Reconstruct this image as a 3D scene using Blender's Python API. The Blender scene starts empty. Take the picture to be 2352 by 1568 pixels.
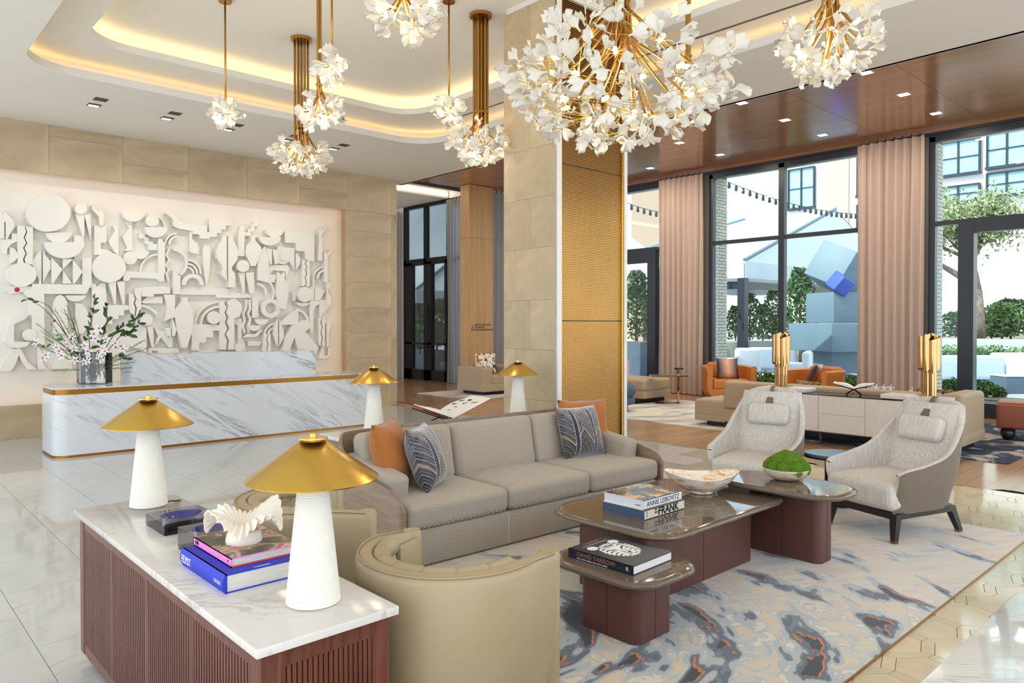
import bpy, bmesh, math, random
from mathutils import Vector, Matrix
from mathutils.geometry import tessellate_polygon
random.seed(7)
S = bpy.context.scene
COL = S.collection
PI = math.pi
R = math.radians

# ---------------------------------------------------------------- camera
cd = bpy.data.cameras.new('camera')
cam = bpy.data.objects.new('camera', cd); COL.objects.link(cam)
cam.location = (0, 0, 1.6)
cam.rotation_euler = (R(90 - 0.6), 0, R(47.1515 - 90))
cd.sensor_fit = 'HORIZONTAL'; cd.sensor_width = 36.0
cd.lens = 1678.0 / 2352 * 36
cd.shift_y = -0.00911
cd.clip_end = 300
S.camera = cam

# ---------------------------------------------------------------- sky, sun, exposure
W = bpy.data.worlds.new('sky'); S.world = W
W.use_nodes = True
bg = W.node_tree.nodes['Background']
bg.inputs[0].default_value = (0.80, 0.90, 1.0, 1)
bg.inputs[1].default_value = 2.6
sl = bpy.data.lights.new('sun', 'SUN'); sl.energy = 7.5; sl.angle = R(0.6); sl.color = (1.0, 0.95, 0.86)
so = bpy.data.objects.new('sun', sl); COL.objects.link(so)
so.rotation_euler = Vector((0.62, -0.30, -0.72)).to_track_quat('-Z', 'Y').to_euler()
S.view_settings.view_transform = 'Standard'
S.view_settings.look = 'None'
S.view_settings.exposure = 0.0
S.view_settings.gamma = 1.0
S.view_settings.use_curve_mapping = False
try:
    S.cycles.max_bounces = 8; S.cycles.diffuse_bounces = 4; S.cycles.glossy_bounces = 4
    S.cycles.transmission_bounces = 6; S.cycles.transparent_max_bounces = 24
    S.cycles.sample_clamp_indirect = 6.0
    S.cycles.caustics_reflective = False; S.cycles.caustics_refractive = False
except Exception:
    pass

# ---------------------------------------------------------------- helpers
def lin(c):
    return tuple(((v / 255) / 12.92 if v / 255 <= 0.04045 else ((v / 255 + 0.055) / 1.055) ** 2.4) for v in c)

class MB:
    """collects geometry; build() links it as one mesh object"""
    def __init__(s): s.v = []; s.f = []
    def add(s, vs, fs, M=None):
        n = len(s.v)
        s.v += [tuple(M @ Vector(p)) for p in vs] if M else [tuple(p) for p in vs]
        s.f += [tuple(i + n for i in f) for f in fs]
        return s
    def box(s, x0, x1, y0, y1, z0, z1, M=None):
        return s.add([(x0,y0,z0),(x1,y0,z0),(x1,y1,z0),(x0,y1,z0),(x0,y0,z1),(x1,y0,z1),(x1,y1,z1),(x0,y1,z1)],
                     [(3,2,1,0),(4,5,6,7),(0,1,5,4),(1,2,6,5),(2,3,7,6),(3,0,4,7)], M)
    def lathe(s, prof, n=24, M=None):
        vs = []; fs = []
        for (r, z) in prof:
            for k in range(n):
                a = 2 * PI * k / n; vs.append((r * math.cos(a), r * math.sin(a), z))
        for i in range(len(prof) - 1):
            for k in range(n):
                k2 = (k + 1) % n
                fs.append((i*n+k, i*n+k2, (i+1)*n+k2, (i+1)*n+k))
        if prof[0][0] > 1e-6: fs.append(tuple(range(n - 1, -1, -1)))
        if prof[-1][0] > 1e-6: fs.append(tuple((len(prof)-1)*n + k for k in range(n)))
        return s.add(vs, fs, M)
    def cyl(s, x, y, z0, z1, r, r1=None, n=20):
        return s.lathe([(r, z0), (r if r1 is None else r1, z1)], n, Matrix.Translation((x, y, 0)))
    def tube(s, pts, r, n=8):
        pts = [Vector(p) for p in pts]; m = len(pts)
        rs = r if isinstance(r, (list, tuple)) else [r] * m
        vs = []; fs = []
        up = Vector((0.13, 0.21, 0.97)); prev = None
        for i, p in enumerate(pts):
            t = (pts[min(i+1, m-1)] - pts[max(i-1, 0)]).normalized()
            if prev is None:
                a = t.cross(up)
                if a.length < 1e-3: a = t.cross(Vector((1, 0, 0)))
            else:
                a = prev - t * prev.dot(t)
            a.normalize(); prev = a; b = t.cross(a)
            for k in range(n):
                an = 2 * PI * k / n
                vs.append(p + (a * math.cos(an) + b * math.sin(an)) * rs[i])
        for i in range(m - 1):
            for k in range(n):
                k2 = (k + 1) % n
                fs.append((i*n+k, i*n+k2, (i+1)*n+k2, (i+1)*n+k))
        fs.append(tuple(range(n - 1, -1, -1))); fs.append(tuple((m-1)*n + k for k in range(n)))
        return s.add(vs, fs)
    def prism(s, poly, z0, z1, M=None):
        n = len(poly)
        ar = sum(poly[i][0]*poly[(i+1)%n][1] - poly[(i+1)%n][0]*poly[i][1] for i in range(n))
        if ar < 0: poly = poly[::-1]
        vs = [(x, y, z0) for x, y in poly] + [(x, y, z1) for x, y in poly]
        fs = [(i, (i+1) % n, n + (i+1) % n, n + i) for i in range(n)]
        fs += [tuple(range(n - 1, -1, -1)), tuple(range(n, 2 * n))]
        return s.add(vs, fs, M)
    def rbox(s, c, size, r, m=3, k=3, puff=0.0, M=None):
        h = [q / 2 for q in size]; r = min(r, min(h) * 0.999)
        ax = []
        for a in range(3):
            e = [-h[a] + r * (i / m) for i in range(m)]
            e += [-(h[a]-r) + 2*(h[a]-r)*i/k for i in range(k + 1)]
            e += [h[a] - r * (i / m) for i in range(m - 1, -1, -1)]
            ax.append(e)
        idx = {}; vs = []; fs = []
        def vert(p):
            key = tuple(round(q, 5) for q in p)
            if key in idx: return idx[key]
            q = [max(-(h[a]-r), min(h[a]-r, p[a])) for a in range(3)]
            d = Vector([p[a]-q[a] for a in range(3)])
            if d.length > 1e-9: d.normalize()
            o = [q[a] + d[a]*r for a in range(3)]
            if puff:
                o[2] += (1 if p[2] > 0 else -1) * puff * max(0, 1-(o[0]/h[0])**2) * max(0, 1-(o[1]/h[1])**2) * (abs(o[2]) / h[2])
            vs.append((o[0]+c[0], o[1]+c[1], o[2]+c[2])); idx[key] = len(vs) - 1
            return idx[key]
        for a in range(3):
            b, d = (a+1) % 3, (a+2) % 3
            for sg in (-1, 1):
                for i in range(len(ax[b]) - 1):
                    for j in range(len(ax[d]) - 1):
                        q = []
                        for (ii, jj) in ((i,j),(i+1,j),(i+1,j+1),(i,j+1)):
                            p = [0,0,0]; p[a] = sg*h[a]; p[b] = ax[b][ii]; p[d] = ax[d][jj]; q.append(vert(p))
                        if len(set(q)) > 2: fs.append(tuple(q if sg > 0 else q[::-1]))
        return s.add(vs, fs, M)
    def grid(s, fn, nu, nv, M=None, closed=False):
        vs = [fn(i / nu, j / nv) for i in range(nu + 1) for j in range(nv + 1)]
        fs = [(i*(nv+1)+j, (i+1)*(nv+1)+j, (i+1)*(nv+1)+j+1, i*(nv+1)+j+1) for i in range(nu) for j in range(nv)]
        return s.add(vs, fs, M)
    def mesh(s, name, smooth=30):
        me = bpy.data.meshes.new(name); me.from_pydata(s.v, [], s.f); me.update()
        if smooth:
            me.polygons.foreach_set('use_smooth', [True] * len(me.polygons))
            if smooth < 170: me.set_sharp_from_angle(angle=R(smooth))
        return me
    def build(s, name, mat, parent=None, smooth=30, bevel=0.0):
        me = s.mesh(name, smooth)
        if bevel:
            bm = bmesh.new(); bm.from_mesh(me)
            bmesh.ops.bevel(bm, geom=[e for e in bm.edges if len(e.link_faces) == 2 and e.calc_face_angle(0) > 0.5],
                            offset=bevel, segments=2, affect='EDGES', profile=0.5)
            bm.to_mesh(me); bm.free()
            if smooth: me.polygons.foreach_set('use_smooth', [True]*len(me.polygons)); me.set_sharp_from_angle(angle=R(smooth))
        return ob(name, me, mat, parent)

def ob(name, me, mat=None, parent=None, loc=None, rot=None, scale=None):
    o = bpy.data.objects.new(name, me); COL.objects.link(o)
    if mat and me and not me.materials: me.materials.append(mat)
    if parent: o.parent = parent
    if loc: o.location = loc
    if rot: o.rotation_euler = rot
    if scale: o.scale = scale
    return o
def tag(o, label=None, cat=None, group=None, kind=None):
    if label: o['label'] = label
    if cat: o['category'] = cat
    if group: o['group'] = group
    if kind: o['kind'] = kind
    return o
def thing(name, label, cat, loc=(0,0,0), rz=0, group=None):
    o = bpy.data.objects.new(name, None); COL.objects.link(o)
    o.location = loc; o.rotation_euler = (0, 0, rz); o.empty_display_size = 0.05
    return tag(o, label, cat, group)
def struct(o): o['kind'] = 'structure'; return o
def copy_tree(o, parent=None):
    c = o.copy(); COL.objects.link(c); c.parent = parent
    for ch in o.children:
        copy_tree(ch, c)
    return c
def text(name, body, size, mat, parent, M, ext=0.0006, align='LEFT', sx=1.0, bold=0.0):
    cu = bpy.data.curves.new(name, 'FONT'); cu.body = body; cu.size = size; cu.extrude = ext
    cu.align_x = align; cu.align_y = 'CENTER'; cu.offset = bold; cu.resolution_u = 3
    o = bpy.data.objects.new(name, cu); COL.objects.link(o)
    bpy.context.view_layer.update()
    me = bpy.data.meshes.new_from_object(o.evaluated_get(bpy.context.evaluated_depsgraph_get()))
    bpy.data.objects.remove(o)
    me.transform(M @ Matrix.Diagonal((sx, 1, 1, 1)))
    me.materials.clear(); me.materials.append(mat)
    q = bpy.data.objects.new(name, me); COL.objects.link(q); q.parent = parent
    return q
def frame(o, ex, ey):
    """matrix with local x -> ex, local y -> ey, z -> ex x ey at origin o"""
    ex = Vector(ex).normalized(); ey = Vector(ey).normalized(); ez = ex.cross(ey)
    return Matrix(((ex.x,ey.x,ez.x,o[0]),(ex.y,ey.y,ez.y,o[1]),(ex.z,ey.z,ez.z,o[2]),(0,0,0,1)))
def catmull(P, k):
    out = []
    n = len(P)
    for i in range(n - 1):
        p0, p1, p2, p3 = P[max(i-1,0)], P[i], P[i+1], P[min(i+2,n-1)]
        for j in range(k):
            t = j / k
            out.append(tuple(0.5*((2*b)+(-a+c)*t+(2*a-5*b+4*c-d)*t*t+(-a+3*b-3*c+d)*t**3) for a,b,c,d in zip(p0,p1,p2,p3)))
    out.append(tuple(P[-1]))
    return out
def rrect(x0, x1, y0, y1, r, n=8):
    out = []
    for cx, cy, a0 in ((x1-r,y0+r,-90),(x1-r,y1-r,0),(x0+r,y1-r,90),(x0+r,y0+r,180)):
        for k in range(n + 1):
            a = R(a0 + 90*k/n); out.append((cx + r*math.cos(a), cy + r*math.sin(a)))
    return out

# ---------------------------------------------------------------- materials
def new_mat(name):
    m = bpy.data.materials.new(name); m.use_nodes = True
    nt = m.node_tree; p = nt.nodes['Principled BSDF']
    return m, nt, p
def N(nt, t, **kw):
    n = nt.nodes.new(t)
    for k, v in kw.items():
        if k in n.inputs.keys(): n.inputs[k].default_value = v
        else: setattr(n, k, v)
    return n
def coords(nt, scale=(1,1,1), rot=(0,0,0), src='Object'):
    tc = N(nt, 'ShaderNodeTexCoord'); v = tc.outputs[src]
    if any(rot):                                    # turn first, then stretch
        m0 = N(nt, 'ShaderNodeMapping'); m0.inputs['Rotation'].default_value = rot
        nt.links.new(v, m0.inputs['Vector']); v = m0.outputs['Vector']
    mp = N(nt, 'ShaderNodeMapping'); mp.inputs['Scale'].default_value = scale
    nt.links.new(v, mp.inputs['Vector'])
    return mp.outputs['Vector']
def ramp(nt, fac, stops, interp='LINEAR'):
    r = N(nt, 'ShaderNodeValToRGB'); cr = r.color_ramp; cr.interpolation = interp
    while len(cr.elements) > len(stops): cr.elements.remove(cr.elements[-1])
    while len(cr.elements) < len(stops): cr.elements.new(0.5)
    for e, (pos, c) in zip(cr.elements, stops):
        e.position = pos; e.color = (*c, 1) if len(c) == 3 else c
    nt.links.new(fac, r.inputs['Fac'])
    return r.outputs['Color']
def noise(nt, vec, scale, detail=4, rough=0.55, dist=0.0):
    n = N(nt, 'ShaderNodeTexNoise'); n.inputs['Scale'].default_value = scale
    n.inputs['Detail'].default_value = detail; n.inputs['Roughness'].default_value = rough
    n.inputs['Distortion'].default_value = dist
    nt.links.new(vec, n.inputs['Vector'])
    return n.outputs['Fac']
def mixc(nt, fac, a, b, mode='MIX'):
    m = N(nt, 'ShaderNodeMix', data_type='RGBA', blend_type=mode)
    def put(sock, v):
        if isinstance(v, (tuple, list)): sock.default_value = (*v, 1) if len(v) == 3 else v
        elif isinstance(v, (int, float)): sock.default_value = v
        else: nt.links.new(v, sock)
    put(m.inputs[0], fac); put(m.inputs[6], a); put(m.inputs[7], b)
    return m.outputs[2]
def mth(nt, op, a, b=0.0, c=0.0):
    m = N(nt, 'ShaderNodeMath', operation=op)
    for i, v in enumerate((a, b, c)):
        if isinstance(v, (int, float)): m.inputs[i].default_value = v
        else: nt.links.new(v, m.inputs[i])
    return m.outputs[0]
def bump(nt, p, h, strength, dist=0.01):
    b = N(nt, 'ShaderNodeBump'); b.inputs['Strength'].default_value = strength; b.inputs['Distance'].default_value = dist
    nt.links.new(h, b.inputs['Height']); nt.links.new(b.outputs['Normal'], p.inputs['Normal'])
def rand_tone(nt, col, amt=0.12):
    """small per-object tone shift so that neighbouring pieces differ"""
    oi = N(nt, 'ShaderNodeObjectInfo')
    f = mth(nt, 'MULTIPLY_ADD', oi.outputs['Random'], 2*amt, 1-amt)
    hs = N(nt, 'ShaderNodeHueSaturation'); nt.links.new(f, hs.inputs['Value']); nt.links.new(col, hs.inputs['Color'])
    return hs.outputs['Color']

def M_plain(name, rgb, rough=0.5, metal=0.0, var=0.04, scale=6.0, spec=None, bumpy=0.0, bscale=200, stretch=(1,1,1), tone=0.0, coat=0.0, sheen=0.0):
    m, nt, p = new_mat(name); c = lin(rgb)
    v = coords(nt, stretch)
    f = noise(nt, v, scale)
    col = mixc(nt, f, tuple(q*(1-var) for q in c), tuple(min(1,q*(1+var)) for q in c))
    if tone: col = rand_tone(nt, col, tone)
    nt.links.new(col, p.inputs['Base Color'])
    p.inputs['Roughness'].default_value = rough; p.inputs['Metallic'].default_value = metal
    if spec is not None: p.inputs['Specular IOR Level'].default_value = spec
    if coat: p.inputs['Coat Weight'].default_value = coat; p.inputs['Coat Roughness'].default_value = 0.08
    if sheen: p.inputs['Sheen Weight'].default_value = sheen; p.inputs['Sheen Roughness'].default_value = 0.5
    if bumpy: bump(nt, p, noise(nt, v, bscale, 2), bumpy, 0.002)
    return m
def M_two(name, a, b, scale, rough, detail=6, dist=0.6, stretch=(1,1,1), rot=(0,0,0), lo=0.35, hi=0.65, tone=0.0, coat=0.0, bumpy=0.0, metal=0.0):
    m, nt, p = new_mat(name)
    v = coords(nt, stretch, rot)
    f = noise(nt, v, scale, detail, 0.6, dist)
    col = ramp(nt, f, [(lo, lin(a)), (hi, lin(b))])
    if tone: col = rand_tone(nt, col, tone)
    nt.links.new(col, p.inputs['Base Color'])
    p.inputs['Roughness'].default_value = rough; p.inputs['Metallic'].default_value = metal
    if coat: p.inputs['Coat Weight'].default_value = coat; p.inputs['Coat Roughness'].default_value = 0.06
    if bumpy: bump(nt, p, f, bumpy, 0.003)
    return m
def M_marble(name, base, vein, vscale, rough, rot=(0,0,0), stretch=(1,1,1), width=0.03, amount=0.8, cloud=(0.92,0.93,0.95), tone=0.0, second=True):
    m, nt, p = new_mat(name)
    v = coords(nt, stretch, rot)
    n1 = noise(nt, v, vscale, 8, 0.62, 0.9)
    r1 = mth(nt, 'ABSOLUTE', mth(nt, 'SUBTRACT', n1, 0.5))
    f1 = ramp(nt, r1, [(0.0, (1,1,1)), (width, (0,0,0))])
    n2 = noise(nt, v, vscale*0.45, 4, 0.5, 0.3)
    f2 = ramp(nt, n2, [(0.46, (0,0,0)), (0.62, (1,1,1))])
    fac = mth(nt, 'MULTIPLY', f1, f2); fac = mth(nt, 'MULTIPLY', fac, amount)
    n3 = noise(nt, v, vscale*0.9, 5, 0.6, 0.4)
    b = mixc(nt, n3, tuple(q*w for q, w in zip(lin(base), cloud)), lin(base))
    if tone: b = rand_tone(nt, b, tone)
    col = mixc(nt, fac, b, lin(vein))
    nt.links.new(col, p.inputs['Base Color']); p.inputs['Roughness'].default_value = rough
    return m
def M_emit(name, rgb, strength, base=(1,1,1)):
    m, nt, p = new_mat(name)
    p.inputs['Base Color'].default_value = (*base, 1)
    c = mixc(nt, noise(nt, coords(nt), 3.0), tuple(q*0.97 for q in lin(rgb)), lin(rgb))
    nt.links.new(c, p.inputs['Emission Color']); p.inputs['Emission Strength'].default_value = strength
    return m
def M_glass(name, tint=(1,1,1), ior=1.45, rough=0.0, refl=1.0):
    m = bpy.data.materials.new(name); m.use_nodes = True; nt = m.node_tree
    nt.nodes.clear()
    out = N(nt, 'ShaderNodeOutputMaterial'); mix = N(nt, 'ShaderNodeMixShader')
    tr = N(nt, 'ShaderNodeBsdfTransparent'); gl = N(nt, 'ShaderNodeBsdfGlossy'); fr = N(nt, 'ShaderNodeFresnel')
    tr.inputs['Color'].default_value = (*tint, 1); gl.inputs['Roughness'].default_value = rough
    fr.inputs['IOR'].default_value = ior
    wob = noise(nt, coords(nt), 0.6)
    f = mth(nt, 'MULTIPLY', fr.outputs[0], mth(nt, 'MULTIPLY_ADD', wob, 0.1, 0.95*refl))
    nt.links.new(f, mix.inputs[0]); nt.links.new(tr.outputs[0], mix.inputs[1]); nt.links.new(gl.outputs[0], mix.inputs[2])
    nt.links.new(mix.outputs[0], out.inputs['Surface'])
    return m
def M_sheer(name, rgb, op=0.55):
    m = bpy.data.materials.new(name); m.use_nodes = True; nt = m.node_tree; nt.nodes.clear()
    out = N(nt, 'ShaderNodeOutputMaterial'); mix = N(nt, 'ShaderNodeMixShader'); mix2 = N(nt, 'ShaderNodeMixShader')
    tr = N(nt, 'ShaderNodeBsdfTransparent'); di = N(nt, 'ShaderNodeBsdfDiffuse'); tl = N(nt, 'ShaderNodeBsdfTranslucent')
    c = mixc(nt, noise(nt, coords(nt, (30,30,1)), 3.0), tuple(q*0.9 for q in lin(rgb)), lin(rgb))
    nt.links.new(c, di.inputs['Color']); nt.links.new(c, tl.inputs['Color'])
    mix2.inputs[0].default_value = 0.5; mix.inputs[0].default_value = op
    nt.links.new(di.outputs[0], mix2.inputs[1]); nt.links.new(tl.outputs[0], mix2.inputs[2])
    nt.links.new(tr.outputs[0], mix.inputs[1]); nt.links.new(mix2.outputs[0], mix.inputs[2])
    nt.links.new(mix.outputs[0], out.inputs['Surface'])
    return m
def M_translucent(name, rgb, amount=0.35, rough=0.35):
    m, nt, p = new_mat(name)
    c = mixc(nt, noise(nt, coords(nt), 25.0), tuple(q*0.96 for q in lin(rgb)), lin(rgb))
    nt.links.new(c, p.inputs['Base Color']); p.inputs['Roughness'].default_value = rough
    mix = N(nt, 'ShaderNodeMixShader'); tl = N(nt, 'ShaderNodeBsdfTranslucent'); nt.links.new(c, tl.inputs['Color'])
    mix.inputs[0].default_value = amount
    nt.links.new(p.outputs[0], mix.inputs[1]); nt.links.new(tl.outputs[0], mix.inputs[2])
    nt.links.new(mix.outputs[0], nt.nodes['Material Output'].inputs['Surface'])
    return m
def M_weave(name, a, b, k=160.0, rough=0.85, axes=(0, 2), bias=0.5, zig=3.0):
    """herringbone-like woven cloth from object coordinates"""
    m, nt, p = new_mat(name)
    tc = N(nt, 'ShaderNodeTexCoord'); sp = N(nt, 'ShaderNodeSeparateXYZ'); nt.links.new(tc.outputs['Object'], sp.inputs[0])
    x, y, z = sp.outputs
    u = mth(nt, 'ADD', x, mth(nt, 'MULTIPLY', y, 0.37)); w = mth(nt, 'ADD', z, mth(nt, 'MULTIPLY', y, 0.93))
    tri = mth(nt, 'PINGPONG', mth(nt, 'MULTIPLY', u, k*0.5), 1.0)
    ph = mth(nt, 'FRACT', mth(nt, 'ADD', mth(nt, 'MULTIPLY', w, k), mth(nt, 'MULTIPLY', tri, zig*0.33)))
    f = ramp(nt, ph, [(bias-0.12, (0,0,0)), (bias+0.12, (1,1,1))])
    f2 = noise(nt, tc.outputs['Object'], 5.0)
    col = mixc(nt, f, lin(a), lin(b)); col = mixc(nt, mth(nt, 'MULTIPLY', f2, 0.18), col, lin(a))
    nt.links.new(col, p.inputs['Base Color']); p.inputs['Roughness'].default_value = rough
    p.inputs['Sheen Weight'].default_value = 0.2
    bump(nt, p, f, 0.25, 0.001)
    return m

MT = {}
MT['paint'] = M_plain('white_paint', (232, 229, 223), 0.75, var=0.015, scale=1.2)
MT['paint_gloss'] = M_plain('white_plaster', (236, 233, 226), 0.55, var=0.012, scale=1.5)
MT['stone'] = M_two('limestone', (178, 158, 127), (198, 179, 148), 1.6, 0.45, 7, 1.2, tone=0.07, lo=0.3, hi=0.72)
MT['stone_light'] = M_two('pale_limestone', (234, 228, 220), (244, 240, 234), 2.0, 0.35, 7, 1.2, tone=0.03, lo=0.3, hi=0.72)
MT['mural'] = M_plain('mural_white', (240, 237, 230), 0.6, var=0.012, scale=3)
MT['marble_floor'] = M_marble('marble_floor', (206, 206, 203), (150, 142, 130), 1.1, 0.06, rot=(0,0,R(-30)), stretch=(0.7,5,1), width=0.02, amount=0.4, tone=0.03)
MT['tile_beige'] = M_two('beige_tile', (206, 190, 160), (224, 212, 188), 2.2, 0.08, 6, 0.8, tone=0.06, lo=0.3, hi=0.7)
MT['grout'] = M_plain('grout', (168, 158, 140), 0.8)
MT['marble_desk'] = M_marble('desk_marble', (224, 228, 233), (128, 132, 138), 1.5, 0.12, rot=(0, R(-32), 0), stretch=(0.55, 1.0, 3.4), width=0.045, amount=0.8)
MT['marble_top'] = M_marble('carrara_marble', (226, 221, 216), (158, 150, 148), 4.0, 0.12, rot=(0,0,R(40)), stretch=(1,3.2,1), width=0.05, amount=0.6)
MT['marble_counter'] = M_marble('counter_marble', (228, 230, 228), (150, 148, 130), 2.6, 0.06, rot=(0,0,R(45)), stretch=(1,7,1), width=0.02, amount=0.55)
MT['brass'] = M_plain('brushed_brass', (222, 184, 92), 0.25, 1.0, var=0.05, scale=30, stretch=(1,1,12))
MT['brass_dark'] = M_plain('aged_brass', (160, 112, 48), 0.32, 1.0, var=0.06, scale=20, stretch=(1,1,8))
MT['brass_tube'] = M_plain('satin_brass_tube', (182, 138, 74), 0.34, 1.0, var=0.05, scale=20)
MT['bronze'] = M_plain('ribbed_bronze', (168, 128, 74), 0.24, 1.0, var=0.1, scale=2.5)
MT['chrome_gold'] = M_plain('polished_gold', (196, 158, 106), 0.08, 1.0, var=0.03)
MT['gold_line'] = M_plain('gold_inlay', (214, 180, 110), 0.25, 1.0)
MT['wood_dark'] = M_two('walnut_stain', (84, 45, 36), (122, 74, 60), 6.0, 0.3, 6, 0.4, stretch=(6,6,0.5), tone=0.10, lo=0.3, hi=0.7)
MT['wood_blackish'] = M_plain('dark_back_panel', (40, 24, 20), 0.7)  # near-black brown for backing panels, plinths, joints and seams
MT['wood_ceiling'] = M_two('ceiling_veneer', (160, 112, 76), (178, 130, 94), 2.5, 0.13, 5, 0.4, stretch=(3,0.4,1), tone=0.05, lo=0.3, hi=0.7)
MT['wood_panel'] = M_two('oak_panel', (190, 148, 98), (206, 166, 116), 3.0, 0.4, 5, 0.3, stretch=(4,4,0.3), tone=0.03, lo=0.3, hi=0.7)
MT['wood_sofa'] = M_two('grey_oak', (128, 108, 90), (156, 134, 112), 5.0, 0.35, 6, 0.4, stretch=(1,1,5), lo=0.3, hi=0.7)
MT['black'] = M_plain('black_metal', (24, 26, 30), 0.4, 0.3)
MT['frame'] = M_plain('dark_window_frame', (44, 50, 60), 0.35, 0.2)
MT['dark_wood'] = M_plain('ebony_stain', (32, 26, 26), 0.35, var=0.1, scale=12)
MT['leather_olive'] = M_plain('taupe_leather', (172, 154, 122), 0.40, var=0.03, scale=5, bumpy=0.05, bscale=260)
MT['leather_plum'] = M_plain('oxblood_leather', (92, 56, 50), 0.42, var=0.04, bumpy=0.05, bscale=300)
MT['leather_orange'] = M_plain('cognac_leather', (196, 120, 52), 0.38, var=0.05, bumpy=0.05, bscale=240)
MT['leather_red'] = M_plain('russet_leather', (150, 82, 60), 0.42, var=0.06)
MT['beige_leather'] = M_plain('sand_upholstery', (176, 156, 128), 0.6, var=0.04, bumpy=0.06, bscale=260)
MT['blue_boucle'] = M_plain('slate_blue_boucle', (78, 96, 118), 0.9, var=0.2, scale=60, bumpy=0.5, bscale=140)
MT['sofa_fabric'] = M_weave('taupe_herringbone', (118, 108, 98), (214, 203, 186), 105, 0.85)
MT['chair_fabric'] = M_two('oatmeal_slub', (190, 183, 176), (220, 214, 207), 9.0, 0.85, 6, 0.2, stretch=(14,14,0.9), lo=0.35, hi=0.65, bumpy=0.1)
MT['chair_back'] = M_weave('brown_basketweave', (84, 72, 60), (140, 124, 104), 90, 0.6, zig=1.5)
MT['velvet'] = M_plain('rust_velvet', (176, 104, 42), 0.75, var=0.22, scale=9, sheen=0.25)
MT['ribbon'] = M_plain('taupe_strap', (110, 98, 84), 0.6)
MT['curtain'] = M_plain('blush_curtain', (188, 166, 154), 0.85, var=0.04, scale=30, stretch=(4,4,0.3), sheen=0.3)
MT['ceramic_white'] = M_plain('chalk_ceramic', (236, 232, 222), 0.8, var=0.03, scale=40, bumpy=0.35, bscale=90)
MT['coral_white'] = M_plain('matte_white_ceramic', (240, 232, 218), 0.6, var=0.02)
MT['white_lacquer'] = M_two('white_grain_lacquer', (222, 214, 208), (232, 226, 220), 8, 0.35, 4, 0.2, stretch=(6,6,0.4), lo=0.3, hi=0.7)
MT['table_marble'] = M_marble('grey_brown_marble', (112, 98, 84), (226, 214, 198), 1.6, 0.06, stretch=(1.6,0.8,1), rot=(0,0,R(25)), width=0.012, amount=0.95, cloud=(0.78,0.78,0.78))
MT['onyx'] = M_two('honey_onyx', (206, 150, 86), (240, 228, 212), 7.0, 0.18, 6, 1.6, stretch=(1,1,3.2), lo=0.33, hi=0.52)
MT['moss'] = M_two('moss', (52, 88, 14), (126, 168, 36), 28, 0.95, 6, 0.4, bumpy=1.0)
MT['slate_top'] = M_plain('blue_slate', (96, 116, 126), 0.18, var=0.12, scale=6)
MT['navy'] = M_plain('navy_print', (26, 32, 48), 0.4)
MT['paper'] = M_two('page_edges', (206, 200, 190), (232, 228, 220), 40, 0.8, 2, 0.0, stretch=(0.3,0.3,14), lo=0.3, hi=0.7)
MT['paper_white'] = M_plain('page_white', (238, 236, 232), 0.7, var=0.02)
MT['ink'] = M_plain('black_ink', (22, 22, 24), 0.6)
MT['white_print'] = M_plain('white_print', (236, 238, 240), 0.5)
MT['copper_print'] = M_plain('copper_foil', (188, 130, 100), 0.35, 0.4)
MT['cover_white'] = M_plain('white_cover', (226, 230, 236), 0.35)
MT['cover_blue'] = M_plain('cobalt_cover', (32, 52, 190), 0.55)
MT['cover_slate'] = M_plain('slate_cover', (64, 82, 108), 0.45)
MT['cover_cream'] = M_plain('cream_cover', (216, 210, 194), 0.5)
MT['cover_pink'] = M_plain('pink_cover', (238, 140, 208), 0.5)
MT['cover_dark'] = M_two('photo_cover_dark', (40, 36, 30), (170, 140, 110), 14, 0.35, 3, 1.0, lo=0.45, hi=0.62)
MT['cover_orange'] = M_two('orange_cover', (214, 96, 40), (226, 116, 56), 10, 0.4)
MT['orange_edge'] = M_plain('orange_board', (240, 90, 40), 0.5)
MT['smoke_glass'] = M_glass('smoked_glass', (0.55, 0.54, 0.64), 1.5)
MT['blue_glass'] = M_plain('cobalt_glass', (24, 30, 120), 0.05, var=0.1, coat=1.0)
MT['vase_glass'] = M_glass('vase_glass', (0.98, 0.99, 0.985), 1.45)
MT['window_glass'] = M_glass('window_glass', (0.90, 0.975, 1.0), 1.35, refl=0.9)
MT['sheer'] = M_sheer('sheer_curtain', (206, 206, 210), 0.62)
MT['leaf_porcelain'] = M_translucent('white_porcelain', (246, 243, 236), 0.32, 0.3)
MT['led_niche'] = M_emit('amber_led_strip', (255, 188, 112), 3.2)
MT['washer_lens'] = M_emit('wall_washer_lens', (255, 232, 196), 2.2)
MT['bulb'] = M_emit('frosted_bulb', (255, 226, 176), 9.0)
MT['led'] = M_emit('warm_led_strip', (255, 226, 168), 6.5)
MT['led2'] = M_emit('warm_led_strip_soft', (255, 214, 150), 4.0)
MT['led_white'] = M_emit('bright_led_strip', (255, 236, 200), 8.0)
MT['downlight'] = M_emit('downlight_lens', (255, 238, 205), 10.0)
MT['lamp_bulb'] = M_emit('table_lamp_bulb', (255, 214, 150), 12.0)
MT['patio'] = M_plain('patio_paving', (196, 198, 200), 0.7, var=0.05, scale=1)
MT['brick'] = M_plain('cream_brick', (206, 200, 184), 0.8, var=0.10, scale=14, tone=0.10)
MT['mortar'] = M_plain('mortar', (112, 108, 100), 0.9)
MT['leaf_dark'] = M_two('dark_leaf', (30, 58, 26), (66, 104, 44), 10, 0.45, tone=0.25)
MT['leaf_mid'] = M_two('mid_leaf', (58, 92, 40), (116, 148, 70), 6, 0.5, tone=0.25)
MT['leaf_pale'] = M_two('pale_leaf', (110, 128, 78), (176, 182, 132), 6, 0.55, tone=0.2)
MT['bark'] = M_two('bark', (84, 68, 56), (136, 118, 100), 20, 0.9, stretch=(1,1,0.3))
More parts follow.
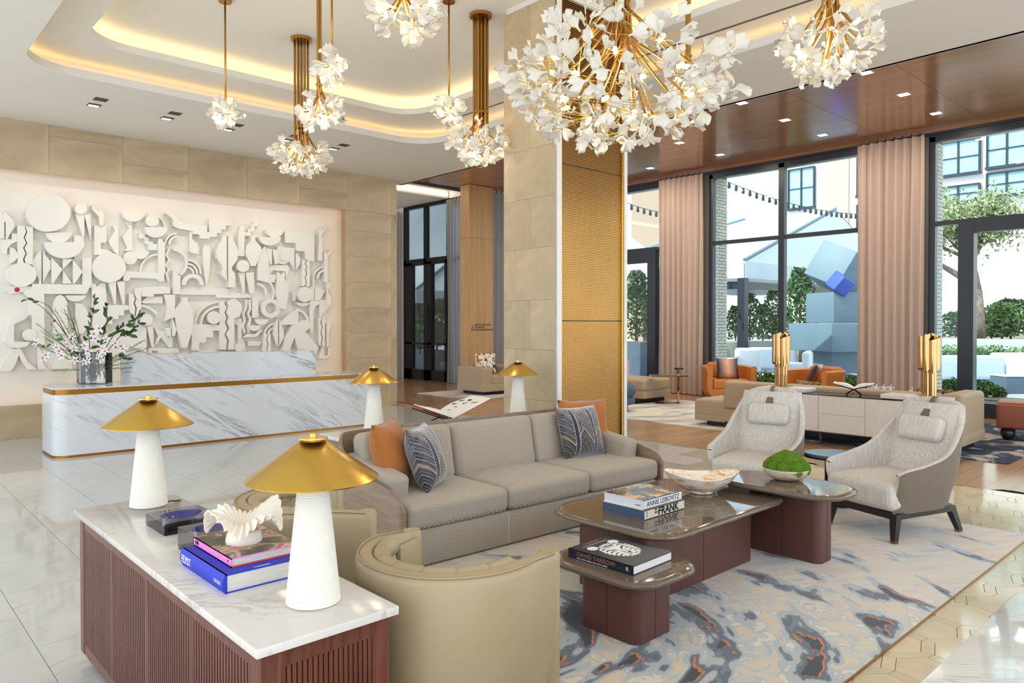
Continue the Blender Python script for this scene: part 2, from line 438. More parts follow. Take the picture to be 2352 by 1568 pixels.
MT['twig'] = M_plain('twig_brown', (74, 56, 44), 0.8)
MT['petal'] = M_plain('orchid_petal', (244, 240, 242), 0.55, var=0.03, scale=30)
MT['petal_pink'] = M_plain('orchid_throat', (206, 84, 122), 0.5, var=0.2, scale=60)
MT['camellia'] = M_plain('camellia_red', (190, 44, 72), 0.55, var=0.2, scale=80)
# ================================================================ THE SHELL
WALL_Y = 12.19; CEIL = 4.455; STEP = 4.70; UP = 4.95; WOODZ = 5.07; WINX = 14.5

def slab_with_hole(outer, inner, z0, z1):
    """flat plate with a hole: bottom, top, outer and inner sides"""
    mb = MB(); o = [Vector((x, y, 0)) for x, y in outer]; i = [Vector((x, y, 0)) for x, y in inner]
    tris = tessellate_polygon([o, i]); pts = outer + inner
    vs = [(x, y, z0) for x, y in pts] + [(x, y, z1) for x, y in pts]; n = len(pts); fs = []
    for a, b, c in tris:
        p, q, r_ = pts[a], pts[b], pts[c]
        if (q[0]-p[0])*(r_[1]-p[1]) - (q[1]-p[1])*(r_[0]-p[0]) < 0: b, c = c, b
        fs.append((a, c, b)); fs.append((a+n, b+n, c+n))
    k = len(outer)
    for j in range(k): fs.append((j, (j+1) % k, n+(j+1) % k, n+j))
    m = len(inner)
    for j in range(m): fs.append((k+(j+1) % m, k+j, n+k+j, n+k+(j+1) % m))
    return mb.add(vs, fs)
def ring_wall(loop, z0, z1):
    n = len(loop)
    return MB().add([(x, y, z0) for x, y in loop] + [(x, y, z1) for x, y in loop], [(j, (j+1) % n, n+(j+1) % n, n+j) for j in range(n)])

# ---- ceilings
H1 = rrect(1.5, 7.0, -1.2, 9.6, 0.55, 10)
H1b = rrect(1.15, 7.35, -1.55, 9.95, 0.75, 10)
H2 = rrect(2.0, 6.38, -0.7, 9.1, 0.5, 10)
H2b = rrect(1.7, 6.68, -1.0, 9.4, 0.7, 10)
EXT = [(-4.5, -4.5), (8.55, -4.5), (8.55, 12.6), (-4.5, 12.6)]
struct(slab_with_hole(EXT, H1, CEIL, CEIL + 0.09).build('ceiling', MT['paint']))
struct(ring_wall(H1b, CEIL + 0.09, STEP + 0.02).build('ceiling_cove_wall', MT['paint'], smooth=40))
struct(slab_with_hole(H1b[:], H2, STEP, STEP + 0.08).build('ceiling_step', MT['paint']))
struct(ring_wall(H2b, STEP + 0.08, UP + 0.01).build('ceiling_upper_cove_wall', MT['paint'], smooth=40))
struct(MB().prism(H2b, UP, UP + 0.05).build('ceiling_upper', MT['paint']))
struct(MB().box(8.50, 8.56, -4.5, 12.6, CEIL, WOODZ + 0.1).build('ceiling_drop', MT['paint']))
struct(MB().box(-4.5, 8.55, -4.5, 12.6, WOODZ + 0.05, WOODZ + 0.12).build('ceiling_roof_slab', MT['paint']))
def strip(name, loop, inset, z, w, mat, lbl):
    # LED strip lying on the cove shelf, following the loop
    n = len(loop); cx = sum(p[0] for p in loop)/n; cy = sum(p[1] for p in loop)/n
    mb = MB()
    a = [(x, y) for x, y in loop]
    vs = []; 
    for (x, y) in a:
        dx = inset if x < cx else -inset; dy = inset if y < cy else -inset
        vs.append((x + dx, y + dy)); 
    for (x, y) in a:
        dx = inset + w if x < cx else -(inset + w); dy = inset + w if y < cy else -(inset + w)
        vs.append((x + dx, y + dy))
    mb.add([(x, y, z) for x, y in vs], [(j, (j+1) % n, n+(j+1) % n, n+j) for j in range(n)])
    return tag(mb.build(name, mat), lbl, 'light strip')
strip('cove_light_strip', H1b, 0.10, CEIL + 0.10, 0.05, MT['led2'], 'warm light strip hidden in the lower, outer ceiling cove')
strip('cove_light_strip', H2b, 0.08, STEP + 0.09, 0.05, MT['led'], 'warm light strip hidden in the upper, inner ceiling cove')
tag(struct(MB().box(6.85, 6.885, -0.6, 8.9, STEP - 0.003, STEP + 0.01).build('trim_1', MT['black'])), 'black slot running along the ceiling step')

# wood ceiling, panel by panel
pm = MB().box(0, 1, 0, 1, 0, 0.02).mesh('ceiling_panel', 0)
wc = struct(MB().box(8.56, 14.75, -4.5, 15.0, WOODZ + 0.02, WOODZ + 0.06).build('ceiling_wood', MT['wood_blackish']))
ys = [-2.49 + 1.547 * i for i in range(12)]
for i in range(11):
    for (xa, xb) in ((8.565, 10.4), (10.4, 12.38), (12.38, 14.42)):
        y1 = min(ys[i+1], 15.0)
        ob('ceiling_panel', pm, MT['wood_ceiling'], wc, (xa + 0.003, ys[i] + 0.003, WOODZ), None, (xb - xa - 0.006, y1 - ys[i] - 0.006, 1))
struct(MB().box(14.42, 14.50, -4.5, 14.1, WOODZ + 0.0, WOODZ + 0.05).build('trim_2', MT['dark_wood']))
struct(MB().box(14.36, 14.42, -4.5, 14.1, WOODZ - 0.05, WOODZ + 0.02).build('trim_3', MT['wood_ceiling']))

# ---- floors
struct(MB().box(-4.5, 8.2, -4.5, 12.7, -0.2, -0.006).build('floor', MT['tile_beige']))
fw = struct(MB().box(8.2, 14.6, -4.5, 19.5, -0.2, 0.0).build('floor_wood', None, smooth=0))
struct(MB().box(2.0, 8.2, 12.7, 19.5, -0.2, 0.0).build('floor_corridor', None, smooth=0))
m, nt, p = new_mat('oak_floor')
v = coords(nt, (1,1,1), (0,0,R(0)))
bt = N(nt, 'ShaderNodeTexBrick'); bt.inputs['Scale'].default_value = 1.0
bt.inputs['Brick Width'].default_value = 1.8; bt.inputs['Row Height'].default_value = 0.19; bt.inputs['Mortar Size'].default_value = 0.004
bt.inputs['Color1'].default_value = (*lin((186, 146, 106)), 1); bt.inputs['Color2'].default_value = (*lin((160, 122, 88)), 1)
bt.inputs['Mortar'].default_value = (*lin((112, 84, 60)), 1)
nt.links.new(v, bt.inputs['Vector'])
g = noise(nt, coords(nt, (0.6, 9, 1)), 3.0, 5)
nt.links.new(mixc(nt, mth(nt, 'MULTIPLY', g, 0.5), bt.outputs['Color'], lin((196, 164, 126))), p.inputs['Base Color'])
p.inputs['Roughness'].default_value = 0.17
MT['oak_floor'] = m
fw.data.materials.append(m); bpy.data.objects['floor_corridor'].data.materials.append(m)

fl = struct(MB().box(-4.5, 8.2, 1.0, 12.7, -0.006, -0.0045).build('floor_tiled', MT['grout'], smooth=0))
tm = MB().box(0, 0.487, 0, 0.947, -0.004, 0).mesh('floor_tile', 0)
for i in range(-5, 16):
    x = 0.725 + 0.49 * i
    for j in range(0, 13):
        y = 1.41 + 0.95 * j + (0.475 if i % 2 else 0) * 1.0
        if y > 12.1 or x > 7.75: continue
        if y < 4.6 and x > 2.2: continue
        if x < 0.2 and y < 3: continue
        if x < -0.7 and y < 6: continue
        ob('floor_tile', tm, MT['marble_floor'], fl, (x, y, 0))
# hexagon paving with bands beside the rug
hs, hw = 0.15, 0.06
PIT = hs * math.sqrt(3) + hw
rotp = R(47.15 - 90)
def hexpts(s): return [(s*math.cos(R(60*k)), s*math.sin(R(60*k))) for k in range(6)]
hm = MB().prism(hexpts(hs - 0.002), -0.004, 0).mesh('hexagon_tile', 0)
hh = hw / 2 - 0.002
tri = hw / math.sqrt(3)
bm0 = MB().prism([(-hs/2, -hh), (hs/2, -hh), (hs/2 + tri*1.35, 0), (hs/2, hh), (-hs/2, hh), (-hs/2 - tri*1.35, 0)], -0.004, 0).mesh('band_tile', 0)
bm1 = MB().box(-hs/2 + 0.002, hs/2 - 0.002, -hh, hh, -0.004, 0).mesh('band_tile', 0)
hf = struct(MB().box(2.4, 8.2, 0.6, 1.0, -0.006, -0.0045).build('floor_hexagon_paving', MT['grout'], smooth=0))
cs, sn = math.cos(rotp), math.sin(rotp)
def in_hex(x, y): return (2.85 < x < 8.12 and 0.85 < y < 1.5) or (6.45 < x < 8.12 and 0.85 < y < 4.6)
for a in range(-40, 41):
    for b in range(-40, 41):
        lx = a * PIT * math.cos(R(30)); ly = b * PIT + (a % 2) * PIT / 2
        wx = 6.0 + lx*cs - ly*sn; wy = 1.2 + lx*sn + ly*cs
        if in_hex(wx, wy):
            ob('hexagon_tile', hm, MT['tile_beige'], hf, (wx, wy, 0), (0, 0, rotp))
            for k, ang in enumerate((90, 30, 150)):
                ex = lx + PIT/2*math.cos(R(ang)); ey = ly + PIT/2*math.sin(R(ang))
                ob('band_tile', bm0 if k == 0 else bm1, MT['tile_beige'], hf, (6.0 + ex*cs - ey*sn, 1.2 + ex*sn + ey*cs, 0), (0, 0, rotp + R(ang - 90)))

# ---- reception wall with lit niche
NX1, NZ0, NZ1 = 7.06, 0.472, 3.754
wb = MB()
wb.box(-4.5, 8.17, 12.215, 12.7, NZ1 + 0.06, CEIL).box(NX1 + 0.06, 8.17, 12.215, 12.7, 0, NZ1 + 0.06).box(-4.5, NX1 + 0.06, 12.215, 12.7, 0, NZ0 - 0.06)
wall_back = struct(wb.build('wall_back', MT['stone'], smooth=0))
struct(MB().box(-4.5, NX1 + 0.3, 12.47, 12.55, 0.2, NZ1 + 0.3).build('wall_niche', MT['paint_gloss'], smooth=0))
xs = [-4.5] + [2.271 + 0.964 * k for k in range(-6, 6)] + [8.06, 8.17]
xs = [x for x in xs if x <= 8.061] + [8.17]
zs = [0, 0.472, 0.955, 1.44, 1.925, 2.41, 2.895, 3.38, 3.754, 4.30, CEIL]
tile = MB().box(0, 1, 0, 1, 0, 1).mesh('stone_tile', 0)
def stile(x0, x1, z0, z1):
    if x1 - x0 > 0.02 and z1 - z0 > 0.02:
        ob('stone_tile', tile, MT['stone'], wall_back, (x0 + 0.0015, WALL_Y, z0 + 0.0015), None, (x1 - x0 - 0.003, 0.026, z1 - z0 - 0.003))
for k in range(len(xs) - 1):
    stile(xs[k], xs[k+1], 0, NZ0)
    if k % 3 == 1: stile(xs[k], xs[k+1], NZ1, 4.30); stile(xs[k], xs[k+1], 4.30, CEIL)
    else: stile(xs[k], xs[k+1], NZ1, NZ1 + 0.15 * (k % 3)); stile(xs[k], xs[k+1], NZ1 + 0.15 * (k % 3), CEIL)
for j in range(1, len(zs) - 3):
    stile(NX1, 8.06, zs[j], zs[j+1]); stile(8.06, 8.17, max(NZ0, zs[j] - 0.12), zs[j+1] - 0.12)
for j in range(0, 9):   # return of the wall at its free end
    ob('stone_tile', tile, MT['stone'], wall_back, (8.168, 12.19, 0.495 * j + 0.0015), None, (0.022, 0.5, min(0.495, CEIL - 0.495*j) - 0.003))
# light strip round the niche, behind the stone edge
ls = MB().box(-4.4, NX1 + 0.05, 12.23, 12.26, NZ1 + 0.045, NZ1 + 0.055).box(NX1 + 0.045, NX1 + 0.055, 12.23, 12.26, NZ0, NZ1).box(-4.4, NX1, 12.23, 12.26, NZ0 - 0.058, NZ0 - 0.05)
tag(ls.build('niche_light_strip', MT['led_niche']), 'warm light strip glowing around the edge of the mural niche', 'light strip')

# ---- stone and bronze column
CX0, CX1, CY0, CY1 = 5.243, 6.33, 5.0, 5.78
col = struct(MB().box(CX0 + 0.03, CX1 - 0.02, CY0 + 0.05, CY1 - 0.01, 0, UP).build('column', MT['paint'], smooth=0))
zz = [0, 0.33, 0.83, 1.345, 1.85, 2.38, 2.89, 3.40, 3.90, 4.40, 4.875]
for j in range(len(zz) - 1):
    sp = 0.38 if j % 2 else 0.60
    for (ya, yb) in ((CY0, CY0 + sp), (CY0 + sp, CY1)):
        ob('stone_tile', tile, MT['stone_light'], col, (CX0, ya + 0.001, zz[j] + 0.001), None, (0.035, yb - ya - 0.002, zz[j+1] - zz[j] - 0.002))
MB().box(CX0, CX0 + 0.05, CY0 - 0.02, CY0 + 0.03, 0, 4.93).box(CX1 - 0.05, CX1, CY0 - 0.02, CY0 + 0.03, 0, 4.93).box(CX0 + 0.05, CX1 - 0.05, CY0 - 0.02, CY0 + 0.03, 4.85, 4.93).build('column_trim', MT['stone_light'], col)
MB().box(CX1 - 0.075, CX1 - 0.05, CY0 - 0.01, CY0 + 0.03, 0, 4.85).box(CX0 + 0.05, CX0 + 0.062, CY0 - 0.01, CY0 + 0.03, 0, 4.85).build('brass_edge', MT['brass'], col)
def ribbed(z0, z1):
    mb = MB(); n = int((z1 - z0) / 0.018); vs = []; fs = []
    xa, xb = CX0 + 0.062, CX1 - 0.075
    k = 0
    for i in range(n):
        za = z0 + (z1 - z0) * i / n; d = (z1 - z0) / n
        for (dz, dy) in ((0, 0.012), (0.16, 0.012), (0.3, 0.0), (0.72, -0.0), (0.86, 0.012)):
            vs += [(xa, CY0 + 0.006 + dy, za + d*dz), (xb, CY0 + 0.006 + dy, za + d*dz)]
    vs += [(xa, CY0 + 0.018, z1), (xb, CY0 + 0.018, z1)]
    for i in range(len(vs)//2 - 1): fs.append((2*i, 2*i+1, 2*i+3, 2*i+2))
    return mb.add(vs, fs)
for (za, zb) in ((0.0, 1.632), (1.642, 3.20), (3.21, 4.85)):
    ribbed(za, zb).build('ribbed_panel', MT['bronze'], col, smooth=0)
MB().box(CX0 + 0.05, CX1 - 0.05, CY0 + 0.02, CY0 + 0.04, 0, 4.85).build('panel_backing', MT['black'], col, smooth=0)

# ---- window wall
def window(name, ya, yb, bars_y, bars_z, z0=0.0, z1=4.95, x=WINX, w=0.09, dep=0.13, doors=()):
    """ya > yb; mullions at bars_y, transoms at bars_z; each pane is an object"""
    root = struct(ob(name, None, None)); root.location = (0, 0, 0)
    f = MB(); x0, x1 = x - dep/2, x + dep/2
    f.box(x0, x1, yb, yb + w, z0, z1).box(x0, x1, ya - w, ya, z0, z1).box(x0, x1, yb, ya, z1 - w, z1 + 0.12).box(x0, x1, yb, ya, z0, z0 + 0.07)
    for y in bars_y: f.box(x0, x1, y - w*0.7, y + w*0.7, z0, z1)
    for z in bars_z: f.box(x0 + 0.01, x1 - 0.01, yb, ya, z - 0.04, z + 0.04)
    f.build('window_frame', MT['frame'], root, smooth=0)
    Y = sorted([yb + w/2] + list(bars_y) + [ya - w/2]); Z = sorted([z0] + list(bars_z) + [z1 - w/2])
    for i in range(len(Y) - 1):
        for j in range(len(Z) - 1):
            MB().box(x - 0.006, x + 0.006, Y[i], Y[i+1], Z[j], Z[j+1]).build('window_pane', MT['window_glass'], root, smooth=0)
    return root
w1 = window('window_1', 14.0, 10.15, [11.9], [3.42])
MB().box(14.42, 14.58, 10.5, 10.74, 0, 3.40).box(14.42, 14.58, 10.74, 11.8, 3.10, 3.38).box(14.42, 14.58, 10.74, 11.8, 0, 0.28).build('door_stile', MT['frame'], w1, smooth=0)
w2 = window('window_2', 9.045, 4.95, [7.34, 5.05], [3.42])
w3 = window('window_3', 4.535, -2.5, [1.6], [3.40])
MB().box(14.40, 14.62, 3.83, 4.07, 0, 3.36).box(14.41, 14.60, -0.2, 3.83, 3.19, 3.36).box(14.41, 14.6, -0.2, 3.83, 0, 0.25).build('door_frame', MT['frame'], w3, smooth=0)
wr = MB().box(14.45, 15.2, 9.06, 10.15, 0, 5.1).box(14.45, 15.2, 4.56, 4.95, 0, 5.1).box(14.45, 15.2, 13.9, 14.3, 0, 5.1).box(14.45, 15.2, -4.5, 14.3, 5.08, 5.6)
wall_right = struct(wr.build('wall_right', MT['mortar'], smooth=0))
struct(MB().box(14.60, 15.2, -4.5, 14.0, 4.98, 5.09).build('trim_4', MT['brick'], smooth=0))
struct(MB().box(14.40, 14.60, -4.5, 14.1, 4.98, 5.07).build('trim_5', MT['frame'], smooth=0))
brick = MB().box(0, 0.222, 0, 0.012, 0, 0.062).mesh('brick', 0)
def jamb(yface, x0, x1, z1=4.97):
    n = int(z1 / 0.0727)
    for j in range(n):
        off = 0.115 if j % 2 else 0.0
        x = x0 - off
        while x < x1 - 0.03:
            a, b = max(x, x0), min(x + 0.222, x1)
            if b - a > 0.04:
                ob('brick', brick, MT['brick'], wall_right, (a, yface - 0.012, j * 0.0727 + 0.005), None, ((b - a)/0.222, 1, 1))
            x += 0.233
jamb(9.058, 14.64, 15.2); jamb(4.558, 14.64, 15.2)

# ---- curtains
def curtain(name, x, ya, yb, z0, z1, mat, label, pleats=9, amp=0.07, seed=1, ax='y', taper=0.0, cat='curtain'):
    rnd = random.Random(seed); n = pleats * 14; off = [rnd.uniform(0.75, 1.25) for _ in range(pleats + 2)]
    mb = MB(); rows = 13
    top = []; 
    def pt(t, zf):
        k = t * pleats; i = int(min(k, pleats - 1)); 
        a = amp * off[i] * (0.75 + 0.35 * (1 - zf))
        d = a * math.sin(2*PI*k + 0.35*math.sin(3*zf + i)) + 0.02*math.sin(5*t + 4*zf)
        s = ya + (yb - ya) * (t + taper*(0.5 - t)*zf)
        return (x + d, s, z0 + (z1 - z0)*zf) if ax == 'y' else (s, x + d, z0 + (z1 - z0)*zf)
    th = 0.004
    mb.grid(lambda u, v: pt(u, v), n, rows)
    def pt2(u, v):
        p = pt(u, v); return (p[0] + th, p[1], p[2]) if ax == 'y' else (p[0], p[1] + th, p[2])
    mb.grid(lambda u, v: pt2(u, v), n, rows)
    o = mb.build(name, mat, None, smooth=180)
    tag(o, label, cat)
    hd = MB()
    for i in range(pleats):
        s = ya + (yb - ya)*(i + 0.5)/pleats
        hd.box(*((x - 0.012, x + 0.012, s - 0.008, s + 0.008) if ax == 'y' else (s - 0.008, s + 0.008, x - 0.012, x + 0.012)), z1 - 0.01, z1 + 0.05)
    tag(hd.build('curtain_hook', MT['black'], o), kind='stuff')
    return o
curtain('curtain', 14.27, 10.30, 9.10, 0.015, 4.98, MT['curtain'], 'floor-length blush curtain hanging left of the orange tub chair facing the room', 8, 0.05, 3, taper=0.02)
curtain('curtain', 14.27, 5.73, 4.575, 0.015, 4.98, MT['curtain'], 'floor-length blush curtain behind the white credenza, between two window bays', 8, 0.05, 8, taper=0.0)

# ---- alcove with the far entrance door
AX = 12.5
struct(MB().box(12.45, 14.5, 14.25, 14.45, 0, 5.3).build('wall_alcove', MT['paint'], smooth=0))
pil = struct(ob('wall_pillar', None, None))
MB().box(11.50, 12.28, 13.95, 14.30, 0, 5.06).build('oak_pillar_core', MT['wood_panel'], pil, smooth=0)
MB().box(11.495, 12.28, 13.945, 14.31, 3.74, 3.745).build('panel_joint', MT['wood_blackish'], pil, smooth=0)
# lettering on the oak pillar
Mx = frame((11.545, 13.944, 1.50), (1, 0, 0), (0, 0, 1))
text('wayfinding_sign', 'CRESCENT BALLROOM\nTHE GALLERY\nCRESCENT BOARDROOM', 0.062, MT['ink'], pil, frame((11.66, 13.944, 1.53), (1,0,0), (0,0,1)), 0.001, sx=0.86)
MB().tube([(11.56, 13.944, 1.43), (11.595, 13.944, 1.57), (11.63, 13.944, 1.43)], 0.006, 4).build('arrow_mark', MT['ink'], pil)
door = struct(ob('door_1', None, None))
df = MB()
def dbar(ya, yb, za, zb): df.box(12.43, 12.55, ya, yb, za, zb)
DL, DR = 18.15, 15.95
dbar(DR, DL, 4.98, 5.08); dbar(DR, DR+0.12, 0, 5.0); dbar(DL-0.12, DL, 0, 5.0); dbar(DR, DL, 3.32, 3.50); dbar(17.02, 17.14, 0, 5.0); dbar(DR, DL, 0, 0.30)
dbar(DR+0.1, DL-0.1, 1.02, 1.08); dbar(16.78, 17.02, 0, 3.4); dbar(DL-0.42, DL-0.12, 0, 3.4); dbar(DR, DR+0.22, 0, 3.4)
df.build('door_frame', MT['black'], door, smooth=0)
MB().box(12.485, 12.495, DR, DL, 0, 5.0).build('door_pane', MT['window_glass'], door, smooth=0)
for yy in (16.93, 17.22):
    MB().tube([(12.36, yy, 0.75), (12.36, yy, 2.2)], 0.018).tube([(12.36, yy, 0.95), (12.45, yy, 0.95)], 0.012).tube([(12.36, yy, 2.0), (12.45, yy, 2.0)], 0.012).build('door_handle', MT['black'], door)
struct(MB().box(12.45, 12.6, 18.15, 19.5, 0, 5.3).build('wall_far', MT['paint'], smooth=0))
struct(MB().box(2.0, 12.6, 19.4, 19.6, 0, 5.3).build('wall_end', MT['paint'], smooth=0))
struct(MB().box(12.45, 12.6, 14.3, 15.95, 4.9, 5.3).build('trim_6', MT['paint'], smooth=0))
window('window_4', 15.95, 14.45, [], [3.42], x=12.5)
struct(MB().box(2.0, 12.6, 16.0, 19.6, WOODZ, WOODZ + 0.1).build('ceiling_corridor', MT['paint'], smooth=0))
struct(MB().box(2.0, 8.56, 12.6, 15.0, WOODZ, WOODZ + 0.1).build('ceiling_corridor_wood', MT['wood_ceiling'], smooth=0))
struct(MB().box(2.0, 12.6, 14.9, 16.1, WOODZ + 0.38, WOODZ + 0.42).box(2.0, 12.6, 14.95, 15.0, WOODZ, WOODZ + 0.4).box(2.0, 12.6, 16.0, 16.05, WOODZ + 0.1, WOODZ + 0.4).build('ceiling_light_trough', MT['paint'], smooth=0))
tag(MB().box(6.0, 12.4, 15.975, 15.995, WOODZ + 0.08, WOODZ + 0.16).build('trough_light_strip', MT['led_white']), 'bright light strip in the ceiling trough before the far entrance', 'light strip')
curtain('sheer_curtain', 12.33, 18.95, 18.18, 0.01, 4.9, MT['sheer'], 'sheer white curtain on the far side of the entrance door', 5, 0.04, 5, cat='curtain')
curtain('sheer_curtain', 12.33, 15.93, 15.30, 0.01, 5.0, MT['sheer'], 'sheer white curtain between the entrance door and the oak pillar', 5, 0.04, 6, cat='curtain')
curtain('sheer_curtain', 14.12, 12.31, 13.6, 0.01, 5.0, MT['sheer'], 'sheer white curtain between the oak pillar and the stone column', 8, 0.05, 9, ax='x', cat='curtain')

# ---- recessed downlights
def area(parent, loc, size, power, color, rot=(0,0,0), spread=PI):
    l = bpy.data.lights.new('lamp_light', 'AREA'); l.shape = 'SQUARE'; l.size = size; l.energy = power; l.color = color; l.spread = spread
    o = bpy.data.objects.new('lamp_light', l); COL.objects.link(o); o.parent = parent; o.location = loc; o.rotation_euler = rot
    return o
dlm = MB().box(-0.07, 0.07, -0.07, 0.07, -0.002, 0.004).mesh('lens', 0)
dfm = MB().box(-0.085, 0.085, -0.085, -0.07, -0.004, 0.002).box(-0.085, 0.085, 0.07, 0.085, -0.004, 0.002).box(-0.085, -0.07, -0.07, 0.07, -0.004, 0.002).box(0.07, 0.085, -0.07, 0.07, -0.004, 0.002).mesh('bezel', 0)
ROWS = {10.45: 'row by the white edge', 11.86: 'middle row', 13.3: 'row by the windows'}
BAYS = {4.09: 'right bay', 5.97: 'second bay', 8.08: 'third bay', 9.83: 'left bay'}
for X, rn in ROWS.items():
    for Y, bn in BAYS.items():
        t = thing('recessed_downlight', 'square downlight in the wood ceiling, %s, %s' % (rn, bn), 'ceiling light', (X, Y, WOODZ - 0.001), 0, 'downlights in the wood ceiling')
        ob('lens', dlm, MT['downlight'], t); ob('bezel', dfm, MT['paint'], t)
        area(t, (0, 0, -0.02), 0.12, 22, (1, 0.88, 0.70))
dk = MB().box(-0.075, 0.075, -0.075, 0.075, -0.003, 0.004).mesh('aperture', 0)
ORD = ['first', 'second', 'third', 'fourth', 'fifth']
for k, X in enumerate((2.50, 3.40, 4.25, 5.15, 5.97)):
    t = thing('ceiling_aperture', 'black square ceiling aperture above the mural, %s pair from the left' % ORD[k], 'ceiling light', (X, 10.37, CEIL - 0.001), 0, 'black ceiling apertures')
    ob('aperture', dk, MT['black'], t)
    t = thing('wall_washer_light', 'small square wall washer above the mural, %s pair from the left' % ORD[k], 'ceiling light', (X, 10.69, CEIL - 0.001), 0, 'wall washers above the mural')
    ob('aperture', dk, MT['bronze'], t)
    MB().box(-0.06, 0.06, 0.0, 0.06, -0.006, 0.0).build('lens', MT['washer_lens'], t, smooth=0)
    l = bpy.data.lights.new('lamp_light', 'SPOT'); l.energy = 34; l.color = (1, 0.90, 0.75); l.spot_size = R(75); l.spot_blend = 0.7; l.shadow_soft_size = 0.04
    o = bpy.data.objects.new('lamp_light', l); COL.objects.link(o); o.parent = t; o.location = (0, 0, -0.03); o.rotation_euler = (R(40), 0, 0)
# ================================================================ FURNITURE OF THE SEATING GROUP
def sweep(rings, cap=True, closed=False):
    mb = MB(); n = len(rings[0]); vs = [p for r in rings for p in r]; fs = []
    m = len(rings)
    for i in range(m if closed else m - 1):
        for k in range(n):
            k2 = (k + 1) % n; i2 = (i + 1) % m
            fs.append((i*n+k, i2*n+k, i2*n+k2, i*n+k2))
    if cap and not closed: fs.append(tuple(range(n))); fs.append(tuple((m-1)*n + k for k in range(n-1, -1, -1)))
    return mb.add(vs, fs)
def path_normals(P):
    """outward normals of a U path that runs counter-clockwise around the seat's back (outward = right-hand side of travel)"""
    out = []
    for i in range(len(P)):
        a = P[max(i-1, 0)]; b = P[min(i+1, len(P)-1)]
        d = Vector((b[0]-a[0], b[1]-a[1])).normalized(); out.append(Vector((d.y, -d.x)))
    return out
def pillow_mesh(w, h, t, name='cushion', n=14, sag=0.07):
    mb = MB()
    def f(side):
        def g(u, v):
            a, b = 2*u - 1, 2*v - 1
            x = a * w/2 * (1 - sag*(1 - b*b)); z = b * h/2 * (1 - sag*(1 - a*a))
            e = max(0.0, (1 - abs(a)**2.6) * (1 - abs(b)**2.6)) ** 0.62
            return (x, side * t/2 * e + 0.012*math.sin(3*a + 2*b)*e, z + h/2)
        return g
    mb.grid(f(1), n, n); mb.grid(f(-1), n, n)
    me = mb.mesh(name, 180)
    bm = bmesh.new(); bm.from_mesh(me); bmesh.ops.remove_doubles(bm, verts=bm.verts, dist=0.0008); bmesh.ops.recalc_face_normals(bm, faces=bm.faces); bm.to_mesh(me); bm.free()
    me.polygons.foreach_set('use_smooth', [True]*len(me.polygons))
    return me

# ---------------- area rug (pattern woven in)
m, nt, p = new_mat('woven_rug')
tc = N(nt, 'ShaderNodeTexCoord'); sp = N(nt, 'ShaderNodeSeparateXYZ'); nt.links.new(tc.outputs['Object'], sp.inputs[0])
x_, y_, z_ = sp.outputs
dx_ = mth(nt, 'SUBTRACT', x_, 2.35); dy_ = mth(nt, 'SUBTRACT', y_, 2.9)
rad_ = mth(nt, 'SQRT', mth(nt, 'ADD', mth(nt, 'MULTIPLY', dx_, dx_), mth(nt, 'MULTIPLY', dy_, dy_)))
ang_ = mth(nt, 'ARCTAN2', dy_, dx_)
def flow(shift):
    cb_ = N(nt, 'ShaderNodeCombineXYZ'); nt.links.new(mth(nt, 'ADD', mth(nt, 'MULTIPLY', rad_, 2.3), shift), cb_.inputs[0]); nt.links.new(mth(nt, 'MULTIPLY', mth(nt, 'MULTIPLY', ang_, rad_), 0.95), cb_.inputs[1])
    st = cb_.outputs[0]
    n1_ = noise(nt, st, 1.9, 2.0, 0.5, 0.35); n2_ = noise(nt, st, 6.5, 2.0, 0.5, 0.4)
    return mth(nt, 'ADD', n1_, mth(nt, 'MULTIPLY_ADD', n2_, 0.22, -0.11))
nC = noise(nt, coords(nt, (1, 1, 1)), 9.5, 1.5, 0.5, 0.6)
base = ramp(nt, nC, [(0.30, lin((210, 194, 172))), (0.43, lin((196, 192, 186))), (0.53, lin((178, 184, 188))), (0.60, lin((216, 206, 192))), (0.70, lin((168, 174, 178)))], 'CONSTANT')
soft = ramp(nt, noise(nt, coords(nt, (0.5, 3.4, 1), (0, 0, R(30))), 2.4, 4), [(0.35, lin((208, 190, 170))), (0.55, lin((214, 204, 194))), (0.7, lin((170, 182, 192)))])
far = mth(nt, 'MINIMUM', 1.0, mth(nt, 'MAXIMUM', mth(nt, 'MULTIPLY_ADD', mth(nt, 'ADD', x_, mth(nt, 'MULTIPLY', y_, 0.75)), 0.60, -2.95), 0.0))
base = mixc(nt, far, base, soft)
fall = mth(nt, 'MULTIPLY', far, 0.09)
lev = mth(nt, 'SUBTRACT', flow(0.0), fall); lev_s = mth(nt, 'SUBTRACT', flow(0.028), fall)
step_ = lambda l_, t_: ramp(nt, l_, [(t_, (0,0,0)), (t_ + 0.004, (1,1,1))])
c1 = mixc(nt, step_(lev, 0.500), base, lin((172, 180, 186)))
c2 = mixc(nt, step_(lev, 0.555), c1, lin((110, 122, 134)))
c2 = mixc(nt, step_(lev, 0.578), c2, lin((84, 98, 114)))
g3 = step_(lev, 0.612); g3s = step_(lev_s, 0.616)
c3 = mixc(nt, g3, c2, lin((198, 116, 46)))
c4 = mixc(nt, mth(nt, 'MULTIPLY', g3, g3s), c3, lin((28, 40, 54)))
nt.links.new(c4, p.inputs['Base Color']); p.inputs['Roughness'].default_value = 0.95; p.inputs['Sheen Weight'].default_value = 0.3
bump(nt, p, noise(nt, tc.outputs['Object'], 300, 2), 0.3, 0.002)
MT['rug'] = m
rug = MB().prism(rrect(1.45, 6.58, 1.365, 5.3, 0.02, 2), 0.001, 0.016).build('area_rug', MT['rug'])
tag(rug, 'large cream rug with navy, grey and orange streaks under the sofa and coffee tables', 'rug')
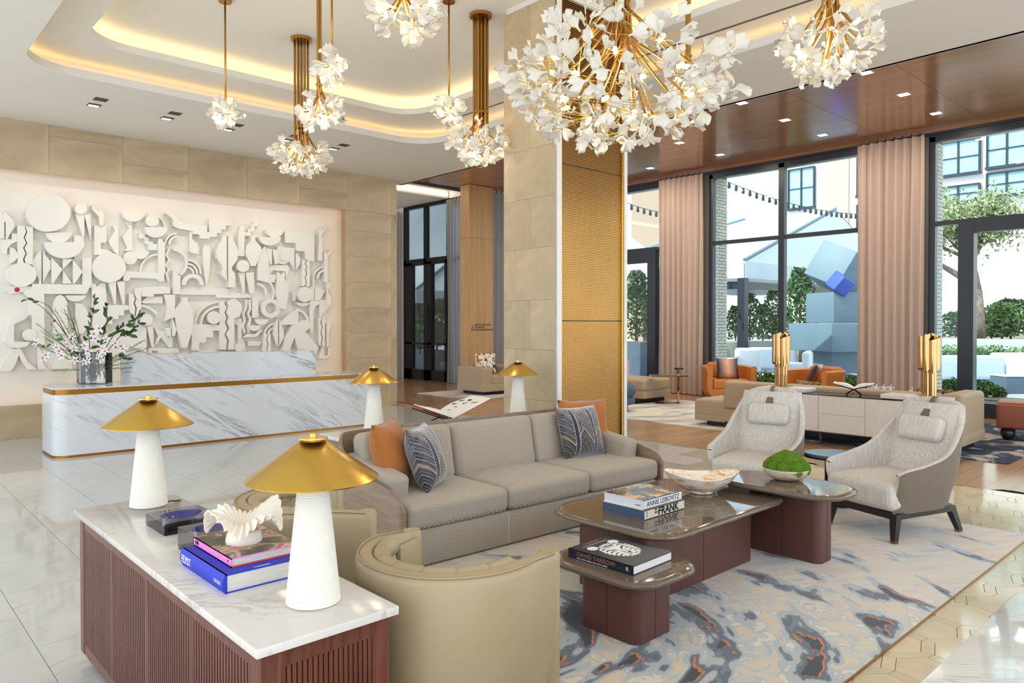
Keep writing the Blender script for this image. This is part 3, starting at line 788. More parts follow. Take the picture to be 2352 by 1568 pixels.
MB().prism([(1.445, 1.360), (6.585, 1.360), (6.585, 1.366), (1.445, 1.366)], 0.0005, 0.013).build('rug_edge', MT['brass_dark'], rug, smooth=0)

# ---------------- slatted console with marble top
def console(name, label, x0, x1, y0, y1, zt=0.72, slats=True, mat_top='marble_top'):
    t = thing(name, label, 'console', ((x0+x1)/2, (y0+y1)/2, 0))
    a, b = (x1-x0)/2, (y1-y0)/2
    MB().box(-a, a, -b, b, zt - 0.027, zt).build('marble_top', MT[mat_top], t, smooth=30, bevel=0.003)
    i = 0.022; zb = 0.045; zr = zt - 0.027
    fr = MB()
    for sx in (-1, 1):
        for sy in (-1, 1):
            cx, cy = sx*(a - i - 0.03), sy*(b - i - 0.03)
            fr = MB().box(cx-0.03, cx+0.03, cy-0.03, cy+0.03, 0.0 if 0 else zb, zr); fr.build('post', MT['wood_dark'], t, smooth=0, bevel=0.002)
    for sx in (-1, 1):
        cx = sx*(a - i - 0.025)
        MB().box(cx-0.022, cx+0.022, -b+i+0.06, b-i-0.06, zr - 0.055, zr).build('top_rail', MT['wood_dark'], t, smooth=0)
        MB().box(cx-0.022, cx+0.022, -b+i+0.06, b-i-0.06, zb, zb + 0.05).build('bottom_rail', MT['wood_dark'], t, smooth=0)
    for sy in (-1, 1):
        cy = sy*(b - i - 0.025)
        MB().box(-a+i+0.06, a-i-0.06, cy-0.022, cy+0.022, zr - 0.055, zr).build('top_rail', MT['wood_dark'], t, smooth=0)
        MB().box(-a+i+0.06, a-i-0.06, cy-0.022, cy+0.022, zb, zb + 0.05).build('bottom_rail', MT['wood_dark'], t, smooth=0)
    MB().box(-a+0.10, a-0.10, -b+0.10, b-0.10, 0.0, zb + 0.01).build('plinth', MT['wood_blackish'], t, smooth=0)
    MB().box(-a+i+0.03, a-i-0.03, -b+i+0.03, b-i-0.03, zb+0.01, zr-0.005).build('carcass', MT['wood_blackish'], t, smooth=0)
    if not slats: return t
    z0, z1 = zb + 0.05, zr - 0.055
    sm = MB().box(-0.007, 0.007, -0.007, 0.007, z0, z1).mesh('slat', 0)
    # long front: four doors of slats
    L0, L1 = -b + i + 0.06, b - i - 0.06; nd = 4; dl = (L1 - L0) / nd
    for k in range(nd):
        d = MB().box(-a+i+0.012, -a+i+0.024, L0 + k*dl + 0.002, L0 + (k+1)*dl - 0.002, z0, z1).build('door', MT['wood_blackish'], t, smooth=0)
        for (ya, yb) in ((L0 + k*dl + 0.002, L0 + k*dl + 0.014), (L0 + (k+1)*dl - 0.014, L0 + (k+1)*dl - 0.002)): MB().box(-a+i+0.002, -a+i+0.016, ya, yb, z0, z1).build('door_stile', MT['wood_dark'], d, smooth=0)
        ns = 20
        for q in range(ns):
            ob('slat', sm, MT['wood_dark'], d, (-a+i+0.010, L0 + k*dl + 0.026 + (dl - 0.052)*q/(ns-1), 0))
    e = MB().box(-a+i+0.06, a-i-0.06, -b+i+0.020, -b+i+0.03, z0, z1).build('end_panel', MT['wood_blackish'], t, smooth=0)
    E0, E1 = -a+i+0.068, a-i-0.068; ns = 18
    for q in range(ns):
        ob('slat', sm, MT['wood_dark'], e, (E0 + (E1-E0)*q/(ns-1), -b+i+0.012, 0), None, (0.85, 1, 1))
    return t
console('slatted_console', 'dark wood console with vertical slats and white marble top in the left foreground', 0.83, 1.29, 1.91, 3.97)
console('marble_console', 'marble-topped console cropped by the lower right corner', 1.2, 2.85, 0.15, 0.628, slats=False, mat_top='marble_counter')

# ---------------- table lamps
prof = []
nr = 52
for k in range(nr + 1):
    f = k / nr; z = 0.004 + 0.40 * f; r = 0.0845 - 0.0395 * f
    prof += [(r - 0.0012, z), (r + 0.0008, z + 0.003)]
lamp_base = MB().lathe([(0.0, 0.0), (0.078, 0.0), (0.083, 0.004)] + prof + [(0.03, 0.412), (0.0, 0.412)], 40).mesh('lamp_base', 50)
sh = MB().lathe([(0.205, 0.392), (0.2055, 0.395), (0.040, 0.512), (0.037, 0.512), (0.2025, 0.392), (0.205, 0.392)], 56).mesh('lamp_shade', 40)
cap = MB().lathe([(0.0, 0.5075), (0.040, 0.5075), (0.040, 0.5095), (0.0, 0.5095)], 32).lathe([(0.0, 0.519), (0.046, 0.519), (0.046, 0.523), (0.0, 0.523)], 32).lathe([(0.0, 0.50), (0.011, 0.50), (0.011, 0.535), (0.007, 0.538), (0.0, 0.538)], 16).mesh('finial', 40)
blb = MB().lathe([(0.0, 0.40), (0.02, 0.41), (0.026, 0.43), (0.02, 0.45), (0.0, 0.46)], 16).mesh('bulb', 180)
def lamp(loc, label):
    t = thing('table_lamp', label, 'lamp', loc, random.uniform(0, 6), 'white ribbed table lamps with brass shades')
    ob('lamp_base', lamp_base, MT['ceramic_white'], t); ob('lamp_shade', sh, MT['brass'], t); ob('finial', cap, MT['brass'], t); ob('bulb', blb, MT['lamp_bulb'], t)
    l = bpy.data.lights.new('lamp_light', 'POINT'); l.energy = 6; l.color = (1, 0.74, 0.44); l.shadow_soft_size = 0.03
    o = bpy.data.objects.new('lamp_light', l); COL.objects.link(o); o.parent = t; o.location = (0, 0, 0.475)
    return t
lamp((1.110, 2.125, 0.72), 'brass-shaded lamp nearest the camera, beside the books on the slatted console')
lamp((1.115, 3.80, 0.72), 'brass-shaded lamp beside the smoked glass dish on the slatted console')
lamp((3.33, 5.30, 0.72), 'brass-shaded lamp behind the sofa, in front of the reception desk')
lamp((4.865, 5.16, 0.72), 'brass-shaded lamp behind the sofa, against the stone column')

# ---------------- books
def book(name, label, loc, w, d, h, cover, rz=0, spine='x', cover_t=0.004, pages='paper', round_spine=False, top=None):
    """w along local x (spine at x=0 when spine='x'), d along local y; spine='y' puts the spine at y=0"""
    t = thing(name, label, 'book', loc, rz)
    c = MB()
    c.box(0, w, 0, d, 0, cover_t).box(0, w, 0, d, h - cover_t, h)
    if spine == 'x':
        if round_spine:
            pts = [(0.0, 0.0)] + [(-0.010*math.sin(PI*k/8), h*k/8) for k in range(9)] + [(0.006, h), (0.006, 0)]
            c.prism(pts, 0, d, Matrix(((1,0,0,0),(0,0,1,0),(0,1,0,0),(0,0,0,1))))
        else: c.box(0, cover_t, 0, d, 0, h)
    else: c.box(0, w, 0, cover_t, 0, h)
    c.build('cover', MT[cover], t, smooth=30)
    g = 0.004
    if spine == 'x': MB().box(cover_t, w - g, g, d - g, cover_t, h - cover_t).build('pages', MT[pages], t, smooth=0)
    else: MB().box(g, w - g, cover_t, d - g, cover_t, h - cover_t).build('pages', MT[pages], t, smooth=0)
    if top: MB().box(0.001, w - 0.001, 0.001, d - 0.001, h, h + 0.0008).build('cover_picture', MT[top], t, smooth=0)
    return t
# pictures printed on covers
m, nt, p = new_mat('figure_photo_print')
v = coords(nt, (1,1,1))
f = noise(nt, v, 11, 3, 0.6, 0.9)
c = ramp(nt, f, [(0.36, lin((34, 26, 24))), (0.47, lin((60, 48, 40))), (0.53, lin((150, 148, 120))), (0.58, lin((226, 140, 40))), (0.66, lin((240, 176, 60)))], 'CONSTANT')
nt.links.new(c, p.inputs['Base Color']); p.inputs['Roughness'].default_value = 0.25; MT['photo_warm'] = m
m, nt, p = new_mat('portrait_photo_print')
f = noise(nt, coords(nt), 9, 3, 0.5, 0.8)
c = ramp(nt, f, [(0.38, lin((40, 40, 28))), (0.48, lin((92, 84, 50))), (0.54, lin((214, 180, 156))), (0.62, lin((180, 60, 50))), (0.68, lin((224, 190, 170)))])
nt.links.new(c, p.inputs['Base Color']); p.inputs['Roughness'].default_value = 0.3; MT['photo_olive'] = m
b = book('coffee_table_book', 'thick cobalt blue book lying at the bottom of the stack on the slatted console', (0.930, 2.378, 0.72), 0.27, 0.40, 0.062, 'cover_blue', 0, 'x', round_spine=True)
text('spine_title', 'HELMUT', 0.040, MT['white_print'], b, frame((-0.0095, 0.385, 0.031), (0,-1,0), (0,0,1)) @ Matrix.Rotation(R(0), 4, 'Z'), sx=0.62)
text('spine_imprint', 'TASCHEN', 0.016, MT['white_print'], b, frame((-0.0095, 0.075, 0.031), (0,-1,0), (0,0,1)), sx=0.8)
text('edge_imprint', 'TASCHEN', 0.013, MT['white_print'], b, frame((0.10, 0.012, 0.0622), (1,0,0), (0,1,0)))
b = book('coffee_table_book', 'pink-spined photo book on top of the cobalt blue book', (0.972, 2.436, 0.7825), 0.25, 0.345, 0.031, 'cover_pink', 0, 'x', top='photo_olive')
MB().box(0.004, 0.2505, -0.0008, 0.002, 0.0, 0.004).build('orange_board', MT['orange_edge'], b, smooth=0)
text('spine_title', 'LOVE', 0.020, MT['ink'], b, frame((-0.0008, 0.33, 0.0155), (0,-1,0), (0,0,1)), sx=0.7)
text('spine_mark', 'V', 0.014, MT['ink'], b, frame((-0.0008, 0.03, 0.0155), (0,-1,0), (0,0,1)))
b = book('coffee_table_book', 'slate and cream book at the bottom of the stack on the largest coffee table', (3.508, 2.628, 0.44), 0.41, 0.32, 0.058, 'cover_cream', 0, 'y', pages='cover_slate')
MB().box(-0.0012, 0.002, 0.001, 0.32, 0.001, 0.057).build('fore_edge', MT['cover_slate'], b, smooth=0)
text('spine_title', 'FRANK', 0.066, MT['ink'], b, frame((0.135, -0.0006, 0.030), (1,0,0), (0,0,1)), sx=1.0, bold=0.0022)
text('spine_subtitle', 'JEAN\nMICHEL', 0.018, MT['ink'], b, frame((0.100, -0.0006, 0.038), (1,0,0), (0,0,1)), sx=0.6)
text('spine_imprint', 'TASCHEN', 0.009, MT['ink'], b, frame((0.024, -0.0006, 0.012), (0,0,1), (-1,0,0)))
b = book('coffee_table_book', 'white book with a fiery figure on its cover, on top of the slate book', (3.516, 2.640, 0.4985), 0.39, 0.31, 0.056, 'cover_white', 0, 'y', pages='cover_white', top='photo_warm')
text('spine_title', 'ANNIE LEIBOVITZ', 0.045, MT['ink'], b, frame((0.028, -0.0006, 0.027), (1,0,0), (0,0,1)), sx=0.93)
MB().box(0.012, 0.0135, -0.0006, 0.0, 0.012, 0.046).build('spine_rule', MT['ink'], b, smooth=0)
text('side_imprint', 'TASCHEN', 0.009, MT['ink'], b, frame((-0.0006, 0.065, 0.022), (0,-1,0), (0,0,1)))
dsh = MB()
for k in range(10): dsh.box(0.012 + k*0.038, 0.030 + k*0.038, 0.001, 0.005, 0.0568, 0.0574).box(0.012 + k*0.038, 0.030 + k*0.038, 0.305, 0.309, 0.0568, 0.0574)
dsh.build('cover_dashes', MT['white_print'], b, smooth=0)
# tiger book on the low table
b = book('coffee_table_book', 'black book with a white tiger face on the cover, on the lowest coffee table', (2.905, 2.245, 0.35), 0.35, 0.425, 0.047, 'navy', R(2), 'x', pages='paper_white')
text('spine_title', 'DAVID YARROW', 0.034, MT['copper_print'], b, frame((-0.0006, 0.365, 0.028), (0,-1,0), (0,0,1)), sx=0.98)
text('spine_line', 'AFRICA / NORTH AMERICA / ASIA / ARCTIC / EUROPE', 0.0085, MT['white_print'], b, frame((-0.0006, 0.365, 0.0065), (0,-1,0), (0,0,1)), sx=1.0)
text('spine_mark', 'R', 0.028, MT['white_print'], b, frame((-0.0006, 0.045, 0.024), (0,-1,0), (0,0,1)))
text('cover_title', 'YARROW', 0.030, MT['copper_print'], b, frame((0.10, 0.40, 0.0473), (1,0,0), (0,1,0)), sx=1.0)
MB().box(0.06, 0.27, 0.372, 0.3745, 0.0470, 0.0475).build('cover_rule', MT['white_print'], b, smooth=0)
tg = random.Random(4); tm_ = MB()
def blob(cx, cy, rx, ry, n=40, jag=0.10, z=0.0472):
    pts = [(cx + rx*math.cos(2*PI*k/n)*(1 + (jag if k % 2 else -jag)*tg.uniform(0.3, 1)), cy + ry*math.sin(2*PI*k/n)*(1 + (jag if k % 2 else -jag)*tg.uniform(0.3, 1))) for k in range(n)]
    tm_.prism(pts, z, z + 0.0004)
blob(0.175, 0.215, 0.105, 0.115, 56, 0.09); blob(0.085, 0.325, 0.034, 0.030, 26, 0.08); blob(0.262, 0.325, 0.034, 0.030, 26, 0.08)
tm_.build('tiger_face', MT['white_print'], b, smooth=0)
sb = MB()
def stripe(pts, w): 
    L = len(pts)
    for i in range(L - 1):
        (xa, ya), (xb_, yb_) = pts[i], pts[i+1]; d = Vector((xb_-xa, yb_-ya)).normalized(); nn = Vector((-d.y, d.x)); w0 = w*(1 - abs(2*i/(L-1) - 1))*0.5 + 0.0006; w1_ = w*(1 - abs(2*(i+1)/(L-1) - 1))*0.5 + 0.0006
        sb.add([(xa+nn.x*w0, ya+nn.y*w0, 0.0480), (xb_+nn.x*w1_, yb_+nn.y*w1_, 0.0480), (xb_-nn.x*w1_, yb_-nn.y*w1_, 0.0480), (xa-nn.x*w0, ya-nn.y*w0, 0.0480)], [(3,2,1,0)])
for s in (-1, 1):
    for k in range(6):
        y = 0.30 - k*0.030
        stripe([(0.175 + s*(0.095 - abs(k-2.5)*0.006), y - 0.012), (0.175 + s*0.075, y), (0.175 + s*(0.055), y + 0.004), (0.175 + s*0.040, y - 0.004)], 0.012)
    stripe([(0.175 + s*0.055, 0.238), (0.175 + s*0.04, 0.232), (0.175 + s*0.025, 0.222), (0.175 + s*0.018, 0.210)], 0.016)
    stripe([(0.175 + s*0.012, 0.21), (0.175 + s*0.016, 0.17), (0.175 + s*0.022, 0.15)], 0.008)
    stripe([(0.175, 0.132), (0.175 + s*0.02, 0.122), (0.175 + s*0.045, 0.128)], 0.008)
    for k in range(3): stripe([(0.175 + s*0.012*(k+0.2), 0.318 - k*0.004), (0.175 + s*0.012*(k+0.8), 0.295), (0.175 + s*0.010*(k+0.2), 0.27)], 0.008)
sb.prism([(0.155, 0.158), (0.195, 0.158), (0.175, 0.135)], 0.0478, 0.0481)
sb.build('tiger_stripes', MT['ink'], b, smooth=0)
# open book on stand behind the sofa
def open_book(name, label, loc, rz, w, d, cover, tilt, letters=None, stand='stand'):
    t = thing(name, label, 'book', loc, rz)
    for s in (-1, 1):
        def f(u, v, o=0.0):
            x = s * w * u; bow = 0.030*math.sin(PI*min(1, u*1.15))*(1-u*0.5)
            return (x, d*(v - 0.5), math.tan(tilt)*w*u + bow + o)
        mb = MB(); n = 10
        mb.grid(lambda u, v: f(u, v, 0.012), n, 3); mb.grid(lambda u, v: (f(u, v)[0], f(u, v)[1], math.tan(tilt)*w*u + 0.004), n, 3)
        for v in (0, 1):
            for i in range(n):
                a, b2 = f(i/n, v, 0.012), f((i+1)/n, v, 0.012)
                mb.add([a, b2, (b2[0], b2[1], math.tan(tilt)*w*(i+1)/n + 0.004), (a[0], a[1], math.tan(tilt)*w*i/n + 0.004)], [(0,1,2,3)])
        mb.build('pages', MT['paper_white'], t, smooth=60)
        MB().grid(lambda u, v: (s*(w+0.008)*u, (d+0.014)*(v-0.5), math.tan(tilt)*(w+0.008)*u), 2, 2).grid(lambda u, v: (s*(w+0.008)*u, (d+0.014)*(v-0.5), math.tan(tilt)*(w+0.008)*u + 0.0035), 2, 2).build('cover', MT[cover], t, smooth=0)
    if letters:
        for (ch, x, y, s_, r_) in letters:
            u = x / w; zz_ = math.tan(tilt)*x + 0.030*math.sin(PI*min(1, u*1.15))*(1-u*0.5) + 0.014
            sl_ = math.tan(tilt)
            text('page_print', ch, s_, MT['ink'], t, frame((x, y, zz_), (1, 0, sl_*0.6), (0, 1, 0)) @ Matrix.Rotation(r_, 4, 'Z'), bold=0.002)
    return t
ob_ = open_book('open_book', 'open book with an orange cover on a stand behind the sofa', (3.93, 5.115, 0.785), R(-4), 0.40, 0.30, 'cover_orange', R(20), [('B', 0.16, 0.08, 0.07, 0.5), ('D', 0.12, 0.00, 0.06, 0.2), ('R', 0.24, 0.09, 0.06, 0.4), ('L', 0.24, -0.10, 0.07, 0.1), ('r', 0.20, -0.03, 0.08, 1.2), ('i', 0.07, 0.03, 0.06, 0.2), ('W', 0.28, 0.0, 0.05, 0.9)])
def book_stand(loc, rz, w, d, tilt, label, mat='black', h=0.08):
    t = thing('book_stand', label, 'book stand', loc, rz)
    tt = math.tan(tilt)
    for s in (-1, 1):
        mb = MB()
        for yy in (-d*0.3, d*0.3):
            mb.add([(0, yy-0.012, h-0.004), (s*w, yy-0.012, h + tt*w-0.004), (s*w, yy+0.012, h+tt*w-0.004), (0, yy+0.012, h-0.004), (0, yy-0.012, h-0.012), (s*w, yy-0.012, h+tt*w-0.012), (s*w, yy+0.012, h+tt*w-0.012), (0, yy+0.012, h-0.012)], [(0,1,2,3),(7,6,5,4),(0,4,5,1),(2,6,7,3),(1,5,6,2),(3,7,4,0)])
            mb.tube([(0, yy, h - 0.008), (-s*w*0.55, yy, 0.006)], 0.006, 6)
        mb.build('stand_leg', MT[mat], t, smooth=0)
    return t
book_stand((3.93, 5.115, 0.72), R(-4), 0.27, 0.30, R(20), 'dark crossed stand holding the orange open book behind the sofa', h=0.062)

# ---------------- objects on the slatted console
t = thing('ruffled_bowl', 'white ruffled ceramic bowl on a round foot, on top of the pink book', 'bowl', (1.085, 2.600, 0.8143), R(20))
MB().lathe([(0.0, 0.0), (0.062, 0.0), (0.064, 0.004), (0.060, 0.030), (0.052, 0.040), (0.0, 0.040)], 36).build('foot', MT['coral_white'], t, smooth=40)
def coral(side):
    def g(u, v):
        th = 2*PI*u; r = 0.030 + 0.105*v
        big = 0.036*math.cos(4*th + 0.5) + 0.012*math.cos(2*th)
        fine = 0.0085*math.sin(34*th)
        z = 0.036 + 0.060*math.sin(min(1, v*1.25)*PI/2) - 0.012*max(0, v-0.7)/0.3 + v*v*big + v**1.3*fine
        rr = r*(1 + 0.05*v*math.sin(34*th + 1.2) + 0.05*v*math.cos(4*th))
        return (rr*math.cos(th), rr*math.sin(th), z + side*0.0035)
    return g
cb = MB().grid(coral(1), 272, 10).grid(coral(-1), 272, 10)
n1 = 273*11
vs0 = [coral(1)(i/272, 1.0) for i in range(273)]; vs1 = [coral(-1)(i/272, 1.0) for i in range(273)]
cb.add(vs0 + vs1, [(i, i+1, 273+i+1, 273+i) for i in range(272)])
cb.build('ruffled_rim', MT['coral_white'], t, smooth=180)
def tray(loc, w, d, h, label, rz=0):
    t = thing('glass_dish', label, 'dish', loc, rz)
    outer = [(-w/2,-d/2),(w/2,-d/2),(w/2,d/2),(-w/2,d/2)]
    el = [(0.40*w*math.cos(2*PI*k/28), 0.30*d*math.sin(2*PI*k/28)) for k in range(28)]
    slab_with_hole(outer, el, 0.012, h).build('glass_block', MT['smoke_glass'], t, smooth=0)
    MB().box(-w/2, w/2, -d/2, d/2, 0, 0.012).build('glass_bottom', MT['smoke_glass'], t, smooth=0)
    MB().grid(lambda u, v: (0.40*w*v*math.cos(2*PI*u), 0.30*d*v*math.sin(2*PI*u), 0.014 + (h - 0.015)*v**2.2), 28, 6).build('dish_hollow', MT['blue_glass'], t, smooth=180)
    return t
tray((1.112, 3.325, 0.72), 0.225, 0.245, 0.05, 'square smoked glass dish with a blue oval hollow, on the slatted console')
tray((1.085, 2.895, 0.72), 0.20, 0.20, 0.085, 'smoked glass block half hidden behind the stacked books on the slatted console')
t = thing('key_tag', 'small black tag on a chain beside the far lamp on the slatted console', 'tag', (1.235, 3.80, 0.72))
MB().lathe([(0, 0.0005), (0.018, 0.0005), (0.018, 0.004), (0, 0.004)], 18, Matrix.Translation((0.012, 0.0, 0)) @ Matrix.Diagonal((1, 0.6, 1, 1))).build('tag_disc', MT['black'], t)
MB().tube([(-0.004, 0, 0.004), (-0.016, 0.006, 0.005), (-0.026, 0.0, 0.004), (-0.040, 0.008, 0.006)], 0.003, 6).build('chain', MT['black'], t)

# ---------------- low coffee tables
def coffee_table(label, top, z, base, thick=0.036, r=0.15, seam=None):
    x0, x1, y0, y1 = top; cx, cy = (x0+x1)/2, (y0+y1)/2
    t = thing('coffee_table', label, 'table', (cx, cy, 0.016), 0, 'leather-clad coffee tables with marble tops')
    z -= 0.016
    L = [(-0.010, z - thick), (0.0, z - thick*0.75), (0.002, z - thick*0.5), (0.0, z - thick*0.25), (-0.010, z)]
    rings = []
    outline = rrect(x0-cx, x1-cx, y0-cy, y1-cy, r, 10)
    for (o, zz_) in [(-0.03, z - thick)] + L + [(-0.03, z)]:
        rings.append([(px*(1 + o/((x1-x0)/2)), py*(1 + o/((y1-y0)/2)), zz_) for px, py in outline])
    tp = sweep(rings).build('marble_top', MT['table_marble'], t, smooth=50)
    k = len(outline)
    MB().add([(px*1.0035, py*1.0035, z - thick*0.56) for px, py in outline] + [(px*1.0035, py*1.0035, z - thick*0.44) for px, py in outline], [(j, (j+1) % k, k+(j+1) % k, k+j) for j in range(k)]).build('gold_inlay', MT['gold_line'], tp)
    bx0, bx1, by0, by1 = base
    MB().prism(rrect(bx0-cx, bx1-cx, by0-cy, by1-cy, 0.05, 7), 0.0, z - thick).build('leather_base', MT['leather_plum'], t, smooth=40)
    sy = (by0 + by1)/2 - cy
    MB().box(bx0-cx-0.0012, bx0-cx+0.002, sy-0.0012, sy+0.0012, 0.002, z - thick).box((bx0+bx1)/2-cx-0.0012, (bx0+bx1)/2-cx+0.0012, by0-cy-0.0012, by0-cy+0.002, 0.002, z - thick).build('stitched_seam', MT['wood_blackish'], t, smooth=0)
    return t
coffee_table('lowest and smallest marble coffee table, nearest the camera', (2.79, 3.34, 2.10, 2.78), 0.35, (2.875, 3.185, 2.20, 2.58), r=0.16)
coffee_table('largest marble coffee table, in the middle of the three', (3.27, 4.75, 2.32, 3.25), 0.44, (3.33, 4.535, 2.495, 3.01), r=0.20)
coffee_table('tallest marble coffee table, carrying the moss bowl', (4.55, 5.08, 1.965, 2.87), 0.51, (4.745, 4.95, 2.135, 2.66), r=0.20)
t = thing('onyx_bowl', 'wide boat-shaped onyx bowl on the largest coffee table', 'bowl', (4.38, 2.80, 0.44), R(-45))
def obowl(side):
    def g(u, v):
        th = 2*PI*u; r = v ** 0.75
        ax_, ay_ = 0.235, 0.175
        pin = 1 + 0.10*abs(math.cos(th))**6
        z = 0.010 + (0.125 + 0.02*math.cos(2*th)) * (v ** 2.1)
        s_ = 1.0 if side > 0 else 0.965
        return (ax_*r*pin*math.cos(th)*s_, ay_*r*math.sin(th)*s_, z + (0.0 if side > 0 else 0.010 - 0.006*v))
    return g
MB().grid(obowl(1), 48, 12).grid(obowl(-1), 48, 12).add([obowl(1)(i/48, 1) for i in range(49)] + [obowl(-1)(i/48, 1) for i in range(49)], [(i, i+1, 50+i, 49+i) for i in range(48)]).lathe([(0.0, 0.0), (0.07, 0.0), (0.085, 0.014), (0, 0.014)], 32).build('bowl_body', MT['onyx'], t, smooth=180)
t = thing('moss_bowl', 'round onyx bowl heaped with green moss on the tallest coffee table', 'bowl', (4.905, 2.45, 0.51))
MB().lathe([(0.0, 0.0), (0.06, 0.0), (0.10, 0.012), (0.145, 0.045), (0.163, 0.082), (0.159, 0.084), (0.138, 0.050), (0.09, 0.02), (0.0, 0.014)], 40).build('bowl_body', MT['onyx'], t, smooth=60)
rm = random.Random(2)
ico = bmesh.new(); bmesh.ops.create_icosphere(ico, subdivisions=5, radius=1)
for v in ico.verts:
    v.co *= 1 + 0.09*math.sin(13*v.co.x)*math.sin(14*v.co.y + 1)*math.sin(12*v.co.z) + rm.uniform(-0.09, 0.06)
mossm = bpy.data.meshes.new('moss_clump'); ico.to_mesh(mossm); ico.free()
mossm.polygons.foreach_set('use_smooth', [True]*len(mossm.polygons))
for k in range(15):
    if k < 9: a = 2*PI*k/9; rr_ = 0.108; zz_ = 0.090; s_ = 0.052
    elif k < 14: a = 2*PI*(k-9)/5 + 0.3; rr_ = 0.058; zz_ = 0.125; s_ = 0.058
    else: a = 0; rr_ = 0; zz_ = 0.142; s_ = 0.058
    s_ *= rm.uniform(0.88, 1.12)
    ob('moss_clump', mossm, MT['moss'], t, (rr_*math.cos(a), rr_*math.sin(a), zz_), (rm.uniform(0,3), rm.uniform(0,3), rm.uniform(0,3)), (s_, s_, s_))

# ---------------- sofa
def tilted(x0, x1, y0, y1, z0, z1, r, ang, mat, name, parent, puff=0.0, axis='X', piv=None):
    c = ((x0+x1)/2, (y0+y1)/2, (z0+z1)/2)
    mb = MB().rbox((0,0,0), (x1-x0, y1-y0, z1-z0), r, 4, 4, puff)
    o = mb.build(name, mat, parent, smooth=180)
    o.location = c; o.rotation_euler = (ang, 0, 0) if axis == 'X' else (0, ang, 0)
    return o
sofa = thing('sofa', 'long taupe herringbone sofa with a curved grey-wood surround', 'sofa', (2.68, 3.857, 0.016), R(-2.24))
SL = 2.55
MB().rbox((SL/2, 0.47, 0.125), (SL - 0.03, 0.90, 0.24), 0.02, 2, 2).build('sofa_base', MT['sofa_fabric'], sofa, smooth=180)
MB().box(0.04, SL-0.04, 0.04, 0.9, -0.0, 0.02).build('plinth', MT['wood_blackish'], sofa, smooth=0)
cw = SL/3
for k in range(3):
    MB().rbox((cw*(k+0.5), 0.375, 0.333), (cw - 0.006, 0.75, 0.165), 0.045, 4, 4, 0.02).build('seat_cushion', MT['sofa_fabric'], sofa, smooth=180)
    tilted(cw*k + (0.06 if k == 0 else 0.004), cw*(k+1) - (0.06 if k == 2 else 0.004), 0.655, 0.855, 0.36, 0.80, 0.06, R(-11), MT['sofa_fabric'], 'back_cushion', sofa)
for s in (0, 1):
    x0, x1 = (0.005, 0.165) if s == 0 else (SL-0.165, SL-0.005)
    tilted(x0, x1, 0.24, 0.92, 0.27, 0.61, 0.045, R(7), MT['sofa_fabric'], 'arm_pad', sofa)
P0 = [(-0.02, 0.00, 0.40), (-0.028, 0.06, 0.465), (-0.03, 0.22, 0.51), (-0.03, 0.55, 0.565), (-0.02, 0.80, 0.655), (0.03, 0.935, 0.765), (0.16, 0.985, 0.785), (0.7, 0.99, 0.795), (SL/2, 0.99, 0.797)]
P0 = P0 + [(SL - x, y, z) for x, y, z in P0[-2::-1]]
P0 = [(x, y, z) for x, y, z in catmull(P0, 5)]
nn_ = path_normals(P0)
rings = []
for (x, y, z), n_ in zip(P0, nn_):
    # travel is clockwise seen from above here, so the outward side is on the left
    ox, oy = -n_.x*0.028, -n_.y*0.028
    rings.append([(x+ox, y+oy, 0.03), (x+ox, y+oy, z-0.012), (x+ox*0.7, y+oy*0.7, z), (x+ox*0.1, y+oy*0.1, z), (x, y, z-0.01), (x, y, 0.03)])
sweep(rings).build('wood_surround', MT['wood_sofa'], sofa, smooth=40)
MB().tube([(cw*1.0, 0.018, 0.02), (cw*1.0, 0.0185, 0.24)], 0.0025, 5).tube([(cw*2.0, 0.018, 0.02), (cw*2.0, 0.0185, 0.24)], 0.0025, 5).build('base_stitching', MT['cover_cream'], sofa)

# patterned velvet
m, nt, p = new_mat('chevron_velvet')
tc = N(nt, 'ShaderNodeTexCoord'); sp = N(nt, 'ShaderNodeSeparateXYZ'); nt.links.new(tc.outputs['Object'], sp.inputs[0])
X_, Y_, Z_ = sp.outputs
ax_ = mth(nt, 'ABSOLUTE', X_)
tri_ = mth(nt, 'PINGPONG', mth(nt, 'ADD', X_, 0.055), 0.095)
zz2 = mth(nt, 'FRACT', mth(nt, 'ADD', mth(nt, 'MULTIPLY', Z_, 17.0), mth(nt, 'MULTIPLY', tri_, 24.0)))
chev = ramp(nt, zz2, [(0.0, (1,1,1)), (0.10, (1,1,1)), (0.13, (0,0,0)), (0.42, (0,0,0)), (0.45, (0.5,0.5,0.5)), (0.52, (0.5,0.5,0.5)), (0.55, (0,0,0))])
zz3 = mth(nt, 'FRACT', mth(nt, 'ADD', mth(nt, 'MULTIPLY', Z_, 4.0), mth(nt, 'MULTIPLY', tri_, 6.0)))
gold = ramp(nt, zz3, [(0.0, (1,1,1)), (0.045, (1,1,1)), (0.05, (0,0,0))])
grey = ramp(nt, noise(nt, tc.outputs['Object'], 22, 4), [(0.35, lin((44, 44, 58))), (0.65, lin((112, 112, 130)))])
grey_top = ramp(nt, mth(nt, 'ADD', mth(nt, 'MULTIPLY', Z_, 0.9), mth(nt, 'MULTIPLY', noise(nt, tc.outputs['Object'], 6, 3), 0.5)), [(0.30, (0.0,0.0,0.0)), (0.62, (1,1,1))])  # greyer towards the top of the cushion, broken up by noise
c = mixc(nt, grey_top, lin((44, 42, 50)), grey)
c = mixc(nt, mth(nt, 'MULTIPLY', chev, 0.6), c, lin((196, 188, 182)))
c = mixc(nt, mth(nt, 'MULTIPLY', gold, 0.7), c, lin((208, 168, 110)))
band = ramp(nt, mth(nt, 'FRACT', mth(nt, 'MULTIPLY_ADD', X_, 5.2, 0.72)), [(0.0, (1,1,1)), (0.13, (1,1,1)), (0.135, (0,0,0))], 'CONSTANT')
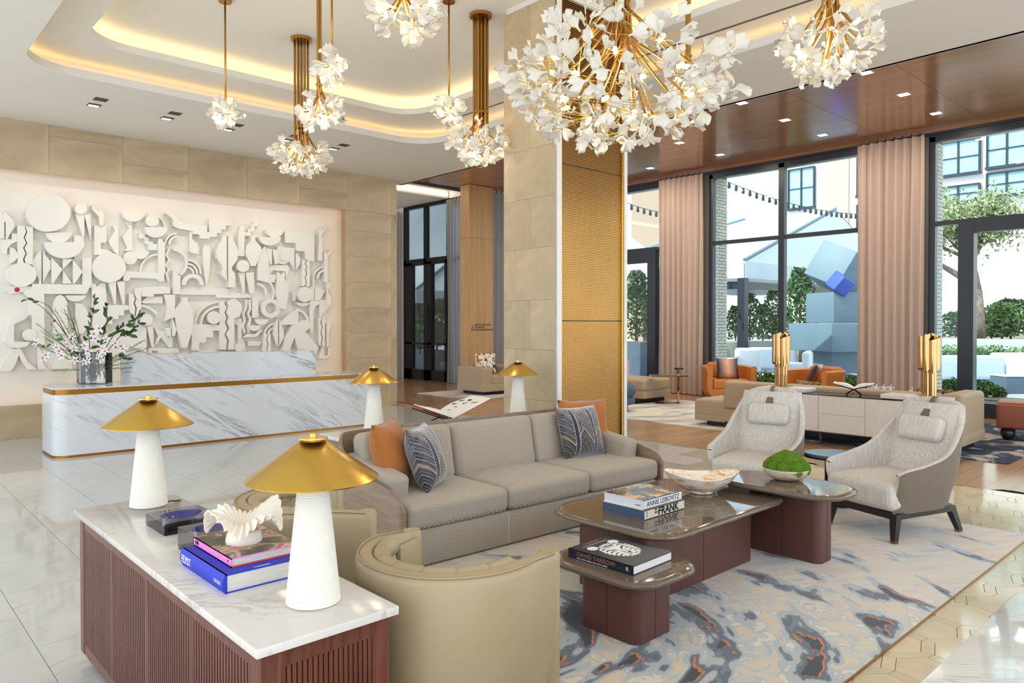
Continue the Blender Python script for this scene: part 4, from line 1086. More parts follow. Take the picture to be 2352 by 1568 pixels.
c = mixc(nt, band, c, lin((34, 36, 62)))
loop = mth(nt, 'MULTIPLY', ramp(nt, mth(nt, 'FRACT', mth(nt, 'MULTIPLY_ADD', X_, 5.2, 0.72)), [(0.0, (0,0,0)), (0.14, (1,1,1)), (0.20, (0,0,0)), (0.93, (0,0,0)), (0.96, (1,1,1))], 'CONSTANT'), ramp(nt, mth(nt, 'FRACT', mth(nt, 'MULTIPLY', Z_, 55.0)), [(0.0, (1,1,1)), (0.55, (0,0,0))], 'CONSTANT'))
c = mixc(nt, mth(nt, 'MULTIPLY', loop, 0.75), c, lin((206, 198, 190)))
nt.links.new(c, p.inputs['Base Color']); p.inputs['Roughness'].default_value = 0.8; p.inputs['Sheen Weight'].default_value = 0.7
bump(nt, p, noise(nt, tc.outputs['Object'], 180, 2), 0.4, 0.002)
MT['chevron'] = m
pl = pillow_mesh(0.50, 0.50, 0.26); pl2 = pillow_mesh(0.47, 0.47, 0.24)
def pillow(mesh, mat, loc, yaw, lean, label, group='throw cushions on the herringbone sofa', roll=0.0):
    o = ob('throw_cushion', mesh.copy(), None); o.data.materials.append(MT[mat])
    o.matrix_world = Matrix.Translation(loc) @ Matrix.Rotation(yaw, 4, 'Z') @ Matrix.Rotation(lean, 4, 'X') @ Matrix.Rotation(roll, 4, 'Y')
    return tag(o, label, 'cushion', group)
pillow(pl, 'velvet', (2.985, 4.40, 0.425), R(40), R(-16), 'rust velvet cushion at the lamp end of the herringbone sofa')
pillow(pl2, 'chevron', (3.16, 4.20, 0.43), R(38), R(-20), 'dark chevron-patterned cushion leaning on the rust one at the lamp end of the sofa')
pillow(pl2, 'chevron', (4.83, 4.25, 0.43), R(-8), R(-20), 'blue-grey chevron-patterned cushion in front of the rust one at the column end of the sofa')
pillow(pl, 'velvet', (5.02, 4.40, 0.425), R(-22), R(-14), 'rust velvet cushion half behind the patterned one at the column end of the sofa')

# ---------------- table behind the sofa
t = thing('sofa_back_table', 'narrow pale console table hidden behind the herringbone sofa', 'table', (4.02, 5.17, 0))
MB().box(-1.15, 1.12, -0.20, 0.20, 0.69, 0.72).build('table_top', MT['marble_top'], t, smooth=0)
for sx in (-1.05, 1.05):
    MB().box(sx-0.06, sx+0.06, -0.17, 0.17, 0, 0.69).build('table_leg', MT['wood_sofa'], t, smooth=0)

# ---------------- leather tub chairs
def tub_chair(label, loc, rz):
    t = thing('tub_chair', label, 'chair', loc, rz, 'taupe leather tub chairs')
    Rr = 0.36
    P = [(0.20, -Rr), (0.12, -Rr), (0.04, -Rr)] + [(Rr*math.cos(R(a))*1.0, Rr*math.sin(R(a))) for a in range(-90, -271, -10)] + [(0.04, Rr), (0.12, Rr), (0.20, Rr)]
    nrm = path_normals(P)
    rings = []; 
    for (x, y), n_ in zip(P, nrm):
        o = Vector((x, y)); 
        if (o - Vector((0.05, 0))).dot(n_) < 0: n_ = -n_
        zr = 0.735 - 0.03*max(0, x/0.2)
        def q(off, z): return (x + n_.x*off, y + n_.y*off, z)
        rings.append([q(-0.045, 0.07), q(-0.005, 0.40), q(0.0, zr-0.025), q(-0.006, zr-0.008), q(-0.016, zr), q(-0.060, zr+0.004), q(-0.068, zr-0.008), q(-0.075, 0.40), q(-0.085, 0.07)])
    sweep(rings).build('outer_shell', MT['leather_olive'], t, smooth=50)
    # piping along the outer edge of the rim
    pp = []
    for (x, y), n_ in zip(P, nrm):
        if (Vector((x, y)) - Vector((0.05, 0))).dot(n_) < 0: n_ = -n_
        pp.append((x + n_.x*(-0.012), y + n_.y*(-0.012), 0.737 - 0.03*max(0, x/0.2)))
    MB().tube(pp, 0.0035, 6).build('rim_piping', MT['leather_olive'], t, smooth=180)
    # padded inner roll with creases
    rp = catmull([((Rr-0.098)*math.cos(R(a)), (Rr-0.098)*math.sin(R(a))) for a in range(-95, -266, -10)], 6)
    rad = [0.036 - (0.006 if (i % 15) in (0,) else 0.0) for i in range(len(rp))]
    MB().tube([(x, y, 0.712) for x, y in rp], rad, 10).build('back_roll', MT['leather_olive'], t, smooth=180)
    # tufted inner back
    def tuft(u, v):
        a = R(-90 - 180*u); z = 0.36 + 0.36*v
        du = u*9; dv = v*3
        b_ = abs(math.sin(PI*(du + dv)/2)*math.sin(PI*(du - dv)/2))
        r_ = Rr - 0.085 - 0.035*b_**0.6
        return (r_*math.cos(a), r_*math.sin(a), z)
    MB().grid(tuft, 90, 24).build('tufted_back', MT['leather_olive'], t, smooth=180)
    for s in (-1, 1):
        mb = MB()
        mb.lathe([(0.0, 0.07), (0.040, 0.07), (0.042, 0.4), (0.042, 0.700), (0.036, 0.713), (0.0, 0.715)], 20, Matrix.Translation((0.205, s*(Rr - 0.042), 0)))
        mb.build('arm_front', MT['leather_olive'], t, smooth=50)
        MB().box(0.05, 0.20, s*(Rr-0.082)-0.012, s*(Rr-0.082)+0.012, 0.36, 0.69).build('arm_pad', MT['leather_olive'], t, smooth=30, bevel=0.008)
    MB().rbox((0.03, 0, 0.36), (0.56, 0.52, 0.15), 0.05, 4, 3, 0.02).build('seat_cushion', MT['leather_olive'], t, smooth=180)
    MB().prism([(0.24, -0.30), (0.24, 0.30)] + [(0.28*math.cos(R(a)), 0.30*math.sin(R(a))) for a in range(90, 271, 15)], 0.06, 0.29).build('seat_base', MT['leather_olive'], t, smooth=40)
    MB().prism([(0.20, -0.26), (0.20, 0.26)] + [(0.26*math.cos(R(a)), 0.26*math.sin(R(a))) for a in range(90, 271, 15)], 0.0, 0.06).build('plinth', MT['wood_blackish'], t, smooth=40)
    return t
tub_chair('taupe leather tub chair in the foreground, its back against the slatted console', (1.715, 2.19, 0.016), R(21))
tub_chair('tufted taupe leather tub chair half hidden behind the lamp, next to the sofa', (1.72, 3.33, 0.016), R(-16))

# ---------------- high-backed lounge chairs
def lounge_chair(label, loc, rz):
    """local: facing +x, back towards -x"""
    t = thing('lounge_chair', label, 'chair', loc, rz, 'pale high-backed lounge chairs')
    ctl = [(0.38, -0.315, 0.49), (0.31, -0.335, 0.52), (0.12, -0.345, 0.545), (-0.10, -0.345, 0.61), (-0.23, -0.325, 0.77), (-0.285, -0.285, 0.905), (-0.31, -0.215, 0.965), (-0.322, -0.11, 0.985), (-0.325, 0.0, 0.99)]
    ctl += [(x, -y, z) for x, y, z in ctl[-2::-1]]
    path = catmull(ctl, 6)
    nrm = path_normals(path)
    Z0 = 0.20
    def pos(i, off, f):
        x, y, zr = path[i]; n_ = nrm[i]
        if (Vector((x, y)) - Vector((0.1, 0))).dot(n_) < 0: n_ = -n_
        z = Z0 + (zr - Z0)*f
        w = max(0.0, min(1.0, (0.05 - x)/0.35))             # how much this is 'back'
        lean = -0.30*(z - 0.35)*w if z > 0.35 else 0.0
        flare = (0.015*max(0, (z-0.35))/0.2)*(1-w) - 0.035*max(0, z-0.55)*w
        tuck = -0.05*max(0.0, (0.42 - z)/0.22)
        return (x + n_.x*(off + tuck) + lean, y*(1 - 0.06*max(0, z-0.6)/0.4*w) + n_.y*(off + tuck + flare), z)
    nz = 10
    inner = MB(); outer = MB()
    n = len(path)
    inner.grid(lambda u, v: pos(round(u*(n-1)), -0.042, v), n-1, nz)
    # rounded rim belongs to the inner upholstery
    inner.grid(lambda u, v: (lambda a, b_: tuple(a[k] + (b_[k]-a[k])*v + (0.008*math.sin(PI*v) if k == 2 else 0) for k in range(3)))(pos(round(u*(n-1)), -0.042, 1.0), pos(round(u*(n-1)), 0.0, 1.0)), n-1, 4)
    for e in (0, n-1):
        inner.add([pos(e, -0.042, k/nz) for k in range(nz+1)] + [pos(e, 0.0, k/nz) for k in range(nz+1)], [(k, k+1, nz+1+k+1, nz+1+k) for k in range(nz)])
    inner.build('inner_shell', MT['chair_fabric'], t, smooth=180)
    outer.grid(lambda u, v: pos(round(u*(n-1)), 0.0, v), n-1, nz)
    outer.build('outer_shell', MT['chair_back'], t, smooth=180)
    # back pad and seat
    bp = MB()
    def pad(u, v):
        y = (u - 0.5)*0.56*(1 - 0.06*v**3); z = 0.36 + 0.60*v
        x = -0.235 - 0.30*(z - 0.35) + 0.05*math.cos(PI*(u-0.5))**0.5*(1 if 0 < u < 1 else 0) - 0.03*v**4
        return (x, y, z)
    bp.grid(pad, 12, 12)
    bp.build('back_pad', MT['chair_fabric'], t, smooth=180)
    MB().rbox((0.09, 0, 0.325), (0.66, 0.60, 0.20), 0.055, 4, 4, 0.025).build('seat_cushion', MT['chair_fabric'], t, smooth=180)
    hp = MB().rbox((0, 0, 0), (0.11, 0.38, 0.20), 0.052, 4, 4).build('head_pillow', MT['chair_fabric'], t, smooth=180)
    hp.location = (-0.300, 0, 0.76); hp.rotation_euler = (0, R(-17), 0)
    MB().add([(-0.335, -0.034, 0.86), (-0.335, 0.034, 0.86), (-0.452, 0.010, 1.008), (-0.452, -0.010, 1.008), (-0.345, -0.034, 0.855), (-0.345, 0.034, 0.855), (-0.462, 0.010, 1.002), (-0.462, -0.010, 1.002)], [(0,1,2,3),(7,6,5,4),(0,4,5,1),(1,5,6,2),(2,6,7,3),(3,7,4,0)]).add([(-0.452, -0.010, 1.008), (-0.452, 0.010, 1.008), (-0.53, 0.014, 0.985), (-0.53, -0.014, 0.985)], [(0,1,2,3)]).build('head_strap', MT['ribbon'], t, smooth=0)
    # dark base
    MB().prism(rrect(-0.30, 0.37, -0.29, 0.29, 0.06, 5), 0.165, 0.215).build('seat_frame', MT['dark_wood'], t, smooth=40)
    for (x, y, dx, dy) in ((0.34, 0.27, 0.04, 0.02), (0.34, -0.27, 0.04, -0.02), (-0.28, 0.25, -0.07, 0.03), (-0.28, -0.25, -0.07, -0.03)):
        a, b_ = 0.030, 0.019
        lg = MB().add([(x-a, y-a, 0.205), (x+a, y-a, 0.205), (x+a, y+a, 0.205), (x-a, y+a, 0.205), (x+dx-b_, y+dy-b_, 0.018), (x+dx+b_, y+dy-b_, 0.018), (x+dx+b_, y+dy+b_, 0.018), (x+dx-b_, y+dy+b_, 0.018)], [(0,1,2,3),(7,6,5,4),(0,4,5,1),(1,5,6,2),(2,6,7,3),(3,7,4,0)]).build('leg', MT['dark_wood'], t, smooth=0)
        MB().box(x+dx-0.019, x+dx+0.019, y+dy-0.019, y+dy+0.019, 0.0, 0.018).build('leg_cap', MT['brass_dark'], lg, smooth=0)
    return t
lounge_chair('pale high-backed lounge chair on the right, showing its woven brown side and dark legs', (6.06, 2.14, 0.016), R(162))
lounge_chair('pale high-backed lounge chair nearer the sofa, its legs hidden by the moss table', (6.02, 3.27, 0.016), R(192))

# ---------------- small side table between the lounge chairs
t = thing('side_table', 'small blue-slate side table with a dark stem between the lounge chairs', 'table', (6.44, 2.80, 0.016))
MB().prism([(0.215*(1+0.035*math.cos(3*2*PI*k/48))*math.cos(2*PI*k/48), 0.215*(1+0.035*math.cos(3*2*PI*k/48))*math.sin(2*PI*k/48)) for k in range(48)], 0.43, 0.452).build('table_top', MT['slate_top'], t, smooth=40)
MB().prism([(0.22*(1+0.035*math.cos(3*2*PI*k/48))*math.cos(2*PI*k/48), 0.22*(1+0.035*math.cos(3*2*PI*k/48))*math.sin(2*PI*k/48)) for k in range(48)], 0.415, 0.43).build('table_rim', MT['black'], t, smooth=40)
MB().cyl(0, 0, 0.0, 0.42, 0.055, n=24).build('stem', MT['black'], t, smooth=40)
for k in range(3):
    a = 2*PI*k/3 + 0.4
    MB().cyl(0.10*math.cos(a), 0.10*math.sin(a), 0.0, 0.12 + 0.0*k, 0.07, n=24).build('base_drum', MT['black'], t, smooth=40)
    MB().cyl(0.10*math.cos(a), 0.10*math.sin(a), 0.12, 0.126, 0.068, n=24).build('drum_top', MT['slate_top'], t, smooth=40)
# ================================================================ RECEPTION DESK AND FLOWERS
desk = thing('reception_desk', 'long white marble reception desk with a brass band, in front of the mural', 'desk', (0, 0, 0))
def dplan(x0, x1, y0, y1, r, ins=0.0):
    x0 += ins; x1 -= ins; y0 += ins; y1 -= ins
    pts = []
    for k in range(9): a = R(180 + 90*k/8); pts.append((x0 + r + r*math.cos(a), y0 + r + r*math.sin(a)))
    pts += [(x1, y0), (x1, y1)]
    for k in range(9): a = R(90 + 90*k/8); pts.append((x0 + r + r*math.cos(a), y1 - r + r*math.sin(a)))
    return pts
MB().prism(dplan(1.90, 6.2, 10.02, 10.86, 0.17), 0.03, 0.757).build('marble_front', MT['marble_desk'], desk, smooth=40)
MB().prism(dplan(1.90, 6.2, 10.02, 10.86, 0.16, 0.012), 0.757, 0.82).build('brass_band', MT['brass_dark'], desk, smooth=40)
MB().prism(dplan(1.90, 6.2, 10.02, 10.86, 0.17), 0.82, 0.835).build('marble_top', MT['marble_desk'], desk, smooth=40)
MB().prism(dplan(1.90, 6.2, 10.02, 10.86, 0.17, 0.004), 0.0, 0.03).build('brass_base', MT['brass_dark'], desk, smooth=40)
MB().prism(dplan(2.85, 5.58, 10.58, 11.05, 0.15), 0.835, 1.19).build('raised_counter', MT['marble_desk'], desk, smooth=40)

FZ = R(47.15 - 90); FS = 0.00566
def fl(px, py, dep=0.0): return ((px - 210)*FS, dep, 0.835 + (882 - py)*FS)
for (cx, w, d, y, lab) in ((180, 0.18, 0.18, 0.16, 'clear square glass vase, the left one of the pair on the reception desk'), (222, 0.35, 0.20, -0.05, 'clear wide glass vase, the right one of the pair on the reception desk')):
    lx = (cx - 210)*FS
    c = Vector((2.455, 10.66)) + Vector((math.cos(FZ)*lx - math.sin(FZ)*y, math.sin(FZ)*lx + math.cos(FZ)*y))
    v = thing('glass_vase', lab, 'vase', (c.x, c.y, 0.835), FZ)
    o_ = rrect(-w/2, w/2, -d/2, d/2, 0.03, 4); i_ = rrect(-w/2+0.008, w/2-0.008, -d/2+0.008, d/2-0.008, 0.024, 4)
    slab_with_hole(o_, i_, 0.012, 0.40).build('vase_wall', MT['vase_glass'], v, smooth=30)
    MB().prism(o_, 0.0, 0.012).build('vase_bottom', MT['vase_glass'], v, smooth=30)
fa = thing('flower_arrangement', 'tall arrangement of white orchids and camellia branches in the glass vases', 'flowers', (2.455, 10.66, 0.0), FZ)
fr_ = random.Random(11)
lf = MB()
def leafshape(u, v):
    a = 2*u - 1; w = 0.42*math.sin(PI*min(1, v*0.97 + 0.03))**0.8
    return (a*w*0.5, v, 0.10*abs(a)**2*w + 0.10*math.sin(PI*v))
def leafshape2(u, v): p_ = leafshape(u, v); return (p_[0], p_[1], p_[2] + 0.012)
leafm = MB().grid(leafshape, 4, 8).grid(leafshape2, 4, 8).mesh('leaf', 180)
def put_leaf(pos, direc, size, mat, roll=None):
    d = Vector(direc).normalized(); s = d.cross(Vector((fr_.uniform(-1,1), -1.2, fr_.uniform(-0.5,0.8)))).normalized(); n_ = s.cross(d)
    o = ob('leaf', leafm, None, fa)
    o.matrix_local = Matrix(((s.x,d.x,n_.x,pos[0]),(s.y,d.y,n_.y,pos[1]),(s.z,d.z,n_.z,pos[2]),(0,0,0,1))) @ Matrix.Scale(size, 4)
    return o
leafm.materials.append(MT['leaf_dark'])
branches = [
    [(205, 860), (150, 770), (105, 715), (70, 690), (42, 670)], [(150, 770), (110, 705), (62, 690)], [(210, 850), (205, 780), (215, 730), (222, 690)],
    [(215, 850), (235, 780), (250, 740), (252, 705)], [(215, 850), (260, 770), (295, 745), (322, 727)], [(215, 850), (265, 780), (290, 765), (310, 745)],
    [(205, 850), (180, 790), (165, 740), (140, 715)], [(205, 855), (150, 800), (110, 775), (85, 760)], [(205, 855), (160, 810), (110, 800), (82, 786)], [(215, 850), (290, 810), (330, 800)], [(210, 860), (280, 825), (318, 830)], [(210, 850), (225, 800), (262, 765), (300, 770)]]
for bi, br in enumerate(branches):
    dep = fr_.uniform(-0.15, 0.12)
    pts = catmull([fl(x, y, dep*(k/len(br))) for k, (x, y) in enumerate(br)], 5)
    MB().tube(pts, [0.006 - 0.0045*i/len(pts) for i in range(len(pts))], 5).build('branch', MT['twig'], fa, smooth=180)
    if bi in (2, 3, 4, 5, 11, 1):
        for i in range(6, len(pts)):
            for _ in range(2 if bi != 1 else 1):
                if fr_.random() < 0.72:
                    d = Vector(pts[i]) - Vector(pts[i-1]); d = d.normalized() + Vector((fr_.uniform(-1,1), fr_.uniform(-1,0.6), fr_.uniform(-0.7,0.7)))
                    put_leaf(pts[i], d, fr_.uniform(0.065, 0.105), 'leaf_dark')
for _ in range(26):
    put_leaf(fl(fr_.uniform(110, 300), fr_.uniform(770, 830), fr_.uniform(-0.15, 0.1)), (fr_.uniform(-1,1), fr_.uniform(-1,0.3), fr_.uniform(-0.4,0.9)), fr_.uniform(0.07, 0.11), 'leaf_dark')
# feathery needle sprays: too many needles to count
nd = MB()
for (a, b_) in (((200, 840), (138, 712)), ((200, 840), (150, 705)), ((195, 840), (165, 715)), ((190, 845), (125, 745)), ((200, 845), (95, 745)), ((195, 845), (90, 775)), ((200, 845), (80, 785)), ((200, 840), (175, 730)), ((215, 845), (330, 802)), ((215, 845), (322, 832)), ((215, 850), (305, 845)), ((205, 850), (140, 850)), ((215, 845), (320, 785))):
    dep = fr_.uniform(-0.2, 0.1); p0, p1 = Vector(fl(*a, 0)), Vector(fl(*b_, dep))
    for k in range(70):
        t_ = fr_.uniform(0.25, 1.0); c_ = p0.lerp(p1, t_); d = ((p1-p0).normalized() + Vector((fr_.uniform(-1,1), fr_.uniform(-1,1), fr_.uniform(-1,1)))*0.75).normalized()
        nd.tube([c_, c_ + d*fr_.uniform(0.02, 0.055)], [0.0028, 0.0008], 3)
    nd.tube([p0, p0.lerp(p1, 0.5), p1], 0.003, 4)
tag(nd.build('needle_spray', MT['leaf_mid'], fa, smooth=0), kind='stuff')
um = MB()
for k in range(26):
    a = fl(fr_.uniform(188, 232), 838, fr_.uniform(-0.08, 0.12)); b_ = fl(fr_.uniform(172, 250), fr_.uniform(862, 880), fr_.uniform(-0.08, 0.1)); um.tube([a, b_], 0.004, 4)
um.build('cut_stem', MT['twig'], fa, smooth=0)
pet = MB()
for k in range(5):
    a0 = R(90 + 72*k)
    def pf(u, v, a0=a0):
        w = 0.34*math.sin(PI*min(1, 0.08+0.9*v))**0.7; a = (2*u - 1)*w*0.5; y = v
        z = 0.22*v*v - 0.3*a*a
        return (a*math.cos(a0 - PI/2) - y*math.sin(a0 - PI/2), a*math.sin(a0 - PI/2) + y*math.cos(a0 - PI/2), z)
    pet.grid(pf, 4, 5); pet.grid(lambda u, v, pf=pf: (pf(u, v)[0], pf(u, v)[1], pf(u, v)[2] - 0.02), 4, 5)
petm = pet.mesh('petals', 180); petm.materials.append(MT['petal'])
thm = MB().lathe([(0.0, 0.0), (0.12, 0.02), (0.20, 0.12), (0.15, 0.28), (0.0, 0.22)], 12).mesh('throat', 180); thm.materials.append(MT['petal_pink'])
for (px, py) in ((107, 787), (128, 815), (150, 798), (185, 773), (190, 801), (207, 795), (222, 806), (234, 768), (258, 800), (262, 780), (281, 789), (300, 801), (196, 826), (211, 831), (229, 827), (252, 822), (119, 822), (243, 755), (172, 816), (298, 803), (268, 806), (240, 778), (158, 806), (180, 790)):
    s_ = fr_.uniform(0.055, 0.070)
    h = ob('orchid_bloom', petm, None, fa, fl(px, py, fr_.uniform(-0.30, -0.12)), (R(90 + fr_.uniform(-25, 25)), fr_.uniform(-0.5, 0.5), fr_.uniform(-0.5, 0.5)), (s_, s_, s_))
    ob('throat', thm, None, h)
cam_m = bmesh.new(); bmesh.ops.create_icosphere(cam_m, subdivisions=2, radius=1)
for v in cam_m.verts: v.co *= 1 + fr_.uniform(-0.2, 0.2)
cmm = bpy.data.meshes.new('camellia_bud'); cam_m.to_mesh(cmm); cam_m.free(); cmm.materials.append(MT['camellia'])
for (px, py, s_) in ((40, 667, 0.032), (322, 726, 0.030), (170, 757, 0.015), (99, 797, 0.02), (125, 738, 0.018)):
    ob('camellia_bud', cmm, None, fa, fl(px, py, -0.02), None, (s_, s_, s_))

# ================================================================ FURNITURE BEYOND
# pale rugs
m, nt, p = new_mat('misty_rug')
f = noise(nt, coords(nt, (0.7, 1.6, 1), (0,0,R(20))), 1.5, 4, 0.6, 0.6)
c = ramp(nt, f, [(0.36, lin((150, 156, 164))), (0.5, lin((204, 200, 194))), (0.62, lin((226, 220, 210)))])
nt.links.new(c, p.inputs['Base Color']); p.inputs['Roughness'].default_value = 0.95; MT['rug_misty'] = m
tag(MB().box(9.78, 13.1, 5.6, 9.0, 0.001, 0.012).build('area_rug', MT['rug_misty'], smooth=0), 'misty grey and ivory rug in front of the orange tub chair', 'rug')
m, nt, p = new_mat('marbled_dark_rug')
f = noise(nt, coords(nt), 2.2, 5, 0.6, 1.0)
c = ramp(nt, f, [(0.40, lin((30, 40, 58))), (0.52, lin((60, 70, 88))), (0.58, lin((196, 190, 184))), (0.72, lin((206, 176, 150)))])
nt.links.new(c, p.inputs['Base Color']); p.inputs['Roughness'].default_value = 0.95; MT['rug_dark'] = m
tag(MB().box(9.83, 13.6, 2.25, 5.45, 0.001, 0.012).build('area_rug', MT['rug_dark'], smooth=0), 'dark marbled rug under the sand-coloured sofa and russet bench', 'rug')
tag(MB().box(9.9, 12.0, 11.9, 13.9, 0.001, 0.012).build('area_rug', MT['rug_misty'], smooth=0), 'pale grey rug under the sand armchair near the oak pillar', 'rug')

# white credenza
t = thing('credenza', 'long white credenza with drawers standing behind the sand sofa', 'credenza', (9.81, 4.0, 0.012))
MB().box(-0.20, 0.20, -1.15, 1.25, 0.165, 0.645).build('cabinet_body', MT['white_lacquer'], t, smooth=0)
MB().box(-0.205, 0.20, -0.72, 0.80, 0.645, 0.66).build('smoked_top', MT['smoke_glass'], t, smooth=0)
MB().box(-0.18, 0.2, -0.72, 0.80, 0.646, 0.650).build('dark_top_liner', MT['wood_sofa'], t, smooth=0)
for (ya, yb, za, zb, nm) in ((0.355, 1.24, 0.175, 0.64, 'door'), (-0.245, 0.345, 0.175, 0.40, 'drawer'), (-0.245, 0.345, 0.41, 0.64, 'drawer'), (-1.14, -0.255, 0.175, 0.64, 'door')):
    MB().box(-0.212, -0.20, ya, yb, za, zb).build(nm, MT['white_lacquer'], t, smooth=0)
for (ya, yb) in ((-0.72, -0.42), (0.55, 0.86)): MB().box(-0.18, 0.18, ya, yb, 0.66, 0.715).build('tray_box', MT['white_lacquer'], t, smooth=0, bevel=0.01)
for (ya, yb) in ((-1.15, -0.72), (0.86, 1.25)): MB().box(-0.20, 0.20, ya, yb, 0.645, 0.70).build('end_plinth', MT['white_lacquer'], t, smooth=0)
MB().box(-0.12, 0.15, -1.0, 1.1, 0.14, 0.165).build('underframe', MT['leather_plum'], t, smooth=0)
for y in (-0.95, -0.35, 0.35, 1.0): MB().box(-0.14, -0.10, y-0.02, y+0.02, 0.0, 0.15).build('leg', MT['dark_wood'], t, smooth=0)
def tube_lamp(loc, label, h=0.76, r=0.115):
    t = thing('tube_lamp', label, 'lamp', loc, 0.4, 'polished gold lamps made of clustered tubes')
    for k in range(7):
        a = 2*PI*k/7; lo = 0.30 + 0.06*((k*3) % 4)/3; hi = h - 0.05*((k*5) % 3)/2
        x, y = r*0.72*math.cos(a), r*0.72*math.sin(a)
        o_, i_ = r*0.36, r*0.33
        mb = MB(); n = 16
        arc = [(-110 + 220*j/n) for j in range(n+1)]
        vs = []; 
        for (rad, zz_) in ((o_, lo), (o_, hi), (i_, hi), (i_, lo)):
            for j, q in enumerate(arc):
                slope = 0.05*(j/n - 0.5) if True else 0
                vs.append((x + rad*math.cos(a + R(q)), y + rad*math.sin(a + R(q)), zz_ + slope))
        N_ = n + 1
        fs = [(g*N_+j, g*N_+j+1, ((g+1) % 4)*N_+j+1, ((g+1) % 4)*N_+j) for g in range(4) for j in range(n)]
        mb.add(vs, fs); mb.build('shade_tube', MT['chrome_gold'], t, smooth=40)
        MB().lathe([(r*0.24, 0.0), (r*0.24, lo + 0.12)], 14, Matrix.Translation((x*0.72, y*0.72, 0))).build('stem_tube', MT['chrome_gold'], t, smooth=60)
    MB().cyl(0, 0, 0, 0.01, r*0.95, n=28).build('base_plate', MT['chrome_gold'], t)
    MB().lathe([(0, lo+0.1), (0.02, lo+0.12), (0.02, lo+0.2), (0, lo+0.22)], 10).build('bulb', MT['lamp_bulb'], t)
    return t
tube_lamp((9.85, 5.0, 0.712), 'gold tube lamp on the credenza, behind the lounge chair nearer the sofa')
tube_lamp((9.88, 3.10, 0.712), 'gold tube lamp on the credenza, behind the right-hand lounge chair')
open_book('open_book', 'open white book on a black crossed stand on the credenza', (9.82, 3.98, 0.76), R(-70), 0.24, 0.24, 'navy', R(15))
book_stand((9.82, 3.98, 0.672), R(-70), 0.17, 0.24, R(15), 'black crossed stand under the open book on the credenza', h=0.086)
def orchid_pot(loc, label, n=5, sd=1):
    rr_ = random.Random(sd); t = thing('orchid_pot', label, 'flowers', loc)
    MB().lathe([(0, 0), (0.05, 0), (0.06, 0.09), (0.055, 0.09), (0.045, 0.01), (0, 0.01)], 20).build('pot', MT['leaf_dark'], t, smooth=40)
    for k in range(n):
        p_ = (rr_.uniform(-0.12, 0.12), rr_.uniform(-0.16, 0.16), rr_.uniform(0.12, 0.2))
        MB().tube([(0, 0, 0.06), (p_[0]*0.4, p_[1]*0.4, 0.12), p_], 0.004, 5).build('stem', MT['leaf_mid'], t)
        h = ob('orchid_bloom', petm, None, t, p_, (R(90) + rr_.uniform(-0.5, 0.5), rr_.uniform(-0.4, 0.4), R(-60) + rr_.uniform(-0.6, 0.6)), (0.065, 0.065, 0.065))
    return t

# sand sofa, its back to the credenza
t = thing('sofa', 'low sand-coloured sofa facing the windows behind the credenza', 'sofa', (10.06, 2.78, 0.012))
BL = 3.5
for (ya, yb) in ((0.26, 1.32), (1.325, 2.4), (2.405, 3.3)):
    MB().rbox((0.15, (ya+yb)/2, 0.50), (0.26, yb-ya, 0.44), 0.07, 4, 2).build('back_cushion', MT['beige_leather'], t, smooth=180)
    MB().rbox((0.60, (ya+yb)/2, 0.36), (0.66, yb-ya, 0.16), 0.05, 3, 2, 0.015).build('seat_cushion', MT['beige_leather'], t, smooth=180)
MB().rbox((0.47, 0.13, 0.44), (0.94, 0.26, 0.58), 0.06, 4, 2).build('arm', MT['beige_leather'], t, smooth=180)
MB().rbox((0.47, 0.13, 0.165), (0.945, 0.265, 0.15), 0.02, 2, 2).build('arm_base', MT['beige_leather'], t, smooth=180)
MB().rbox((0.47, 1.80, 0.19), (0.93, 3.1, 0.20), 0.02, 2, 2).build('sofa_base', MT['beige_leather'], t, smooth=180)
MB().rbox((0.46, 3.52, 0.28), (0.92, 0.55, 0.26), 0.05, 3, 2, 0.01).build('end_seat', MT['beige_leather'], t, smooth=180)
MB().rbox((0.46, 3.52, 0.13), (0.90, 0.54, 0.12), 0.02, 3, 2).build('end_base', MT['beige_leather'], t, smooth=180)
MB().box(0.08, 0.86, 0.10, 3.6, 0.0, 0.08).build('plinth', MT['black'], t, smooth=0)
m, nt, p = new_mat('golden_floral')
f = noise(nt, coords(nt), 26, 3, 0.6, 1.4)
c = ramp(nt, f, [(0.38, lin((40, 32, 28))), (0.48, lin((110, 84, 50))), (0.54, lin((196, 150, 70))), (0.60, lin((90, 96, 104)))])
nt.links.new(c, p.inputs['Base Color']); p.inputs['Roughness'].default_value = 0.7; MT['floral'] = m
pg = pillow_mesh(0.50, 0.32, 0.14)
pillow(pg, 'floral', (10.62, 5.05, 0.46), R(70), R(22), 'dark golden floral cushion on the sand sofa below the second orange chair', 'floral cushions on the sand sofa')
pillow(pg, 'floral', (10.55, 3.28, 0.46), R(95), R(22), 'dark golden floral cushion on the sand sofa behind the right gold tube lamp', 'floral cushions on the sand sofa')
orchid_pot((11.75, 4.35, 0.45), 'white orchids behind the open book on the credenza', 6, 3)
orchid_pot((11.7, 3.75, 0.45), 'white orchids between the open book and the right gold tube lamp', 5, 6)
t = thing('coffee_table', 'low dark coffee table mostly hidden beyond the sand sofa', 'table', (11.75, 4.1, 0.012))
MB().box(-0.45, 0.45, -0.8, 0.8, 0.40, 0.435).build('table_top', MT['slate_top'], t, smooth=0)
for sx in (-0.38, 0.38):
    for sy in (-0.7, 0.7): MB().box(sx-0.03, sx+0.03, sy-0.03, sy+0.03, 0, 0.4).build('leg', MT['black'], t, smooth=0)

